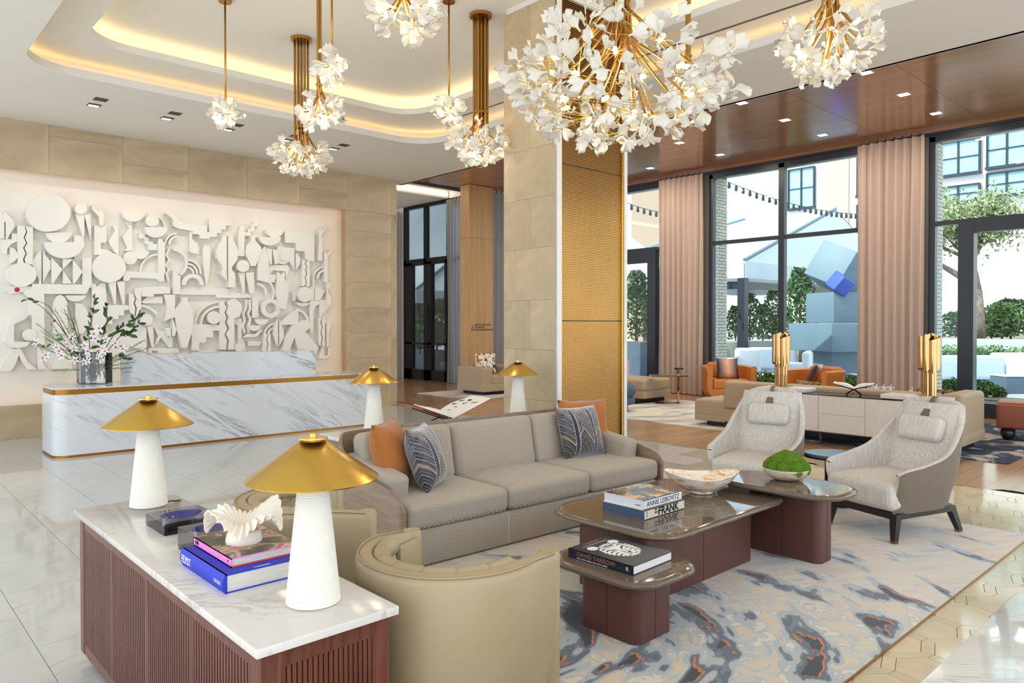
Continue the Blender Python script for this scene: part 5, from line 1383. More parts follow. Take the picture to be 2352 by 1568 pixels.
# orange tub chairs
m, nt, p = new_mat('ombre_silk')
tc = N(nt, 'ShaderNodeTexCoord'); sp = N(nt, 'ShaderNodeSeparateXYZ'); nt.links.new(tc.outputs['Object'], sp.inputs[0])
f = mth(nt, 'ADD', mth(nt, 'ABSOLUTE', sp.outputs[0]), mth(nt, 'MULTIPLY', noise(nt, tc.outputs['Object'], 9), 0.03))
c = ramp(nt, f, [(0.015, lin((222, 178, 150))), (0.10, lin((176, 140, 120))), (0.20, lin((66, 62, 76)))])
nt.links.new(c, p.inputs['Base Color']); p.inputs['Roughness'].default_value = 0.4; MT['ombre'] = m
def orange_chair(label, loc, rz):
    t = thing('tub_chair', label, 'chair', loc, rz, 'orange leather tub chairs by the windows')
    Rr = 0.50
    P = [(0.44, -Rr), (0.2, -Rr)] + [(Rr*math.cos(R(a))*0.95, Rr*math.sin(R(a))) for a in range(-90, -271, -12)] + [(0.2, Rr), (0.44, Rr)]
    nrm = path_normals(P); rings = []
    for (x, y), n_ in zip(P, nrm):
        if (Vector((x, y)) - Vector((0.1, 0))).dot(n_) < 0: n_ = -n_
        q = lambda off, z: (x + n_.x*off, y + n_.y*off, z)
        rings.append([q(-0.10, 0.12), q(-0.03, 0.20), q(0, 0.32), q(-0.005, 0.64), q(0.02, 0.70), q(0.0, 0.735), q(-0.06, 0.745), q(-0.11, 0.72), q(-0.115, 0.3), q(-0.115, 0.12)])
    sweep(rings).build('outer_shell', MT['leather_orange'], t, smooth=60)
    MB().rbox((0.08, 0, 0.37), (0.72, 0.74, 0.20), 0.04, 3, 2, 0.01).build('seat_cushion', MT['leather_orange'], t, smooth=180)
    MB().rbox((0.06, 0, 0.19), (0.76, 0.80, 0.17), 0.03, 3, 2).build('seat_base', MT['leather_orange'], t, smooth=180)
    o = MB().rbox((0, 0, 0), (0.16, 0.66, 0.36), 0.07, 4, 2).build('back_cushion', MT['leather_orange'], t, smooth=180); o.location = (-0.26, 0, 0.62); o.rotation_euler = (0, R(-10), 0)
    MB().cyl(-0.02, 0, 0.0, 0.12, 0.32, n=32).build('swivel_base', MT['wood_blackish'], t)
    return t
orange_chair('orange leather tub chair facing the room between the blush curtain and the window', (13.78, 8.22, 0.0), R(226))
orange_chair('orange leather tub chair seen from the side behind the left gold tube lamp', (13.72, 6.25, 0.0), R(170))
pb = pillow_mesh(0.46, 0.44, 0.15)
pillow(pb, 'ombre', (13.66, 8.10, 0.47), R(226-90+180), R(-14), 'ombre grey and blush cushion in the orange chair facing the room', 'ombre cushions in the orange chairs')
pillow(pb, 'ombre', (13.62, 6.36, 0.47), R(185), R(-30), 'ombre grey and blush cushion in the orange chair seen from the side', 'ombre cushions in the orange chairs')
def slab_table(loc, label, w=0.5, d=0.35, h=0.5):
    t = thing('side_table', label, 'table', loc)
    MB().box(-w/2, w/2, -d/2, d/2, h-0.025, h).build('table_top', MT['slate_top'], t, smooth=0)
    MB().cyl(0, 0, 0.015, h-0.02, 0.03).build('stem', MT['black'], t)
    MB().cyl(0, 0, 0, 0.018, 0.16, n=28).build('base_plate', MT['black'], t)
slab_table((11.2, 6.0, 0.012), 'dark slab side table left of the credenza lamp')
slab_table((13.6, 7.25, 0.0), 'low dark table between the two orange chairs', 0.6, 0.4, 0.42)
# blue ottoman, chaise, pedestal, C-table
t = thing('ottoman', 'round two-tiered slate blue ottoman beside the bronze column', 'ottoman', (10.55, 8.62, 0.012))
def torus_pad(z0, z1, r): 
    h = (z1-z0)/2; return MB().lathe([(0, z0)] + [(r - h + h*math.cos(R(a)), (z0+z1)/2 + h*math.sin(R(a))) for a in range(-90, 91, 15)] + [(0, z1)], 40)
torus_pad(0.26, 0.50, 0.42).build('upper_pad', MT['blue_boucle'], t, smooth=180); torus_pad(0.12, 0.27, 0.40).build('lower_pad', MT['blue_boucle'], t, smooth=180)
MB().cyl(0, 0, 0, 0.13, 0.27, n=32).build('base', MT['dark_wood'], t)
t = thing('chaise', 'sand-coloured chaise beside the round blue ottoman', 'sofa', (12.35, 9.35, 0.012), R(0))
MB().rbox((0.0, 0.42, 0.36), (0.95, 1.7, 0.24), 0.06, 4, 2, 0.015).build('seat', MT['beige_leather'], t, smooth=180)
MB().rbox((0.0, 0.42, 0.17), (0.94, 1.68, 0.16), 0.02, 2, 2).build('seat_base', MT['beige_leather'], t, smooth=180)
MB().rbox((-0.1, 1.42, 0.50), (1.9, 0.30, 0.52), 0.08, 4, 2).build('backrest', MT['beige_leather'], t, smooth=180)
MB().box(-0.4, 0.4, -0.3, 1.4, 0, 0.1).build('plinth', MT['black'], t, smooth=0)
ball = bmesh.new(); bmesh.ops.create_uvsphere(ball, u_segments=24, v_segments=16, radius=0.17); bme = bpy.data.meshes.new('ball_cushion'); ball.to_mesh(bme); ball.free(); bme.polygons.foreach_set('use_smooth', [True]*len(bme.polygons))
tag(ob('ball_cushion', bme, MT['leather_orange'], None, (11.95, 10.35, 0.65)), 'round orange ball cushion on the chaise by the bronze column', 'cushion')
t = thing('pedestal', 'white rectangular pedestal carrying a gold lamp behind the chaise', 'pedestal', (13.42, 10.85, 0.0))
MB().box(-0.22, 0.22, -0.2, 0.2, 0.0, 0.74).build('pedestal_body', MT['white_lacquer'], t, smooth=0, bevel=0.006)
tube_lamp((13.36, 10.85, 0.74), 'gold tube lamp on the white pedestal left of the first blush curtain', 0.86, 0.14)
t = thing('drink_table', 'slim C-shaped drinks table with a dark top in front of the first blush curtain', 'table', (12.45, 8.50, 0.012), R(-43))
MB().box(-0.55, 0.16, -0.16, 0.16, 0.565, 0.58).build('table_top', MT['slate_top'], t, smooth=0)
MB().box(-0.56, 0.17, -0.165, 0.165, 0.545, 0.565).build('tray_rim', MT['chrome_gold'], t, smooth=0)
MB().box(-0.02, 0.02, -0.02, 0.02, 0.0, 0.69).build('post', MT['chrome_gold'], t, smooth=0)
MB().box(-0.45, 0.02, -0.14, 0.14, 0.0, 0.018).build('foot', MT['chrome_gold'], t, smooth=0)
MB().tube([(-0.08, 0, 0.70), (0.10, 0, 0.70)], 0.018, 10).build('grip', MT['black'], t)
# russet bench at the right edge
t = thing('bench', 'russet leather bench with ball feet at the right edge', 'bench', (12.1, 2.35, 0.012), R(12))
MB().rbox((0.1, -0.2, 0.34), (0.7, 1.5, 0.36), 0.04, 3, 2, 0.01).build('seat', MT['leather_red'], t, smooth=180)
MB().tube([(0.1 - 0.35, -0.95, 0.48), (-0.25, 0.55, 0.48)], 0.008, 6).build('piping', MT['leather_orange'], t)
MB().rbox((0.35, -0.6, 0.72), (0.25, 0.9, 0.5), 0.10, 4, 2).build('backrest', MT['leather_red'], t, smooth=180)
for (x, y) in ((-0.15, 0.42), (0.35, 0.42), (-0.15, -0.05), (-0.15, -0.8)):
    fb = bmesh.new(); bmesh.ops.create_uvsphere(fb, u_segments=20, v_segments=14, radius=0.09); fm = bpy.data.meshes.new('ball_foot'); fb.to_mesh(fm); fb.free(); fm.polygons.foreach_set('use_smooth', [True]*len(fm.polygons))
    ob('ball_foot', fm, MT['dark_wood'], t, (x, y, 0.09))
# sand armchair near the oak pillar
t = thing('armchair', 'boxy sand-coloured armchair in front of the oak pillar', 'chair', (10.6, 12.35, 0.012))
MB().rbox((0.14, 0.48, 0.41), (0.28, 0.95, 0.44), 0.05, 4, 2).build('arm', MT['beige_leather'], t, smooth=180)
MB().rbox((1.16, 0.48, 0.41), (0.28, 0.95, 0.44), 0.05, 4, 2).build('arm', MT['beige_leather'], t, smooth=180)
MB().rbox((0.65, 0.42, 0.33), (0.76, 0.8, 0.22), 0.05, 4, 2, 0.01).build('seat_cushion', MT['beige_leather'], t, smooth=180)
for k in range(4): MB().rbox((0.34 + 0.2*k, 0.84, 0.44), (0.21, 0.24, 0.44), 0.08, 4, 2).build('back_channel', MT['beige_leather'], t, smooth=180)
MB().rbox((0.65, 0.48, 0.16), (1.31, 0.955, 0.17), 0.02, 2, 2).build('seat_base', MT['beige_leather'], t, smooth=180)
MB().box(0.1, 1.2, 0.1, 0.85, 0, 0.08).build('plinth', MT['black'], t, smooth=0)
m, nt, p = new_mat('painted_floral')
f = noise(nt, coords(nt, (1, 1, 1)), 9, 1.5, 0.5, 0.9)
c = ramp(nt, f, [(0.38, lin((40, 38, 36))), (0.42, lin((238, 232, 220))), (0.56, lin((238, 232, 220))), (0.58, lin((208, 150, 60))), (0.66, lin((150, 86, 44)))], 'CONSTANT')
nt.links.new(c, p.inputs['Base Color']); p.inputs['Roughness'].default_value = 0.7; MT['painted_floral'] = m
pillow(pillow_mesh(0.50, 0.50, 0.16), 'painted_floral', (11.05, 12.80, 0.46), R(-30), R(-14), 'ivory cushion with black and ochre flowers in the boxy sand armchair', 'floral cushion in the armchair')
# ================================================================ CHANDELIERS OF PORCELAIN LEAVES
def ginkgo(bend, notch, lobes, wid):
    mb = MB(); nu, nv = 12, 9
    def pt(u, v, side):
        a = 2*u - 1
        t_ = min(1.0, max(0.0, (v - 0.20)/0.58)); t_ = t_*t_*(3 - 2*t_)
        w_ = 0.045 + (wid*0.5 - 0.045)*t_
        if v > 0.72: w_ *= math.sqrt(max(0.05, 1 - 0.45*((v - 0.72)/0.28)**2))
        edge = 1 - 0.30*abs(a)**3.2 - notch*math.exp(-(a*a)/0.02) + 0.045*math.cos(lobes*a*PI)
        y = v*(1 + (edge - 1)*max(0, (v - 0.3)/0.7)**1.3)
        x = a*w_
        z = bend*v*v + 0.22*(abs(a)**1.5)*max(0, v-0.35)*(1 if bend > 0 else -1) + 0.05*math.sin(5*a)*v*v
        th = 0.020 if v < 0.3 else 0.014
        return (x, y, z + side*th)
    mb.grid(lambda u, v: pt(u, v, 1), nu, nv); mb.grid(lambda u, v: pt(u, v, -1), nu, nv)
    for (fa_, fb_) in (((0, None), None), ((1, None), None)):
        pass
    for i in range(nu):
        mb.add([pt(i/nu, 1, 1), pt((i+1)/nu, 1, 1), pt((i+1)/nu, 1, -1), pt(i/nu, 1, -1)], [(0, 1, 2, 3)])
    for j in range(nv):
        for u in (0, 1): mb.add([pt(u, j/nv, 1), pt(u, (j+1)/nv, 1), pt(u, (j+1)/nv, -1), pt(u, j/nv, -1)], [(0, 1, 2, 3)])
    me = mb.mesh('porcelain_leaf', 180)
    bm = bmesh.new(); bm.from_mesh(me); bmesh.ops.remove_doubles(bm, verts=bm.verts, dist=0.001); bmesh.ops.recalc_face_normals(bm, faces=bm.faces); bm.to_mesh(me); bm.free()
    me.polygons.foreach_set('use_smooth', [True]*len(me.polygons)); me.materials.append(MT['leaf_porcelain'])
    return me
LEAVES = [ginkgo(0.18, 0.28, 3, 0.95), ginkgo(0.38, 0.20, 4, 0.85), ginkgo(-0.25, 0.34, 3, 1.05), ginkgo(0.55, 0.16, 5, 0.95), ginkgo(0.05, 0.22, 4, 0.80)]
bulbm = MB().lathe([(0.0, 0.0), (0.011, 0.004), (0.015, 0.018), (0.015, 0.052), (0.010, 0.064), (0.0, 0.068)], 12).mesh('bulb', 180); bulbm.materials.append(MT['bulb'])
def orient(d, roll):
    d = Vector(d).normalized(); s = d.cross(Vector((0, 0, 1)))
    if s.length < 1e-3: s = Vector((1, 0, 0))
    s.normalize(); n_ = s.cross(d)
    s2 = s*math.cos(roll) + n_*math.sin(roll); n2 = s2.cross(d)
    return Matrix(((s2.x, d.x, n2.x, 0), (s2.y, d.y, n2.y, 0), (s2.z, d.z, n2.z, 0), (0, 0, 0, 1)))
def chandelier(label, c, rx, rz, hubs, per, tubes, bundle_r, seed, up=0.25, leaf=0.115, ztop=UP, power=10, group='ginkgo-leaf chandeliers', tr=0.0125, inner=0.5, centre=False):
    """c: centre; rx, rz: horizontal and vertical half size of the crown of leaves"""
    rnd = random.Random(seed)
    t = thing('chandelier', label, 'chandelier', (c[0], c[1], ztop), 0, group)
    H = c[2] - ztop                                   # negative: centre below the ceiling
    MB().lathe([(0, 0), (bundle_r + 0.045, 0), (bundle_r + 0.045, -0.035), (0, -0.035)], 32).build('canopy', MT['brass_tube'], t, smooth=40)
    # hub directions, spread over the crown from a little above the equator to the bottom
    dirs = []
    ga = PI*(3 - math.sqrt(5))
    for k in range(hubs):
        cz = up - (up + 0.98)*(k + 0.5)/hubs
        a = k*ga + seed; s_ = math.sqrt(max(0, 1 - cz*cz)); dirs.append(Vector((s_*math.cos(a), s_*math.sin(a), cz)))
    stems = MB()
    def ell(d, f): return Vector((d.x*rx*f, d.y*rx*f, H + d.z*rz*f))
    for k in range(max(tubes, hubs)):
        ba = 2*PI*k/max(tubes, 1); bx = bundle_r*math.cos(ba)*(1 if k % 2 else 0.55); by = bundle_r*math.sin(ba)*(1 if k % 2 else 0.55)
        if centre: bx = by = 0
        if k < hubs and not centre:
            d = dirs[k]; end = ell(d, inner)
            zf = H + rz*0.9
            pts = catmull([(bx, by, -0.03), (bx, by, zf + 0.12), (bx, by, zf), (bx + (end.x-bx)*0.22, by + (end.y-by)*0.22, (zf*0.55 + end.z*0.45) if d.z < 0 else zf - 0.05), tuple(end)], 6)
            MB().tube(pts, tr, 8).build('brass_tube', MT['brass_tube'], t, smooth=180)
        elif centre and k == 0:
            MB().tube([(0, 0, -0.03), (0, 0, H + 0.02)], tr*0.8, 8).build('brass_tube', MT['brass_tube'], t, smooth=180)
    if not centre:
        zc = H + rz*1.0
        MB().lathe([(bundle_r*0.6, zc), (bundle_r + tr, zc), (bundle_r + tr, zc + 0.012), (bundle_r*0.6, zc + 0.012), (bundle_r*0.6, zc)], 24).build('collar', MT['brass_tube'], t)
    nl = 0
    for k, d in enumerate(dirs):
        hub = ell(d, inner if not centre else 0.02)
        b = ob('bulb', bulbm, None, t)
        bd = (d + Vector((rnd.uniform(-0.3, 0.3), rnd.uniform(-0.3, 0.3), 0.25))).normalized()
        b.matrix_local = Matrix.Translation(hub) @ (orient(bd, 0) @ Matrix.Rotation(R(-90), 4, 'X')) @ Matrix.Scale(1.0 if not centre else 0.85, 4)
        if centre and k % 3: bpy.data.objects.remove(b)
        for j in range(per):
            spread = 0.62 if not centre else 0.95
            dd = (d + Vector((rnd.gauss(0, 1), rnd.gauss(0, 1), rnd.gauss(0, 1)))*spread*0.62).normalized()
            f = rnd.uniform(0.80, 1.0)
            L = leaf*rnd.uniform(0.85, 1.18)
            tip = ell(dd, f); dirn = (tip - hub)
            if dirn.length < L*1.05: dirn = dd*L*1.2
            base = hub + dirn*(1 - L/dirn.length)
            od = (dirn.normalized() + Vector((rnd.uniform(-0.5, 0.5), rnd.uniform(-0.5, 0.5), rnd.uniform(-0.2, 0.6)))*0.75).normalized()
            mid = hub.lerp(base, 0.5) + d*0.03
            stems.tube(catmull([tuple(hub), tuple(mid), tuple(base)], 3), 0.0022, 4)
            o = ob('porcelain_leaf', LEAVES[rnd.randrange(5)], None, t)
            o.matrix_local = Matrix.Translation(base) @ orient(od, rnd.uniform(0, 6.28)) @ Matrix.Scale(L, 4)
            nl += 1
    tag(stems.build('leaf_stems', MT['brass'], t, smooth=180), kind='stuff')
    l = bpy.data.lights.new('lamp_light', 'POINT'); l.energy = power; l.color = (1, 0.82, 0.58); l.shadow_soft_size = 0.10
    o = bpy.data.objects.new('lamp_light', l); COL.objects.link(o); o.parent = t; o.location = (0, 0, H - rz*0.1)
    return t
chandelier('largest chandelier of porcelain leaves, hanging in front of the bronze column', (3.87, 3.10, 3.27), 0.86, 0.52, 26, 10, 26, 0.055, 1, up=0.42, leaf=0.118, power=20, inner=0.55, tr=0.0085)
chandelier('round leaf chandelier at the upper right, below the wood ceiling edge', (5.19, 2.28, 3.62), 0.385, 0.36, 12, 8, 12, 0.045, 2, up=0.35, power=16, inner=0.5)
chandelier('lowest round leaf chandelier, hanging before the top of the stone wall', (4.034, 7.978, 3.60), 0.385, 0.30, 12, 8, 12, 0.075, 3, up=0.30, power=14, inner=0.5)
chandelier('round leaf chandelier with its canopy in view, partly behind the stone column', (5.145, 6.045, 3.58), 0.385, 0.30, 12, 8, 12, 0.075, 4, up=0.30, power=14, inner=0.5)
chandelier('leaf chandelier on a slender tube bundle above the lowest round one', (3.41, 6.38, 3.66), 0.26, 0.22, 5, 7, 5, 0.022, 5, up=0.2, leaf=0.125, power=9, inner=0.42)
chandelier('leaf chandelier cut by the top edge left of the stone column', (2.81, 4.08, 3.70), 0.27, 0.24, 6, 8, 6, 0.03, 6, up=0.25, leaf=0.125, power=9, inner=0.45)
chandelier('leaf chandelier half hidden behind the largest one', (5.56, 3.70, 3.75), 0.26, 0.22, 5, 7, 5, 0.022, 7, up=0.2, leaf=0.12, power=8, inner=0.42)
chandelier('small leaf pendant farthest to the left, above the mural', (2.975, 7.553, 3.80), 0.205, 0.22, 6, 4, 1, 0.02, 8, up=0.6, leaf=0.13, power=5, centre=True)
chandelier('small leaf pendant just left of the round chandelier beside the column', (4.665, 5.986, 3.80), 0.205, 0.22, 6, 4, 1, 0.02, 9, up=0.6, leaf=0.13, power=5, centre=True)
chandelier('small leaf pendant above the slender-tube chandelier', (3.30, 5.94, 3.93), 0.205, 0.22, 6, 4, 1, 0.02, 10, up=0.6, leaf=0.13, power=5, centre=True)
# ================================================================ THE COURTYARD OUTSIDE
_a = R(47.1515); FW = Vector((math.cos(_a), math.sin(_a), 0)); RT = Vector((math.sin(_a), -math.cos(_a), 0))
def at(px, py, d):
    """point of the place seen at pixel (px, py) of the 2352-wide photograph, d metres ahead"""
    q = FW*d + RT*((px - 1176)/1678*d)
    return Vector((q.x, q.y, 1.6 + (745 - py)/1678*d))
struct(MB().box(15.0, 70, -40, 60, -0.3, -0.02).build('ground_patio', MT['patio'], smooth=0))
m = M_plain('white_render', (222, 218, 210), 0.9, var=0.03); MT['render'] = m
MT['teal_roof'] = M_plain('tent_canvas', (214, 224, 224), 0.8, var=0.02)
MT['tent_grey'] = M_plain('tent_valance', (196, 204, 212), 0.8, var=0.02)
MT['steel_blue'] = M_plain('blue_grey_steel', (96, 118, 130), 0.55, var=0.06)
MT['planter'] = M_plain('slate_planter', (74, 88, 102), 0.6)
MT['concrete'] = M_plain('concrete', (176, 180, 184), 0.8)
MT['wicker'] = M_plain('outdoor_weave', (150, 146, 138), 0.8, var=0.1, scale=60)
MT['outdoor_grey'] = M_plain('outdoor_cushion_grey', (176, 188, 204), 0.85)
MT['outdoor_white'] = M_plain('outdoor_cushion_white', (226, 228, 230), 0.85)
MT['cobalt'] = M_plain('cobalt_paint', (40, 72, 170), 0.5, var=0.2, scale=20)
MT['pane_teal'] = M_plain('teal_pane', (150, 190, 196), 0.12, var=0.15, scale=2)
MT['curtain_far'] = M_plain('far_curtain', (206, 226, 226), 0.8, var=0.1, scale=8, stretch=(1,6,0.2))
MT['far_brick'] = M_plain('tan_brick', (200, 168, 140), 0.9, var=0.12, scale=30, stretch=(1,1,3))  # tan brick of the far tower and the facade panel

# far building: facade parallel to the windows
FX = 42.0
def onf(px, py, X=FX):
    k = (px - 1176)/1678; dx = FW.x + RT.x*k; dy = FW.y + RT.y*k; d = X/dx
    return d*dy, 1.6 + (745 - py)/1678*d
bld = thing('hotel_building', 'pale rendered hotel wing with teal windows beyond the courtyard', 'building', (FX, 0, 0))
yL, _ = onf(1800, 500); 
MB().box(0.3, 6, -30, yL, -0.3, 26).build('wall', MT['render'], bld, smooth=0)
def bwin(px0, px1, py_top, py_bot, nm=2, tr=1):
    y0, zt = onf(px0, py_top); y1, _ = onf(px1, py_top); _, zb = onf((px0+px1)/2, py_bot); zt = onf((px0+px1)/2, py_top)[1]
    w = MB().box(0.22, 0.30, y1, y0, zb, zt).build('window', MT['pane_teal'], bld, smooth=0)
    fr = MB(); t_ = 0.07
    fr.box(0.10, 0.31, y1 - t_, y1, zb - t_, zt + t_).box(0.10, 0.31, y0, y0 + t_, zb - t_, zt + t_).box(0.10, 0.31, y1, y0, zt, zt + t_).box(0.05, 0.31, y1 - 0.1, y0 + 0.1, zb - 0.14, zb)
    for k in range(1, nm): y = y1 + (y0-y1)*k/nm; fr.box(0.14, 0.24, y - 0.04, y + 0.04, zb, zt)
    for k in range(1, tr+1): z = zb + (zt-zb)*k/(tr+1); fr.box(0.16, 0.23, y1, y0, z - 0.025, z + 0.025)
    fr.build('window_frame', MT['frame'], w, smooth=0)
    MB().box(0.235, 0.245, y1 + (y0-y1)*0.08, y1 + (y0-y1)*0.42, zb, zt).box(0.235, 0.245, y1 + (y0-y1)*0.6, y1 + (y0-y1)*0.95, zb, zt).build('drawn_curtain', MT['curtain_far'], w, smooth=0)
for a in ((2150, 2243, 325, 398), (2264, 2352, 300, 378), (2150, 2243, 428, 462), (2264, 2352, 395, 445), (1808, 1864, 388, 476), (1966, 2010, 352, 446), (1966, 2010, 470, 520), (2372, 2460, 280, 360), (2150, 2243, 200, 280), (2264, 2352, 160, 250)): bwin(*a)
ya, _ = onf(1882, 400); yb, _ = onf(1944, 400)
MB().box(0.20, 0.32, yb, ya, 6.3, 22).build('brick_panel', MT['far_brick'], bld, smooth=0)
yc, _ = onf(1437, 500); 
b2 = thing('brick_tower', 'tan brick tower glimpsed past the bronze column', 'building', (46, 0, 0))
q0 = onf(1380, 450, 46)[0]; q1 = onf(1450, 450, 46)[0]
MB().box(0, 4, q1, q0, 0, 14).build('wall', MT['far_brick'], b2, smooth=0)
MB().box(-0.1, 4.1, q1 - 0.1, q0 + 0.1, 14, 14.3).build('coping', MT['concrete'], b2, smooth=0)

# event tents
def tent(label, x0, xr, y0, y1, yr0, yr1, ze, zr, val=0.55):
    t = thing('event_tent', label, 'tent', (x0, y0, 0))
    x1 = 2*xr - x0
    A, B, Cc, D = (0, 0, ze), (x1-x0, 0, ze), (x1-x0, y1-y0, ze), (0, y1-y0, ze); E_, F_ = (xr-x0, yr0-y0, zr), (xr-x0, yr1-y0, zr)
    for nm, pts in (('roof_slope', [A, D, F_, E_]), ('gable', [B, A, E_]), ('roof_slope', [Cc, B, E_, F_]), ('hip_slope', [D, Cc, F_])):
        P_ = pts; n = len(P_); nrm_ = (Vector(P_[1])-Vector(P_[0])).cross(Vector(P_[2])-Vector(P_[0])).normalized()
        if nrm_.z > 0: nrm_ = -nrm_
        MB().add(P_ + [tuple(Vector(q) + nrm_*0.03) for q in P_], [tuple(range(n)), tuple(range(2*n-1, n-1, -1))] + [(i, n+i, n+(i+1) % n, (i+1) % n) for i in range(n)]).build(nm, MT['teal_roof'], t, smooth=0)
    v = MB(); X1, Y1 = x1-x0, y1-y0
    v.box(-0.03, 0.0, 0, Y1, ze-val, ze).box(0, X1, -0.03, 0, ze-val, ze).box(X1, X1+0.03, 0, Y1, ze-val, ze).box(0, X1, Y1, Y1+0.03, ze-val, ze)
    v.build('valance', MT['tent_grey'], t, smooth=0)
    for (x, y) in ((0.12, 0.12), (X1-0.12, 0.12), (0.12, Y1-0.12), (X1-0.12, Y1-0.12), (0.12, Y1/2)): MB().box(x-0.13, x+0.13, y-0.13, y+0.13, -0.02, ze-0.1).build('post', MT['frame'], t, smooth=0)
    MB().box(0.1, 0.25, 0, Y1, ze-val-0.35, ze-val-0.1).box(0, X1, 0.1, 0.25, ze-val-0.35, ze-val-0.1).build('beam', MT['frame'], t, smooth=0)
    for s_ in (A, ): MB().tube([tuple(Vector(A)+Vector((0,0,0.04))), tuple(Vector(E_)+Vector((0,0,0.04)))], 0.06, 6).tube([tuple(Vector(D)+Vector((0,0,0.04))), tuple(Vector(F_)+Vector((0,0,0.04)))], 0.06, 6).build('ridge_seam', MT['steel_blue'], t)
    return t
tent('white event tent with a gable facing the middle window', 21.9, 28.8, 12.4, 20.3, 12.4, 16.3, 3.68, 6.1)
tent('white event tent seen in the window beside the bronze column', 23.5, 28.0, 21.2, 30.0, 22.6, 27.5, 3.7, 6.3)

# stacked-block sculpture
t = thing('block_sculpture', 'stacked blue-grey block sculpture with a tilted cube on top, in the courtyard', 'sculpture', (20.06, 8.67, -0.02), R(-30))
MB().rbox((0.05, 0, 0.45), (1.0, 1.0, 0.91), 0.02, 2, 1).build('base_block', MT['steel_blue'], t, smooth=180)
MB().rbox((0.15, -0.05, 1.28), (1.9, 1.9, 0.75), 0.02, 2, 1).build('wide_block', MT['steel_blue'], t, smooth=180)
MB().rbox((0.15, 0, 2.07), (1.2, 1.2, 0.82), 0.02, 2, 1).build('upper_block', MT['steel_blue'], t, smooth=180)
o = MB().rbox((0, 0, 0), (1.05, 1.05, 1.05), 0.02, 2, 1).build('tilted_cube', MT['steel_blue'], t, smooth=180); o.location = (0.12, 0, 3.12); o.rotation_euler = (R(24), R(18), R(30))
o = MB().rbox((0, 0, 0), (0.46, 0.46, 0.46), 0.05, 3, 2).build('small_cube', MT['cobalt'], t, smooth=180); o.location = (-0.22, -0.55, 2.70); o.rotation_euler = (R(30), R(25), R(10))

# planting
def leaf_cloud(n, fn, size, rnd):
    mb = MB(); vs = []; fs = []
    for _ in range(n):
        c_ = Vector(fn(rnd)); a = Vector((rnd.gauss(0,1), rnd.gauss(0,1), rnd.gauss(0,1))).normalized(); b_ = a.cross(Vector((rnd.gauss(0,1), rnd.gauss(0,1), rnd.gauss(0,1)))).normalized()
        s_ = size*rnd.uniform(0.6, 1.3); k = len(vs); nn2 = a.cross(b_)*s_*0.25
        vs += [tuple(c_ - a*s_), tuple(c_ + b_*s_*0.45 + nn2), tuple(c_ + a*s_), tuple(c_ - b_*s_*0.45 + nn2)]; fs.append((k, k+1, k+2, k+3))
    return mb.add(vs, fs)
def shrub(name, label, loc, h, r, mat, n=900, size=0.07, cone=0.0, seed=1, cat='shrub', group=None, trunk=0.25):
    rnd = random.Random(seed); t = thing(name, label, cat, loc, 0, group)
    def f(q):
        z = q.uniform(0, 1) ** 0.8; w = r*(1 - cone*z)*math.sqrt(max(0.05, 1 - (2*z-0.9)**2*0.7)); a = q.uniform(0, 2*PI); u = math.sqrt(q.random())
        return (w*u*math.cos(a), w*u*math.sin(a), h*trunk*0.5 + z*(h - h*trunk*0.5))
    tag(leaf_cloud(n, f, size, rnd).build('foliage', MT[mat], t, smooth=0), kind='stuff')
    MB().tube([(0, 0, -0.05), (0.02, 0.02, h*0.4), (0, 0, h*0.75)], [0.04*h/2+0.01, 0.03*h/2+0.008, 0.01], 6).build('stem', MT['bark'], t, smooth=180)
    return t
def planter_box(label, x0, x1, y0, y1, h, mat='planter'):
    t = thing('planter', label, 'planter', ((x0+x1)/2, (y0+y1)/2, -0.02)); a, b_ = (x1-x0)/2, (y1-y0)/2
    MB().box(-a, a, -b_, b_, 0, h).build('planter_box', MT[mat], t, smooth=0)
    MB().box(-a+0.05, a-0.05, -b_+0.05, b_-0.05, h, h+0.02).build('soil', MT['bark'], t, smooth=0)
    return t
planter_box('long slate planter with shrubs behind the tent post', 25.3, 26.2, 9.0, 12.2, 0.95)
planter_box('tall slate planter seen behind the gold lamp on the pedestal', 18.6, 19.5, 13.0, 18.5, 1.05)
for k, (px, d, h, r_, mt) in enumerate(((1690, 26.2, 1.5, 0.55, 'leaf_mid'), (1722, 26.0, 2.0, 0.6, 'leaf_mid'), (1752, 26.0, 1.55, 0.55, 'leaf_pale'), (1776, 25.8, 2.1, 0.6, 'leaf_mid'), (1800, 25.6, 1.5, 0.5, 'leaf_mid'))):
    q = at(px, 745, d); shrub('shrub', ['low round shrub just right of the brick window jamb', 'tall shrub behind the tent post', 'pale middle shrub in the row behind the tent post', 'tallest shrub left of the window mullion', 'shrub right of the window mullion'][k], (q.x, q.y, 0.9), h*0.9, r_, mt, 700, 0.075, 0.4, 20+k, group='shrubs in the slate planter')
for k, (px, d) in enumerate(((1838, 23.5), (1462, 24.5), (1515, 24.0))):
    q = at(px, 745, d); shrub('magnolia_tree', ['slim dark magnolia between the mullion and the sculpture', 'slim dark magnolia beside the bronze column', 'slim dark magnolia left of the first blush curtain'][k], (q.x, q.y, 0.5), 2.9, 0.62, 'leaf_dark', 1100, 0.095, 0.25, 40+k, 'tree', 'slim magnolias in the courtyard', 0.4)
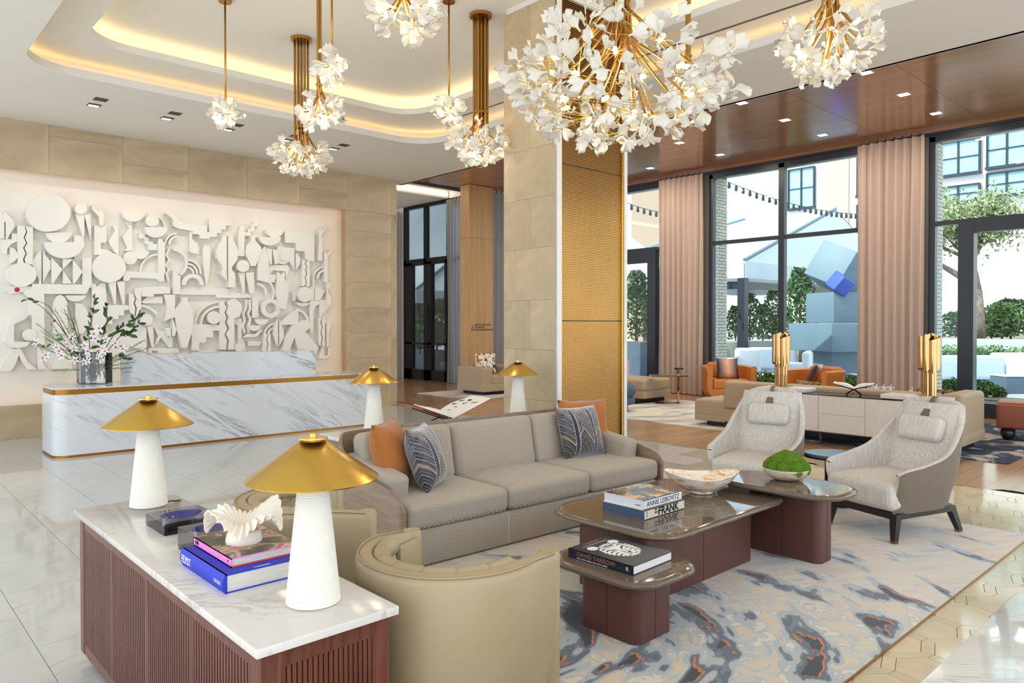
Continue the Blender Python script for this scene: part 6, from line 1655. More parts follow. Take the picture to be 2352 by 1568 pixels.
def ground_plant(label, px, d, w, h, seed):
    q = at(px, 745, d); rnd = random.Random(seed); t = thing('juniper', label, 'shrub', (q.x, q.y, 0.0), 0, 'low junipers outside the glass')
    tag(leaf_cloud(900, lambda r_: (lambda u, a: (w*u*math.cos(a)*0.6, w*u*math.sin(a), 0.22 + r_.random()*h*(1-u*0.6)))(math.sqrt(r_.random()), r_.uniform(0, 2*PI)), 0.06, rnd).build('foliage', MT['leaf_mid'], t, smooth=0), kind='stuff')
    MB().tube([(0, 0, 0), (0, 0, 0.3)], 0.03, 6).build('stem', MT['bark'], t)
planter_box('low grey planter outside the middle window', 15.45, 16.3, 5.2, 9.0, 0.22, 'concrete'); planter_box('low grey planter outside the right window', 15.45, 16.3, 2.95, 4.6, 0.22, 'concrete')
for k, (px, d, w, lab) in enumerate(((1760, 16.6, 0.55, 'low juniper right of the first orange chair'), (1840, 16.2, 0.5, 'low juniper behind the gold lamp on the credenza'), (1945, 15.6, 0.5, 'low juniper at the foot of the sculpture'), (2190, 14.6, 0.45, 'low juniper left of the dark door frame'), (2250, 14.2, 0.45, 'low juniper right of the dark door frame'))):
    ground_plant(lab, px, d, w, 0.34, 60 + k)
# raised bed, hedge and oak tree on the right
struct(MB().box(24.0, 24.3, -8, 10.2, -0.02, 1.19).build('wall_garden', MT['concrete'], smooth=0))
struct(MB().box(24.3, 41.9, -8, 10.2, -0.02, 1.12).build('ground_bed', MT['bark'], smooth=0))
hd = thing('hedge', 'clipped green hedge in front of the concrete garden wall', 'hedge', (23.68, 5.4, 0))
tag(leaf_cloud(4200, lambda r_: (r_.uniform(-0.3, 0.3), r_.uniform(-4.5, 3.6), r_.uniform(0.05, 1.0)), 0.07, random.Random(5)).build('foliage', MT['leaf_mid'], hd, smooth=0), kind='stuff')
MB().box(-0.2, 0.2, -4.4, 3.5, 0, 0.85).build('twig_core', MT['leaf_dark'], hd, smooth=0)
for k, (px, d, h) in enumerate(((2195, 19.9, 0.7), (2320, 18.4, 0.9), (2345, 18.6, 1.0), (2290, 19.0, 0.6))):
    q = at(px, 745, d); shrub('shrub', ['small shrub in the bed left of the door frame', 'dark shrub to the right of the oak trunk', 'dark shrub at the right edge behind the garden wall', 'small shrub under the oak tree'][k], (q.x + 5.2, q.y + 1.4, 1.1), h*1.3, 0.75, 'leaf_mid' if k % 2 else 'leaf_dark', 900, 0.08, 0.2, 80+k, group='shrubs in the raised bed')
tr = at(2258, 745, 20.5)
oak = thing('oak_tree', 'spreading oak tree with pale leaves behind the right window', 'tree', (tr.x + 1.5, tr.y + 0.5, 1.1))
rt_ = random.Random(9); wood = MB(); tips = []
def grow(p, d, L, r_, lev):
    q = p + d*L; m_ = p.lerp(q, 0.5) + Vector((rt_.uniform(-1,1), rt_.uniform(-1,1), 0))*L*0.06
    wood.tube([tuple(p), tuple(m_), tuple(q)], [r_, r_*0.85, r_*0.68], 6)
    if lev == 0: tips.append(q); return
    for k in range(3 if lev > 1 else 3):
        nd_ = (d*0.75 + Vector((rt_.uniform(-1,1), rt_.uniform(-1,1), rt_.uniform(-0.15, 0.75)))*0.85).normalized()
        grow(q, nd_, L*rt_.uniform(0.62, 0.82), r_*0.6, lev - 1)
    if lev < 4: tips.append(q)
grow(Vector((0, 0, 0)), Vector((0.02, 0.03, 1)), 1.55, 0.19, 5)
wood.build('trunk', MT['bark'], oak, smooth=180)
tag(leaf_cloud(9000, lambda q: tuple(tips[q.randrange(len(tips))] + Vector((q.gauss(0, 0.26), q.gauss(0, 0.26), q.gauss(0, 0.22)))), 0.075, random.Random(3)).build('foliage', MT['leaf_pale'], oak, smooth=0), kind='stuff')

# outdoor lounge furniture
def out_sofa(label, px, d, w, h=0.85, mat='outdoor_grey', rz=R(-43), dep=0.85):
    q = at(px, 745, d); t = thing('outdoor_sofa', label, 'sofa', (q.x, q.y, -0.02), rz, 'courtyard lounge seats')
    MB().rbox((0, 0.1, h*0.62), (w, 0.22, h*0.72), 0.09, 4, 2).build('backrest', MT[mat], t, smooth=180)
    MB().rbox((0, dep*0.5, 0.32), (w*0.98, dep*0.8, 0.22), 0.06, 4, 2).build('seat', MT[mat], t, smooth=180)
    for s_ in (-1, 1):
        MB().rbox((s_*(w/2-0.08), dep*0.4, 0.42), (0.14, dep*0.8, 0.4), 0.05, 3, 2).build('arm', MT[mat], t, smooth=180)
        for y in (0.1, dep*0.8): MB().cyl(s_*(w/2-0.12), y, 0, 0.25, 0.02, n=10).build('leg', MT['frame'], t)
    return t
out_sofa('grey outdoor sofa seen from behind through the right window', 2228, 18.6, 1.85)
out_sofa('white outdoor armchair with pillows beyond the grey outdoor sofa', 2312, 19.3, 1.0, 0.9, 'outdoor_white', R(140))
out_sofa('white outdoor armchair right of the brick jamb in the middle window', 1722, 21.5, 0.8, 0.95, 'outdoor_white', R(-30))
out_sofa('pale outdoor sofa behind the first gold lamp in the middle window', 1775, 22.0, 1.4, 0.95, 'outdoor_grey', R(-43))
out_sofa('taupe outdoor sofa farther back behind the tent post', 1745, 24.4, 2.6, 1.1, 'wicker', R(-43))
out_sofa('white outdoor armchair at the foot of the sculpture', 1865, 19.0, 0.75, 0.95, 'outdoor_white', R(20))
out_sofa('grey outdoor sofa behind the sculpture, half hidden by the second curtain', 1985, 21.8, 1.0, 0.85, 'outdoor_grey', R(-43))
for (px, d, lab, h) in ((2322, 17.3, 'low grey block table in front of the white outdoor armchair', 0.40), (1990, 17.6, 'low block table hidden behind the second blush curtain', 0.4)):
    q = at(px, 745, d); t = thing('block_table', lab, 'table', (q.x, q.y, -0.02), R(-43))
    MB().rbox((0, 0, h/2), (0.6, 0.6, h), 0.02, 2, 1).build('table_block', MT['planter'], t, smooth=180)
    MB().box(-0.31, 0.31, -0.31, 0.31, h, h+0.02).build('table_top', MT['concrete'], t, smooth=0)
# festoon lights
def festoon(label, a, b_, sag, n=26):
    t = thing('festoon_lights', label, 'string lights', tuple(a)); d = b_ - a; mb = MB(); w = []
    for k in range(n + 1):
        u = k/n; p_ = d*u + Vector((0, 0, -sag*4*u*(1-u))); w.append(tuple(p_))
        if 0 < k < n: MB().lathe([(0, -0.18), (0.05, -0.15), (0.045, -0.07), (0.03, 0), (0, 0.0)], 8, Matrix.Translation(p_)).build('bulb', MT['frame'], t, smooth=60)
    MB().tube(w, 0.012, 4).build('cable', MT['frame'], t)
festoon('string of bulbs sagging across the top of the middle window', at(1640, 405, 20), at(1985, 492, 26), 0.25)
festoon('string of bulbs in the window beside the bronze column', at(1420, 458, 22), at(1560, 492, 24), 0.1, 10)
# beyond the far entrance door
struct(MB().box(13.6, 14.6, 15.2, 16.05, 0, 6).build('wall_brick_outside', MT['mortar'], smooth=0))
bo = bpy.data.objects['wall_brick_outside']
for j in range(int(5.0/0.0727)):
    x = 13.6 - (0.115 if j % 2 else 0)
    y = 15.2 + (0.115 if j % 2 else 0.0)
    while y < 16.0:
        o = ob('brick', brick, MT['brick'], bo, (13.588, y, j*0.0727 + 0.005), (0, 0, R(90)), (min(0.222, 16.05-y)/0.222, 1, 1)); y += 0.233
    while x < 14.55:
        a_ = max(x, 13.6); b_ = min(x + 0.222, 14.6)
        if b_ - a_ > 0.04: ob('brick', brick, MT['brick'], bo, (a_, 16.05, j*0.0727 + 0.005), None, ((b_-a_)/0.222, 1, 1))
        x += 0.233
shrub('palm', 'leafy green palm outside the far entrance door', (14.6, 19.4, 0.7), 1.7, 0.7, 'leaf_mid', 900, 0.14, 0.0, 101, 'plant')
planter_box('grey planter outside the far entrance door', 14.1, 15.1, 18.4, 20.6, 0.75)
out_q = thing('outdoor_sofa', 'pale outdoor daybed outside the far entrance door', 'sofa', (13.9, 17.6, -0.02))
MB().rbox((0.3, 0, 0.34), (0.8, 1.3, 0.22), 0.08, 4, 2).build('seat', MT['outdoor_grey'], out_q, smooth=180); MB().box(-0.05, 0.65, -0.6, 0.6, 0.02, 0.23).build('frame_base', MT['frame'], out_q, smooth=0)
tent('white pavilion roof outside the far entrance door', 16.0, 18.8, 22.5, 30, 24, 28, 2.9, 4.2, 0.5)
# ================================================================ THE MURAL: cut-out white relief in the niche
MURAL = [(2,[(2.565,3.241),(2.559,3.187),(2.543,3.133),(2.516,3.083),(2.48,3.038),(2.438,3.0),(2.389,2.971),(2.336,2.951),(2.282,2.941),(2.229,2.941),(2.178,2.952),(2.131,2.973),(2.09,3.003),(2.057,3.04),(2.032,3.084),(2.017,3.133),(2.013,3.184),(2.018,3.237),(2.034,3.288),(2.059,3.337),(2.092,3.382),(2.133,3.42),(2.18,3.45),(2.232,3.472),(2.285,3.484),(2.339,3.485),(2.392,3.476),(2.44,3.456),(2.483,3.427),(2.518,3.389),(2.544,3.345),(2.56,3.295)]),
(1,[(1.7,3.108),(1.728,3.17),(1.742,3.137),(1.771,3.191),(1.792,3.151),(1.841,3.096),(1.877,3.048),(1.877,2.979),(1.84,2.908),(1.804,2.836),(1.797,2.801),(1.772,2.799),(1.773,3.038),(1.759,3.037),(1.758,2.803),(1.726,2.804),(1.698,2.861)]),
(0,[(1.733,2.796),(1.912,2.811),(1.911,2.776),(1.839,2.736),(1.796,2.665),(1.788,2.592),(1.735,2.588)]),
(0,[(1.847,2.887),(1.912,2.892),(1.912,2.802),(1.847,2.797)]),
(1,[(1.825,2.688),(1.875,2.67),(1.91,2.613),(1.91,2.544),(1.881,2.499),(1.823,2.461)]),
(1,[(1.911,3.0),(1.993,2.999),(2.014,2.923),(1.984,2.834),(2.013,2.758),(1.976,2.69),(2.005,2.61),(1.975,2.53),(1.986,2.462),(1.909,2.458)]),
(1,[(2.009,2.991),(2.097,3.0),(2.094,2.451),(2.004,2.472),(1.993,2.532),(2.023,2.611),(1.994,2.692),(2.029,2.759),(2.0,2.835),(2.03,2.924)]),
(2,[(2.129,2.313),(2.125,2.279),(2.114,2.246),(2.097,2.216),(2.075,2.189),(2.047,2.167),(2.016,2.15),(1.982,2.139),(1.947,2.134),(1.913,2.136),(1.88,2.145),(1.849,2.159),(1.823,2.179),(1.801,2.204),(1.785,2.232),(1.776,2.264),(1.772,2.296),(1.776,2.329),(1.786,2.361),(1.802,2.391),(1.824,2.418),(1.851,2.44),(1.882,2.458),(1.915,2.469),(1.949,2.474),(1.984,2.473),(2.018,2.465),(2.049,2.451),(2.076,2.432),(2.098,2.407),(2.115,2.378),(2.125,2.346)]),
(1,[(2.579,2.958),(2.575,2.924),(2.562,2.891),(2.542,2.86),(2.516,2.834),(2.484,2.813),(2.449,2.799),(2.413,2.793),(2.377,2.794),(2.342,2.802),(2.312,2.818),(2.287,2.84),(2.268,2.866),(2.256,2.897),(2.252,2.93)]),
(2,[(2.742,2.827),(2.735,2.772),(2.715,2.72),(2.684,2.671),(2.642,2.63),(2.592,2.598),(2.537,2.577),(2.48,2.567),(2.423,2.57),(2.369,2.584),(2.322,2.609),(2.282,2.644),(2.253,2.687),(2.235,2.736),(2.229,2.788)]),
(0,[(2.619,2.921),(2.747,2.932),(2.746,2.732),(2.694,2.719),(2.693,2.629),(2.621,2.574)]),
(2,[(2.775,3.325),(2.773,3.309),(2.768,3.294),(2.761,3.279),(2.751,3.266),(2.739,3.255),(2.725,3.246),(2.71,3.24),(2.694,3.237),(2.678,3.237),(2.664,3.24),(2.65,3.245),(2.638,3.254),(2.628,3.265),(2.621,3.278),(2.616,3.292),(2.615,3.308),(2.617,3.323),(2.621,3.339),(2.629,3.353),(2.638,3.366),(2.651,3.378),(2.664,3.386),(2.679,3.393),(2.695,3.396),(2.71,3.396),(2.725,3.393),(2.739,3.387),(2.751,3.379),(2.761,3.368),(2.769,3.355),(2.773,3.34)]),
(1,[(2.629,3.242),(2.749,3.248),(2.747,2.923),(2.719,2.929)]),
(1,[(2.752,3.214),(2.753,3.245),(2.833,3.249),(2.835,2.866)]),
(0,[(2.205,2.667),(2.16,2.638),(2.1,2.529),(2.092,2.459),(2.121,2.339),(2.173,2.253),(2.165,2.187),(2.203,2.189)]),
(0,[(2.219,2.659),(2.258,2.658),(2.243,2.626),(2.318,2.525),(2.317,2.41),(2.241,2.256),(2.219,2.189)]),
(1,[(2.324,2.569),(2.46,2.408),(2.339,2.194),(2.321,2.193)]),
(1,[(2.466,2.565),(2.593,2.564),(2.465,2.413)]),
(1,[(2.468,2.386),(2.584,2.203),(2.464,2.199)]),
(1,[(2.595,2.555),(2.721,2.385),(2.611,2.204),(2.593,2.204)]),
(0,[(2.725,2.585),(2.85,2.611),(2.848,2.154),(2.723,2.15)]),
(1,[(2.851,3.395),(2.871,3.351),(2.936,3.303),(2.965,3.334),(2.986,3.327),(3.006,3.274),(3.005,3.103),(2.948,3.098),(2.944,3.231),(2.863,3.314),(2.847,3.349)]),
(0,[(2.886,3.097),(3.051,3.103),(3.05,2.844),(2.975,2.838),(2.975,2.746),(3.041,2.741),(3.15,2.693),(3.15,2.66),(2.884,2.652)]),
(1,[(3.135,3.115),(3.212,3.117),(3.213,2.664),(3.154,2.712),(3.071,2.873),(3.169,3.039)]),
(2,[(3.302,2.477),(3.298,2.432),(3.284,2.388),(3.263,2.348),(3.234,2.312),(3.199,2.282),(3.159,2.259),(3.116,2.244),(3.072,2.238),(3.028,2.241),(2.986,2.252),(2.947,2.271),(2.914,2.298),(2.886,2.331),(2.866,2.369),(2.854,2.41),(2.85,2.453),(2.854,2.497),(2.867,2.54),(2.888,2.58),(2.915,2.616),(2.949,2.646),(2.988,2.67),(3.03,2.685),(3.074,2.692),(3.118,2.691),(3.161,2.681),(3.201,2.662),(3.235,2.636),(3.264,2.603),(3.285,2.565),(3.298,2.522)]),
(2,[(3.58,3.371),(3.576,3.334),(3.563,3.299),(3.543,3.266),(3.517,3.238),(3.486,3.216),(3.451,3.2),(3.414,3.193),(3.378,3.193),(3.344,3.202),(3.313,3.218),(3.288,3.241),(3.269,3.269),(3.257,3.302),(3.254,3.337)]),
(0,[(3.306,3.201),(3.419,3.198),(3.417,2.753),(3.304,2.736),(3.347,2.791),(3.275,2.954),(3.375,3.095)]),
(1,[(3.647,2.75),(3.644,2.723),(3.635,2.697),(3.621,2.674),(3.602,2.653),(3.58,2.638),(3.556,2.628),(3.53,2.623),(3.505,2.624),(3.481,2.632),(3.459,2.644),(3.441,2.662),(3.428,2.684),(3.419,2.708),(3.417,2.734)]),
(1,[(3.475,2.639),(3.473,2.618),(3.467,2.598),(3.458,2.58),(3.446,2.563),(3.431,2.549),(3.414,2.539),(3.395,2.532),(3.376,2.529),(3.357,2.53),(3.339,2.534),(3.322,2.543),(3.308,2.555),(3.296,2.57),(3.287,2.587),(3.282,2.606),(3.28,2.626),(3.282,2.647),(3.288,2.666),(3.297,2.685),(3.309,2.701),(3.323,2.715),(3.34,2.726),(3.358,2.733),(3.377,2.736),(3.396,2.736),(3.415,2.731),(3.432,2.723),(3.446,2.711),(3.458,2.696),(3.467,2.678),(3.473,2.659)]),
(2,[(3.789,3.248),(3.787,3.229),(3.782,3.21),(3.772,3.193),(3.76,3.177),(3.745,3.163),(3.727,3.153),(3.709,3.146),(3.689,3.142),(3.67,3.142),(3.651,3.146),(3.634,3.153),(3.619,3.164),(3.607,3.177),(3.598,3.193),(3.593,3.21),(3.591,3.229),(3.593,3.248),(3.599,3.266),(3.608,3.284),(3.62,3.299),(3.635,3.313),(3.652,3.323),(3.671,3.331),(3.69,3.334),(3.709,3.335),(3.728,3.331),(3.745,3.324),(3.76,3.313),(3.773,3.3),(3.782,3.284),(3.788,3.267)]),
(2,[(3.915,3.158),(3.91,3.12),(3.897,3.082),(3.877,3.048),(3.849,3.019),(3.817,2.996),(3.78,2.981),(3.743,2.974),(3.705,2.975),(3.669,2.984),(3.638,3.002),(3.611,3.026),(3.591,3.056),(3.579,3.09),(3.575,3.127)]),
(0,[(3.713,3.348),(3.738,3.349),(3.762,3.346),(3.786,3.34),(3.809,3.331),(3.83,3.318),(3.849,3.302),(3.866,3.284),(3.88,3.263),(3.891,3.239),(3.899,3.215),(3.904,3.189),(3.906,3.162),(3.882,3.16),(3.88,3.183),(3.876,3.206),(3.869,3.228),(3.859,3.248),(3.847,3.266),(3.832,3.283),(3.815,3.297),(3.797,3.308),(3.777,3.316),(3.756,3.322),(3.735,3.324),(3.713,3.323)]),
(0,[(3.515,3.031),(3.608,3.039),(3.608,2.982),(3.657,2.976),(3.657,2.914),(3.72,2.914),(3.719,2.88),(3.783,2.885),(3.783,2.783),(3.656,2.775),(3.656,2.861),(3.598,2.876),(3.599,2.952),(3.514,2.955)]),
(1,[(3.788,2.968),(3.838,2.962),(3.884,2.888),(3.891,2.416),(3.785,2.421)]),
(0,[(3.516,2.427),(3.518,2.464),(3.525,2.501),(3.537,2.537),(3.552,2.572),(3.572,2.604),(3.595,2.634),(3.622,2.66),(3.651,2.683),(3.683,2.702),(3.716,2.716),(3.751,2.726),(3.787,2.73),(3.787,2.698),(3.755,2.693),(3.724,2.685),(3.694,2.672),(3.666,2.656),(3.64,2.635),(3.616,2.612),(3.596,2.586),(3.578,2.557),(3.565,2.526),(3.555,2.494),(3.548,2.462),(3.546,2.428)]),
(1,[(3.302,2.426),(3.529,2.423),(3.873,2.42),(3.872,2.294),(3.798,2.281),(3.753,2.327),(3.38,2.326),(3.353,2.277),(3.276,2.274),(3.276,2.354)]),
(0,[(3.947,2.822),(3.904,2.714),(3.945,2.64),(3.894,2.559),(3.935,2.481),(3.902,2.411),(3.939,2.291),(3.971,2.303),(3.935,2.414),(3.968,2.485),(3.927,2.558),(3.978,2.639),(3.937,2.716),(3.978,2.809)]),
(1,[(3.896,3.385),(3.988,3.375),(4.063,3.343),(4.146,3.213),(4.146,3.144),(4.062,3.171),(3.988,3.238),(4.044,3.233),(3.988,3.316)]),
(0,[(3.889,2.878),(3.89,2.904),(3.895,2.93),(3.903,2.956),(3.914,2.98),(3.928,3.003),(3.945,3.024),(3.964,3.043),(3.985,3.059),(4.007,3.073),(4.031,3.083),(4.056,3.09),(4.081,3.094),(4.081,3.063),(4.059,3.06),(4.039,3.053),(4.018,3.045),(3.999,3.033),(3.982,3.019),(3.966,3.004),(3.952,2.986),(3.94,2.967),(3.931,2.946),(3.924,2.925),(3.92,2.903),(3.918,2.881)]),
(1,[(3.94,2.882),(3.941,2.901),(3.944,2.92),(3.95,2.939),(3.959,2.957),(3.969,2.974),(3.981,2.989),(3.995,3.003),(4.01,3.015),(4.027,3.024),(4.044,3.032),(4.062,3.037),(4.081,3.04),(4.081,3.011),(4.066,3.008),(4.051,3.004),(4.037,2.998),(4.024,2.99),(4.012,2.981),(4.001,2.97),(3.991,2.957),(3.983,2.944),(3.976,2.93),(3.971,2.915),(3.968,2.9),(3.967,2.884)]),
(1,[(3.064,2.252),(3.173,2.261),(3.171,1.911),(3.148,1.91)]),
(1,[(3.184,2.256),(3.293,2.266),(3.291,1.903),(3.269,1.903)]),
(1,[(4.012,3.354),(4.115,3.266),(4.23,3.237),(4.547,3.245),(4.547,3.134),(4.584,3.137),(4.585,3.361),(4.96,3.368),(4.96,3.285),(4.858,3.27),(4.856,3.203),(4.784,3.197),(4.784,3.136),(4.707,3.129),(4.707,3.068),(4.586,3.053),(4.583,3.022),(4.428,3.02),(4.423,3.085),(4.32,3.081),(4.321,3.136),(4.277,3.132),(4.086,3.155),(4.011,3.187)]),
(0,[(4.279,3.13),(4.321,3.134),(4.32,2.996),(4.403,2.933),(4.431,2.764),(4.324,2.767),(4.278,2.794)]),
(2,[(4.783,3.084),(4.857,3.101),(4.855,2.468),(4.863,2.34),(4.781,2.419),(4.752,2.448),(4.791,2.522),(4.781,2.593),(4.69,2.71),(4.681,2.822),(4.722,2.937),(4.768,3.001)]),
(2,[(4.882,3.103),(4.959,3.099),(4.959,3.037),(5.031,2.918),(5.057,2.816),(5.031,2.69),(4.936,2.56),(4.946,2.519),(4.998,2.46),(4.997,2.226),(4.885,2.228),(4.88,2.47)]),
(1,[(4.501,2.92),(4.581,2.906),(4.61,2.847),(4.599,2.603),(4.579,2.44),(4.563,2.318),(4.528,2.256),(4.509,2.447),(4.49,2.637),(4.481,2.848)]),
(1,[(5.077,3.15),(5.107,3.267),(5.187,3.327),(5.184,2.772),(5.075,2.77)]),
(2,[(5.288,3.136),(5.353,3.142),(5.358,3.058),(5.462,2.949),(5.472,2.865),(5.417,2.755),(5.367,2.615),(5.281,2.61),(5.19,2.814),(5.201,2.951),(5.282,3.041)]),
(0,[(5.359,3.401),(5.458,3.405),(5.452,3.314),(5.381,3.308),(5.375,3.223),(5.315,3.212),(5.315,3.139),(5.191,3.128),(5.191,3.191),(5.261,3.197),(5.261,3.255),(5.315,3.26),(5.316,3.328),(5.359,3.332)]),
(2,[(5.254,2.608),(5.251,2.588),(5.245,2.568),(5.234,2.55),(5.22,2.534),(5.203,2.52),(5.184,2.51),(5.163,2.503),(5.141,2.5),(5.119,2.501),(5.098,2.506),(5.079,2.514),(5.062,2.526),(5.049,2.541),(5.038,2.558),(5.032,2.576),(5.03,2.596),(5.032,2.616),(5.039,2.636),(5.049,2.654),(5.063,2.67),(5.08,2.684),(5.099,2.694),(5.12,2.701),(5.142,2.705),(5.163,2.704),(5.184,2.699),(5.204,2.691),(5.221,2.679),(5.235,2.664),(5.245,2.647),(5.251,2.628)]),
(1,[(5.074,2.494),(5.189,2.495),(5.187,2.139),(5.155,2.138)]),
(1,[(5.199,2.495),(5.351,2.503),(5.349,2.143),(5.273,2.141)]),
(0,[(4.419,2.181),(4.883,2.217),(5.049,2.14),(5.317,2.137),(5.316,2.063),(4.708,2.048),(4.708,2.094),(4.389,2.09),(4.006,2.089),(4.007,2.168)]),
(1,[(4.139,2.241),(4.145,2.289),(4.163,2.334),(4.191,2.373),(4.228,2.404),(4.271,2.424),(4.318,2.433),(4.364,2.429),(4.408,2.412),(4.445,2.384),(4.474,2.347),(4.492,2.303),(4.498,2.255),(4.431,2.252),(4.427,2.282),(4.416,2.31),(4.398,2.334),(4.374,2.352),(4.347,2.362),(4.317,2.365),(4.288,2.36),(4.261,2.347),(4.237,2.327),(4.219,2.302),(4.208,2.274),(4.204,2.244)]),
(1,[(4.008,2.472),(4.121,2.379),(4.119,2.093),(4.006,2.089)]),
(0,[(4.246,2.668),(4.276,2.668),(4.305,2.663),(4.333,2.655),(4.36,2.643),(4.385,2.628),(4.407,2.609),(4.427,2.586),(4.444,2.562),(4.457,2.535),(4.467,2.506),(4.472,2.476),(4.474,2.445),(4.443,2.444),(4.441,2.47),(4.436,2.496),(4.428,2.521),(4.416,2.544),(4.402,2.566),(4.385,2.585),(4.366,2.601),(4.344,2.615),(4.321,2.625),(4.297,2.632),(4.272,2.636),(4.246,2.636)]),
(0,[(4.246,2.608),(4.268,2.608),(4.29,2.605),(4.311,2.599),(4.33,2.59),(4.349,2.578),(4.366,2.564),(4.38,2.547),(4.393,2.529),(4.402,2.509),(4.41,2.487),(4.414,2.465),(4.415,2.442),(4.384,2.441),(4.383,2.459),(4.379,2.478),(4.374,2.495),(4.365,2.511),(4.355,2.526),(4.343,2.54),(4.33,2.552),(4.315,2.561),(4.299,2.568),(4.281,2.573),(4.264,2.576),(4.246,2.576)]),
(0,[(4.246,2.548),(4.26,2.548),(4.274,2.546),(4.288,2.542),(4.301,2.536),(4.313,2.528),(4.324,2.519),(4.334,2.508),(4.342,2.496),(4.348,2.483),(4.353,2.469),(4.356,2.454),(4.357,2.439),(4.325,2.438),(4.325,2.449),(4.323,2.459),(4.319,2.469),(4.315,2.479),(4.309,2.488),(4.302,2.495),(4.294,2.502),(4.286,2.508),(4.276,2.512),(4.266,2.515),(4.256,2.517),(4.246,2.517)]),
(1,[(5.417,2.84),(5.55,2.977),(5.561,2.924),(5.614,2.767),(5.612,2.328),(5.515,2.356),(5.416,2.373),(5.411,2.691)]),
(1,[(4.019,2.821),(4.067,2.818),(4.112,2.805),(4.154,2.782),(4.189,2.749),(4.216,2.709),(4.234,2.663),(4.241,2.613),(4.237,2.562),(4.223,2.513),(4.2,2.467),(4.167,2.427),(4.128,2.396),(4.112,2.424),(4.145,2.451),(4.173,2.485),(4.193,2.524),(4.205,2.566),(4.208,2.61),(4.202,2.652),(4.187,2.692),(4.164,2.726),(4.134,2.754),(4.099,2.774),(4.06,2.785),(4.019,2.787)]),
(1,[(5.9,3.289),(5.895,3.258),(5.882,3.229),(5.862,3.201),(5.834,3.177),(5.802,3.159),(5.766,3.146),(5.728,3.139),(5.69,3.139),(5.654,3.147),(5.623,3.16),(5.596,3.179),(5.576,3.202),(5.564,3.23),(5.56,3.259)]),
(2,[(5.825,3.152),(5.819,3.118),(5.804,3.085),(5.779,3.054),(5.747,3.028),(5.708,3.007),(5.665,2.993),(5.62,2.986),(5.576,2.986),(5.533,2.994),(5.496,3.009),(5.464,3.03),(5.441,3.057),(5.426,3.087),(5.422,3.12)]),
(1,[(5.917,3.269),(6.487,3.279),(6.486,2.764),(6.407,2.759),(6.31,2.792),(6.304,2.931),(6.126,2.929),(6.126,3.067),(5.916,3.067)]),
(1,[(6.557,2.779),(6.586,3.197),(6.574,3.309),(6.623,3.381),(6.636,3.337),(6.717,3.418),(6.711,3.366),(6.635,3.269),(6.653,2.785)]),
(1,[(6.69,2.776),(6.684,2.911),(6.728,2.959),(6.747,2.904),(6.836,3.024),(6.823,2.943),(6.753,2.859),(6.758,2.393),(6.683,2.39)]),
(1,[(5.567,2.934),(5.671,2.931),(5.67,2.662),(5.633,2.66)]),
(1,[(5.682,2.921),(5.778,2.927),(5.772,2.668),(5.728,2.665)]),
(0,[(5.79,2.982),(6.114,2.984),(6.113,2.588),(6.02,2.736),(5.926,2.676),(5.789,2.685)]),
(1,[(6.02,2.835),(6.018,2.816),(6.013,2.797),(6.004,2.78),(5.992,2.765),(5.978,2.752),(5.962,2.742),(5.945,2.736),(5.927,2.733),(5.909,2.734),(5.891,2.738),(5.875,2.746),(5.861,2.757),(5.85,2.771),(5.842,2.787),(5.837,2.804),(5.835,2.823),(5.837,2.842),(5.842,2.86),(5.85,2.877),(5.862,2.892),(5.876,2.905),(5.892,2.915),(5.909,2.922),(5.927,2.925),(5.945,2.924),(5.963,2.92),(5.979,2.912),(5.993,2.901),(6.004,2.887),(6.013,2.871),(6.018,2.853)]),
(1,[(6.134,2.897),(6.173,2.878),(6.22,2.792),(6.208,2.692),(6.133,2.589)]),
(1,[(6.25,2.783),(6.322,2.787),(6.306,2.698),(6.337,2.655),(6.306,2.598),(6.332,2.532),(6.3,2.453),(6.324,2.387),(6.302,2.303),(6.248,2.296)]),
(1,[(6.346,2.789),(6.401,2.781),(6.399,2.301),(6.326,2.298),(6.348,2.388),(6.323,2.454),(6.356,2.533),(6.33,2.599),(6.359,2.656),(6.328,2.699)]),
(0,[(5.614,2.648),(5.984,2.669),(6.031,2.605),(5.954,2.416),(5.943,2.552),(5.72,2.562),(5.652,2.489),(5.777,2.484),(5.742,2.342),(5.612,2.353)]),
(2,[(5.776,2.387),(5.925,2.382),(5.971,2.297),(5.959,2.132),(5.924,1.881),(5.786,1.879),(5.741,2.159),(5.753,2.321)]),
(1,[(5.771,2.522),(5.805,2.523),(5.845,2.476),(5.88,2.527),(5.914,2.529),(5.914,2.387),(5.771,2.381)]),
(0,[(6.479,2.45),(6.481,2.48),(6.488,2.509),(6.498,2.538),(6.513,2.566),(6.531,2.592),(6.553,2.616),(6.578,2.637),(6.606,2.655),(6.636,2.67),(6.667,2.682),(6.7,2.689),(6.734,2.693),(6.734,2.659),(6.705,2.656),(6.677,2.649),(6.65,2.64),(6.624,2.627),(6.601,2.611),(6.579,2.593),(6.56,2.573),(6.545,2.551),(6.532,2.527),(6.523,2.502),(6.517,2.477),(6.516,2.451)]),
(1,[(6.546,2.452),(6.548,2.475),(6.553,2.496),(6.561,2.518),(6.571,2.538),(6.585,2.557),(6.601,2.574),(6.619,2.59),(6.64,2.603),(6.662,2.614),(6.685,2.622),(6.709,2.628),(6.733,2.631),(6.733,2.599),(6.713,2.597),(6.694,2.592),(6.675,2.586),(6.657,2.577),(6.64,2.566),(6.625,2.553),(6.612,2.539),(6.601,2.524),(6.593,2.507),(6.586,2.49),(6.582,2.472),(6.581,2.454)]),
(0,[(6.479,2.45),(6.509,2.451),(6.508,2.047),(6.478,2.046)]),
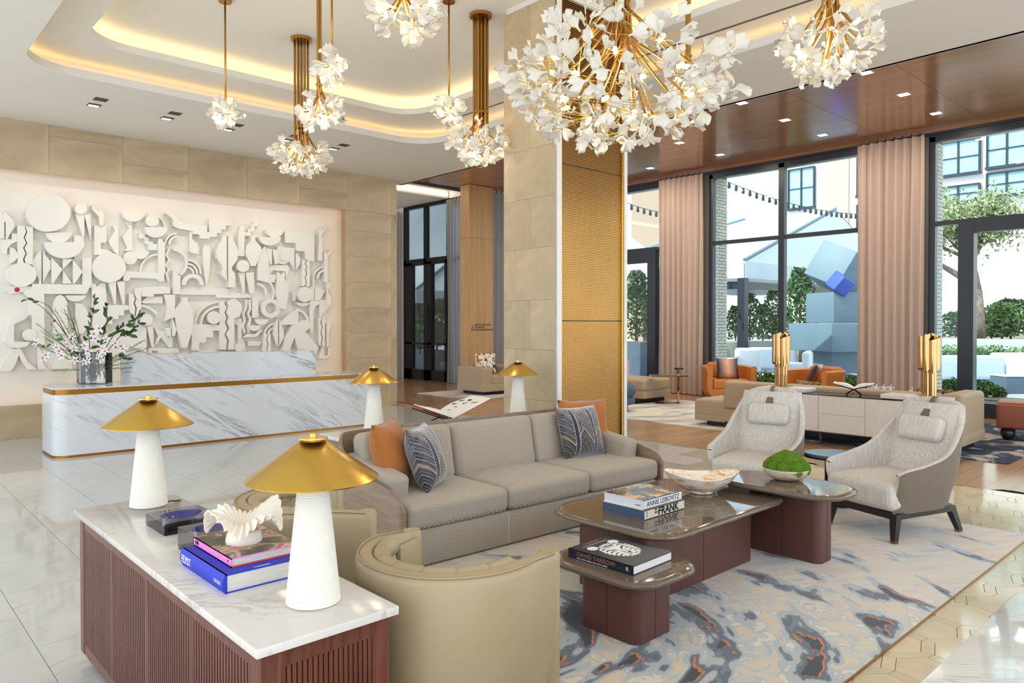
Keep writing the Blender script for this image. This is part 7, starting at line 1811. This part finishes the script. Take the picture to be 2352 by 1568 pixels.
(2,[(6.427,2.151),(6.424,2.123),(6.415,2.097),(6.402,2.072),(6.384,2.05),(6.363,2.032),(6.338,2.019),(6.311,2.01),(6.283,2.007),(6.256,2.009),(6.229,2.017),(6.205,2.029),(6.184,2.046),(6.167,2.066),(6.154,2.09),(6.146,2.116),(6.143,2.143),(6.146,2.17),(6.154,2.197),(6.167,2.221),(6.185,2.243),(6.206,2.261),(6.23,2.274),(6.257,2.283),(6.284,2.287),(6.312,2.285),(6.339,2.278),(6.363,2.266),(6.385,2.249),(6.403,2.229),(6.416,2.205),(6.424,2.178)]),
(1,[(6.414,2.29),(6.475,2.292),(6.474,2.046),(6.401,2.044)]),
(0,[(6.521,2.294),(6.608,2.297),(6.732,2.222),(6.619,2.049),(6.52,2.047)]),
(1,[(6.742,2.381),(6.834,2.362),(6.751,2.223),(6.82,2.111),(6.832,1.963),(6.744,1.961)]),
(1,[(6.398,2.002),(6.395,1.986),(6.385,1.971),(6.368,1.958),(6.347,1.947),(6.321,1.938),(6.293,1.932),(6.263,1.93),(6.233,1.931),(6.205,1.936),(6.18,1.944),(6.159,1.954),(6.143,1.967),(6.133,1.981),(6.13,1.996)]),
(1,[(5.409,2.753),(5.564,2.944),(5.562,2.367),(5.408,2.372)]),
(0,[(5.419,2.324),(5.445,2.324),(5.471,2.319),(5.495,2.311),(5.518,2.299),(5.539,2.284),(5.558,2.267),(5.573,2.247),(5.586,2.224),(5.594,2.2),(5.599,2.175),(5.6,2.15),(5.598,2.124),(5.558,2.129),(5.56,2.149),(5.559,2.169),(5.556,2.189),(5.549,2.208),(5.539,2.225),(5.527,2.241),(5.513,2.255),(5.496,2.266),(5.478,2.275),(5.459,2.282),(5.439,2.285),(5.418,2.286)]),
(0,[(5.579,2.423),(5.611,2.404),(5.639,2.382),(5.665,2.357),(5.688,2.329),(5.707,2.298),(5.722,2.265),(5.733,2.231),(5.739,2.195),(5.741,2.159),(5.739,2.122),(5.732,2.086),(5.721,2.051),(5.685,2.063),(5.695,2.094),(5.701,2.126),(5.703,2.158),(5.701,2.19),(5.695,2.221),(5.686,2.251),(5.673,2.28),(5.656,2.307),(5.636,2.332),(5.613,2.355),(5.588,2.374),(5.56,2.39)]),
(0,[(6.076,2.191),(6.141,2.193),(6.135,2.027),(6.076,2.026)]),
(1,[(2.08,2.183),(2.828,2.197),(2.77,2.063),(2.722,2.053),(2.228,2.043),(2.227,1.819),(2.228,1.29),(2.082,1.38),(2.073,1.738),(2.055,1.738),(2.052,1.903),(1.98,2.066),(2.076,2.121)]),
(0,[(1.775,2.137),(2.083,2.148),(2.075,2.104),(1.98,2.066),(1.817,2.027),(1.814,2.061),(1.775,2.064)]),
(2,[(2.335,1.466),(2.337,1.909),(2.376,2.007),(2.423,2.035),(2.477,2.001),(2.511,1.912),(2.509,1.464)]),
(1,[(2.758,2.035),(2.755,2.015),(2.745,1.996),(2.729,1.978),(2.708,1.963),(2.683,1.952),(2.655,1.945),(2.626,1.942),(2.597,1.943),(2.569,1.949),(2.545,1.959),(2.524,1.973),(2.509,1.99),(2.499,2.009),(2.496,2.028)]),
(1,[(2.626,1.924),(2.729,1.898),(2.801,1.772),(2.825,1.644),(2.727,1.462),(2.623,1.463)]),
(2,[(1.815,1.684),(2.025,1.725),(1.977,1.668),(1.858,1.603),(1.856,1.358),(2.064,1.355),(1.997,1.286),(1.902,1.262),(1.816,1.281),(1.742,1.351),(1.746,1.402),(1.789,1.556)]),
(1,[(1.852,1.255),(1.939,1.261),(2.025,1.059),(2.136,0.959),(2.025,0.955),(1.959,1.053),(1.916,1.167),(1.879,1.039),(1.829,0.955),(1.793,0.939),(1.687,0.952),(1.73,1.078)]),
(2,[(2.13,1.45),(2.128,1.433),(2.123,1.416),(2.114,1.401),(2.103,1.388),(2.09,1.378),(2.075,1.37),(2.059,1.365),(2.042,1.364),(2.025,1.366),(2.008,1.371),(1.994,1.379),(1.981,1.39),(1.97,1.403),(1.962,1.418),(1.957,1.435),(1.956,1.451),(1.957,1.468),(1.962,1.485),(1.971,1.499),(1.981,1.513),(1.994,1.523),(2.009,1.531),(2.026,1.536),(2.043,1.538),(2.06,1.536),(2.076,1.531),(2.091,1.523),(2.104,1.512),(2.115,1.499),(2.123,1.483),(2.128,1.467)]),
(0,[(2.145,1.292),(2.212,1.203),(2.196,1.089),(2.263,0.954),(2.15,0.95)]),
(1,[(2.371,1.083),(2.566,1.238),(2.573,0.95),(2.32,0.951)]),
(1,[(3.02,1.895),(3.351,1.901),(3.351,1.825),(3.282,1.824),(3.282,1.74),(3.204,1.739),(3.204,1.683),(3.119,1.682),(3.119,1.608),(3.018,1.608)]),
(1,[(3.357,2.08),(3.418,2.072),(3.439,1.997),(3.417,1.93),(3.444,1.855),(3.431,1.741),(3.386,1.778),(3.355,1.835)]),
(1,[(3.436,2.158),(3.533,2.181),(3.526,1.751),(3.455,1.741),(3.47,1.855),(3.441,1.931),(3.467,1.998),(3.438,2.073)]),
(1,[(3.528,2.18),(3.78,2.208),(3.964,2.205),(3.964,2.098),(3.716,2.081),(3.715,2.042),(3.541,2.038)]),
(0,[(3.54,1.952),(3.634,2.04),(3.862,2.046),(3.861,1.939),(3.58,1.933)]),
(0,[(3.527,1.913),(3.552,1.913),(3.576,1.91),(3.601,1.905),(3.625,1.898),(3.648,1.889),(3.671,1.878),(3.693,1.865),(3.714,1.85),(3.733,1.833),(3.752,1.815),(3.769,1.795),(3.784,1.774),(3.754,1.751),(3.74,1.77),(3.725,1.788),(3.709,1.804),(3.692,1.819),(3.673,1.832),(3.654,1.844),(3.634,1.853),(3.613,1.861),(3.592,1.868),(3.57,1.872),(3.549,1.875),(3.527,1.875)]),
(2,[(3.688,1.676),(3.687,1.658),(3.682,1.642),(3.673,1.626),(3.662,1.613),(3.649,1.602),(3.634,1.594),(3.618,1.589),(3.601,1.587),(3.584,1.589),(3.568,1.594),(3.553,1.602),(3.54,1.613),(3.529,1.626),(3.521,1.641),(3.517,1.658),(3.515,1.675),(3.517,1.692),(3.522,1.708),(3.53,1.724),(3.54,1.737),(3.554,1.748),(3.569,1.756),(3.585,1.761),(3.602,1.763),(3.619,1.762),(3.635,1.757),(3.65,1.749),(3.663,1.738),(3.674,1.725),(3.682,1.709),(3.687,1.693)]),
(1,[(3.614,1.57),(3.704,1.579),(3.712,1.236),(3.684,1.237),(3.616,1.522)]),
(1,[(3.583,1.56),(3.605,1.522),(3.603,1.167),(3.4,1.257),(3.489,1.37)]),
(1,[(3.866,2.08),(4.039,2.08),(4.027,1.707),(3.981,1.706),(3.869,1.647),(3.907,1.803),(3.907,1.94)]),
(2,[(3.982,1.706),(4.045,1.52),(4.017,1.412),(3.981,1.412)]),
(1,[(3.878,1.55),(3.969,1.549),(3.968,1.393),(3.914,1.423)]),
(0,[(3.639,1.233),(4.101,1.213),(4.1,1.11),(3.793,1.118),(3.789,1.181),(3.693,1.184),(3.689,1.145),(3.639,1.156)]),
(0,[(3.795,1.511),(3.914,1.501),(3.942,1.393),(4.007,1.402),(4.006,1.23),(3.95,1.231),(3.831,1.394),(3.776,1.308),(3.716,1.232),(3.785,1.424),(3.718,1.56)]),
(0,[(2.849,2.212),(2.898,2.214),(2.914,2.168),(2.972,2.226),(3.038,2.228),(3.037,2.015),(2.848,2.01)]),
(1,[(2.848,2.065),(3.038,2.071),(3.034,1.459),(2.845,1.461)]),
(2,[(4.129,2.042),(4.215,2.044),(4.214,1.975),(4.3,1.827),(4.309,1.637),(4.284,1.487),(4.201,1.22),(4.13,1.221),(4.05,1.499),(4.028,1.636),(4.028,1.833),(4.128,1.973)]),
(1,[(4.299,1.607),(4.752,1.597),(4.751,1.5),(4.645,1.5),(4.639,1.383),(4.534,1.385),(4.529,1.299),(4.42,1.3),(4.415,1.175),(4.293,1.178)]),
(2,[(4.753,1.715),(4.751,1.694),(4.745,1.673),(4.735,1.654),(4.721,1.638),(4.705,1.624),(4.686,1.614),(4.666,1.608),(4.645,1.606),(4.625,1.608),(4.605,1.614),(4.586,1.624),(4.57,1.638),(4.557,1.654),(4.547,1.672),(4.542,1.693),(4.54,1.713),(4.542,1.734),(4.548,1.755),(4.558,1.773),(4.571,1.79),(4.587,1.803),(4.605,1.813),(4.625,1.82),(4.646,1.822),(4.667,1.82),(4.687,1.814),(4.706,1.804),(4.722,1.791),(4.735,1.775),(4.745,1.756),(4.751,1.736)]),
(0,[(4.353,1.587),(4.356,1.639),(4.367,1.691),(4.383,1.741),(4.406,1.788),(4.435,1.832),(4.469,1.872),(4.508,1.907),(4.552,1.938),(4.599,1.962),(4.648,1.98),(4.7,1.992),(4.753,1.996),(4.753,1.962),(4.705,1.957),(4.657,1.947),(4.611,1.93),(4.568,1.908),(4.529,1.881),(4.493,1.848),(4.461,1.811),(4.435,1.771),(4.414,1.728),(4.399,1.682),(4.389,1.635),(4.386,1.587)]),
(1,[(4.431,1.587),(4.434,1.629),(4.442,1.67),(4.456,1.71),(4.474,1.748),(4.497,1.784),(4.525,1.816),(4.556,1.844),(4.591,1.868),(4.629,1.888),(4.669,1.902),(4.711,1.911),(4.753,1.914),(4.753,1.882),(4.715,1.879),(4.677,1.87),(4.641,1.858),(4.607,1.84),(4.576,1.819),(4.547,1.793),(4.522,1.764),(4.502,1.732),(4.485,1.698),(4.473,1.662),(4.465,1.625),(4.463,1.587)]),
(1,[(4.753,1.996),(4.849,1.998),(4.835,1.947),(4.871,1.896),(4.835,1.803),(4.872,1.721),(4.842,1.638),(4.885,1.535),(4.833,1.432),(4.879,1.329),(4.86,1.174),(4.75,1.177)]),
(2,[(4.871,1.989),(4.986,2.043),(5.102,1.962),(5.122,1.848),(5.079,1.743),(4.985,1.701),(4.983,1.172),(4.886,1.174),(4.905,1.328),(4.857,1.432),(4.913,1.535),(4.868,1.638),(4.899,1.721),(4.858,1.803),(4.895,1.896)]),
(0,[(5.207,2.029),(5.2,1.896),(5.151,1.788),(5.174,1.682),(5.139,1.576),(5.172,1.454),(5.219,1.467),(5.188,1.576),(5.223,1.68),(5.2,1.783),(5.248,1.886),(5.257,2.027)]),
(1,[(5.257,2.027),(5.265,1.873),(5.227,1.786),(5.266,1.682),(5.221,1.557),(5.242,1.456),(5.278,1.464),(5.257,1.553),(5.303,1.681),(5.263,1.787),(5.301,1.869),(5.293,2.03)]),
(1,[(5.316,2.061),(5.425,2.064),(5.424,1.746),(5.358,1.713),(5.315,1.713)]),
(1,[(5.601,1.693),(5.598,1.671),(5.589,1.649),(5.574,1.63),(5.555,1.614),(5.532,1.602),(5.506,1.594),(5.479,1.592),(5.452,1.594),(5.426,1.602),(5.403,1.614),(5.384,1.63),(5.37,1.649),(5.361,1.67),(5.358,1.692)]),
(2,[(5.446,1.586),(5.443,1.564),(5.435,1.542),(5.421,1.523),(5.404,1.507),(5.383,1.496),(5.36,1.488),(5.336,1.486),(5.312,1.489),(5.289,1.496),(5.268,1.508),(5.251,1.524),(5.239,1.543),(5.231,1.564),(5.228,1.586)]),
(0,[(5.0,1.69),(5.143,1.702),(5.141,1.262),(5.078,1.263),(5.074,1.587),(5.0,1.628)]),
(1,[(5.228,1.439),(5.368,1.438),(5.434,1.512),(5.512,1.512),(5.423,1.416),(5.379,1.385),(5.152,1.377)]),
(2,[(5.134,1.21),(5.132,1.196),(5.128,1.183),(5.121,1.171),(5.112,1.16),(5.101,1.151),(5.089,1.145),(5.075,1.142),(5.061,1.141),(5.047,1.142),(5.034,1.147),(5.022,1.153),(5.011,1.162),(5.002,1.173),(4.995,1.186),(4.991,1.199),(4.99,1.213),(4.991,1.227),(4.996,1.24),(5.002,1.252),(5.011,1.262),(5.022,1.271),(5.034,1.277),(5.048,1.281),(5.062,1.282),(5.076,1.281),(5.089,1.276),(5.102,1.27),(5.113,1.261),(5.122,1.25),(5.128,1.237),(5.132,1.224)]),
(0,[(4.42,1.17),(5.003,1.124),(5.205,1.109),(4.419,1.119)]),
(1,[(5.131,1.367),(5.184,1.251),(5.194,1.125),(5.119,1.127)]),
(0,[(5.249,1.313),(5.5,1.298),(5.466,1.224),(5.248,1.229)]),
(1,[(5.832,1.89),(5.825,1.845),(5.807,1.803),(5.778,1.767),(5.74,1.739),(5.696,1.721),(5.649,1.715),(5.603,1.721),(5.56,1.738),(5.523,1.764),(5.495,1.799),(5.478,1.84),(5.472,1.884),(5.478,1.929),(5.496,1.97),(5.524,2.006),(5.561,2.034),(5.604,2.052),(5.651,2.059),(5.697,2.054),(5.741,2.038),(5.778,2.011),(5.807,1.976),(5.826,1.935),(5.832,1.89),(5.752,1.889),(5.748,1.914),(5.738,1.937),(5.722,1.957),(5.701,1.972),(5.677,1.981),(5.65,1.984),(5.624,1.98),(5.6,1.97),(5.579,1.954),(5.563,1.934),(5.553,1.911),(5.549,1.886),(5.553,1.861),(5.563,1.838),(5.579,1.818),(5.599,1.803),(5.624,1.793),(5.65,1.79),(5.676,1.794),(5.7,1.804),(5.722,1.82),(5.738,1.84),(5.748,1.863),(5.752,1.889)]),
(0,[(5.319,2.019),(5.426,2.022),(5.425,1.714),(5.318,1.713)]),
(2,[(6.379,1.58),(6.376,1.56),(6.37,1.541),(6.359,1.523),(6.345,1.508),(6.327,1.495),(6.307,1.485),(6.286,1.48),(6.264,1.478),(6.242,1.48),(6.22,1.486),(6.201,1.496),(6.184,1.508),(6.17,1.524),(6.159,1.541),(6.153,1.56),(6.151,1.58),(6.153,1.6),(6.16,1.619),(6.17,1.637),(6.184,1.652),(6.201,1.665),(6.221,1.674),(6.242,1.68),(6.264,1.682),(6.287,1.68),(6.308,1.675),(6.328,1.665),(6.345,1.653),(6.359,1.637),(6.37,1.619),(6.376,1.6)]),
(2,[(6.039,1.586),(6.157,1.597),(6.288,1.463),(6.542,1.191),(6.518,1.113),(6.138,1.155),(6.073,1.366),(5.973,1.137),(5.852,1.14),(5.905,1.357)]),
(1,[(5.831,1.591),(5.854,1.662),(5.923,1.717),(6.016,1.816),(6.164,1.873),(6.163,1.597)]),
(0,[(6.134,1.889),(6.175,1.887),(6.214,1.879),(6.252,1.865),(6.288,1.846),(6.32,1.822),(6.347,1.794),(6.37,1.762),(6.387,1.727),(6.398,1.691),(6.403,1.652),(6.401,1.614),(6.394,1.576),(6.347,1.588),(6.353,1.619),(6.354,1.65),(6.35,1.682),(6.341,1.712),(6.327,1.74),(6.309,1.767),(6.286,1.79),(6.26,1.809),(6.231,1.825),(6.2,1.836),(6.167,1.843),(6.134,1.845)]),
(1,[(6.404,2.044),(6.607,2.037),(6.607,1.981),(6.508,1.934),(6.477,1.844),(6.47,1.462),(6.403,1.463)]),
(0,[(6.613,2.06),(6.833,2.065),(6.845,1.962),(6.794,1.893),(6.731,1.881),(6.725,1.813),(6.662,1.812),(6.656,1.738),(6.612,1.738)]),
(1,[(6.569,1.732),(6.637,1.732),(6.613,1.642),(6.643,1.551),(6.613,1.461),(6.642,1.348),(6.617,1.235),(6.642,1.189),(6.58,1.224)]),
(1,[(6.658,1.733),(6.706,1.733),(6.704,1.199),(6.664,1.2),(6.642,1.235),(6.667,1.347),(6.637,1.461),(6.668,1.551),(6.638,1.642)]),
(1,[(6.749,1.619),(6.844,1.62),(6.793,1.505),(6.78,1.198),(6.742,1.199)]),
(0,[(6.667,1.2),(6.704,1.188),(6.71,1.017),(6.792,1.026),(6.792,1.163),(6.843,1.174),(6.842,1.013),(6.729,0.96),(6.591,0.964),(6.629,1.088)]),
(1,[(5.785,1.727),(5.783,1.207),(5.749,1.251),(5.693,1.424),(5.717,1.575)]),
(1,[(5.808,1.727),(5.899,1.466),(5.899,1.379),(5.806,1.206)]),
(0,[(5.531,1.405),(5.533,1.435),(5.539,1.464),(5.549,1.492),(5.563,1.519),(5.581,1.544),(5.602,1.567),(5.626,1.587),(5.652,1.604),(5.68,1.617),(5.71,1.627),(5.742,1.633),(5.774,1.635),(5.773,1.6),(5.746,1.598),(5.72,1.593),(5.694,1.585),(5.67,1.574),(5.647,1.559),(5.627,1.543),(5.609,1.523),(5.594,1.502),(5.582,1.479),(5.574,1.455),(5.568,1.43),(5.567,1.404)]),
(0,[(5.603,1.404),(5.605,1.425),(5.609,1.445),(5.616,1.465),(5.626,1.484),(5.639,1.502),(5.653,1.517),(5.67,1.531),(5.688,1.543),(5.708,1.552),(5.729,1.559),(5.751,1.563),(5.773,1.564),(5.773,1.534),(5.755,1.533),(5.737,1.53),(5.72,1.524),(5.704,1.517),(5.689,1.507),(5.675,1.496),(5.663,1.483),(5.653,1.469),(5.645,1.454),(5.64,1.437),(5.636,1.421),(5.635,1.403)]),
(1,[(5.514,1.437),(5.587,1.436),(5.564,1.34),(5.584,1.254),(5.563,1.136),(5.502,1.138)]),
(1,[(5.609,1.436),(5.648,1.436),(5.647,1.134),(5.582,1.136),(5.606,1.254),(5.584,1.34)])]

mur = thing('relief_mural', 'white relief mural of layered cut-out shapes behind the reception desk', 'mural', (0, 12.468, 0))
MM = Matrix(((1,0,0,0),(0,0,-1,0),(0,1,0,0),(0,0,0,1)))
for k_, (lay, pts) in enumerate(MURAL):
    dpt = (0.07, 0.11, 0.15)[lay] + 0.0009*(k_ % 23)
    MB().prism(pts, 0.0, dpt, MM).build('cut_out_shape', MT['mural'], mur, smooth=30)
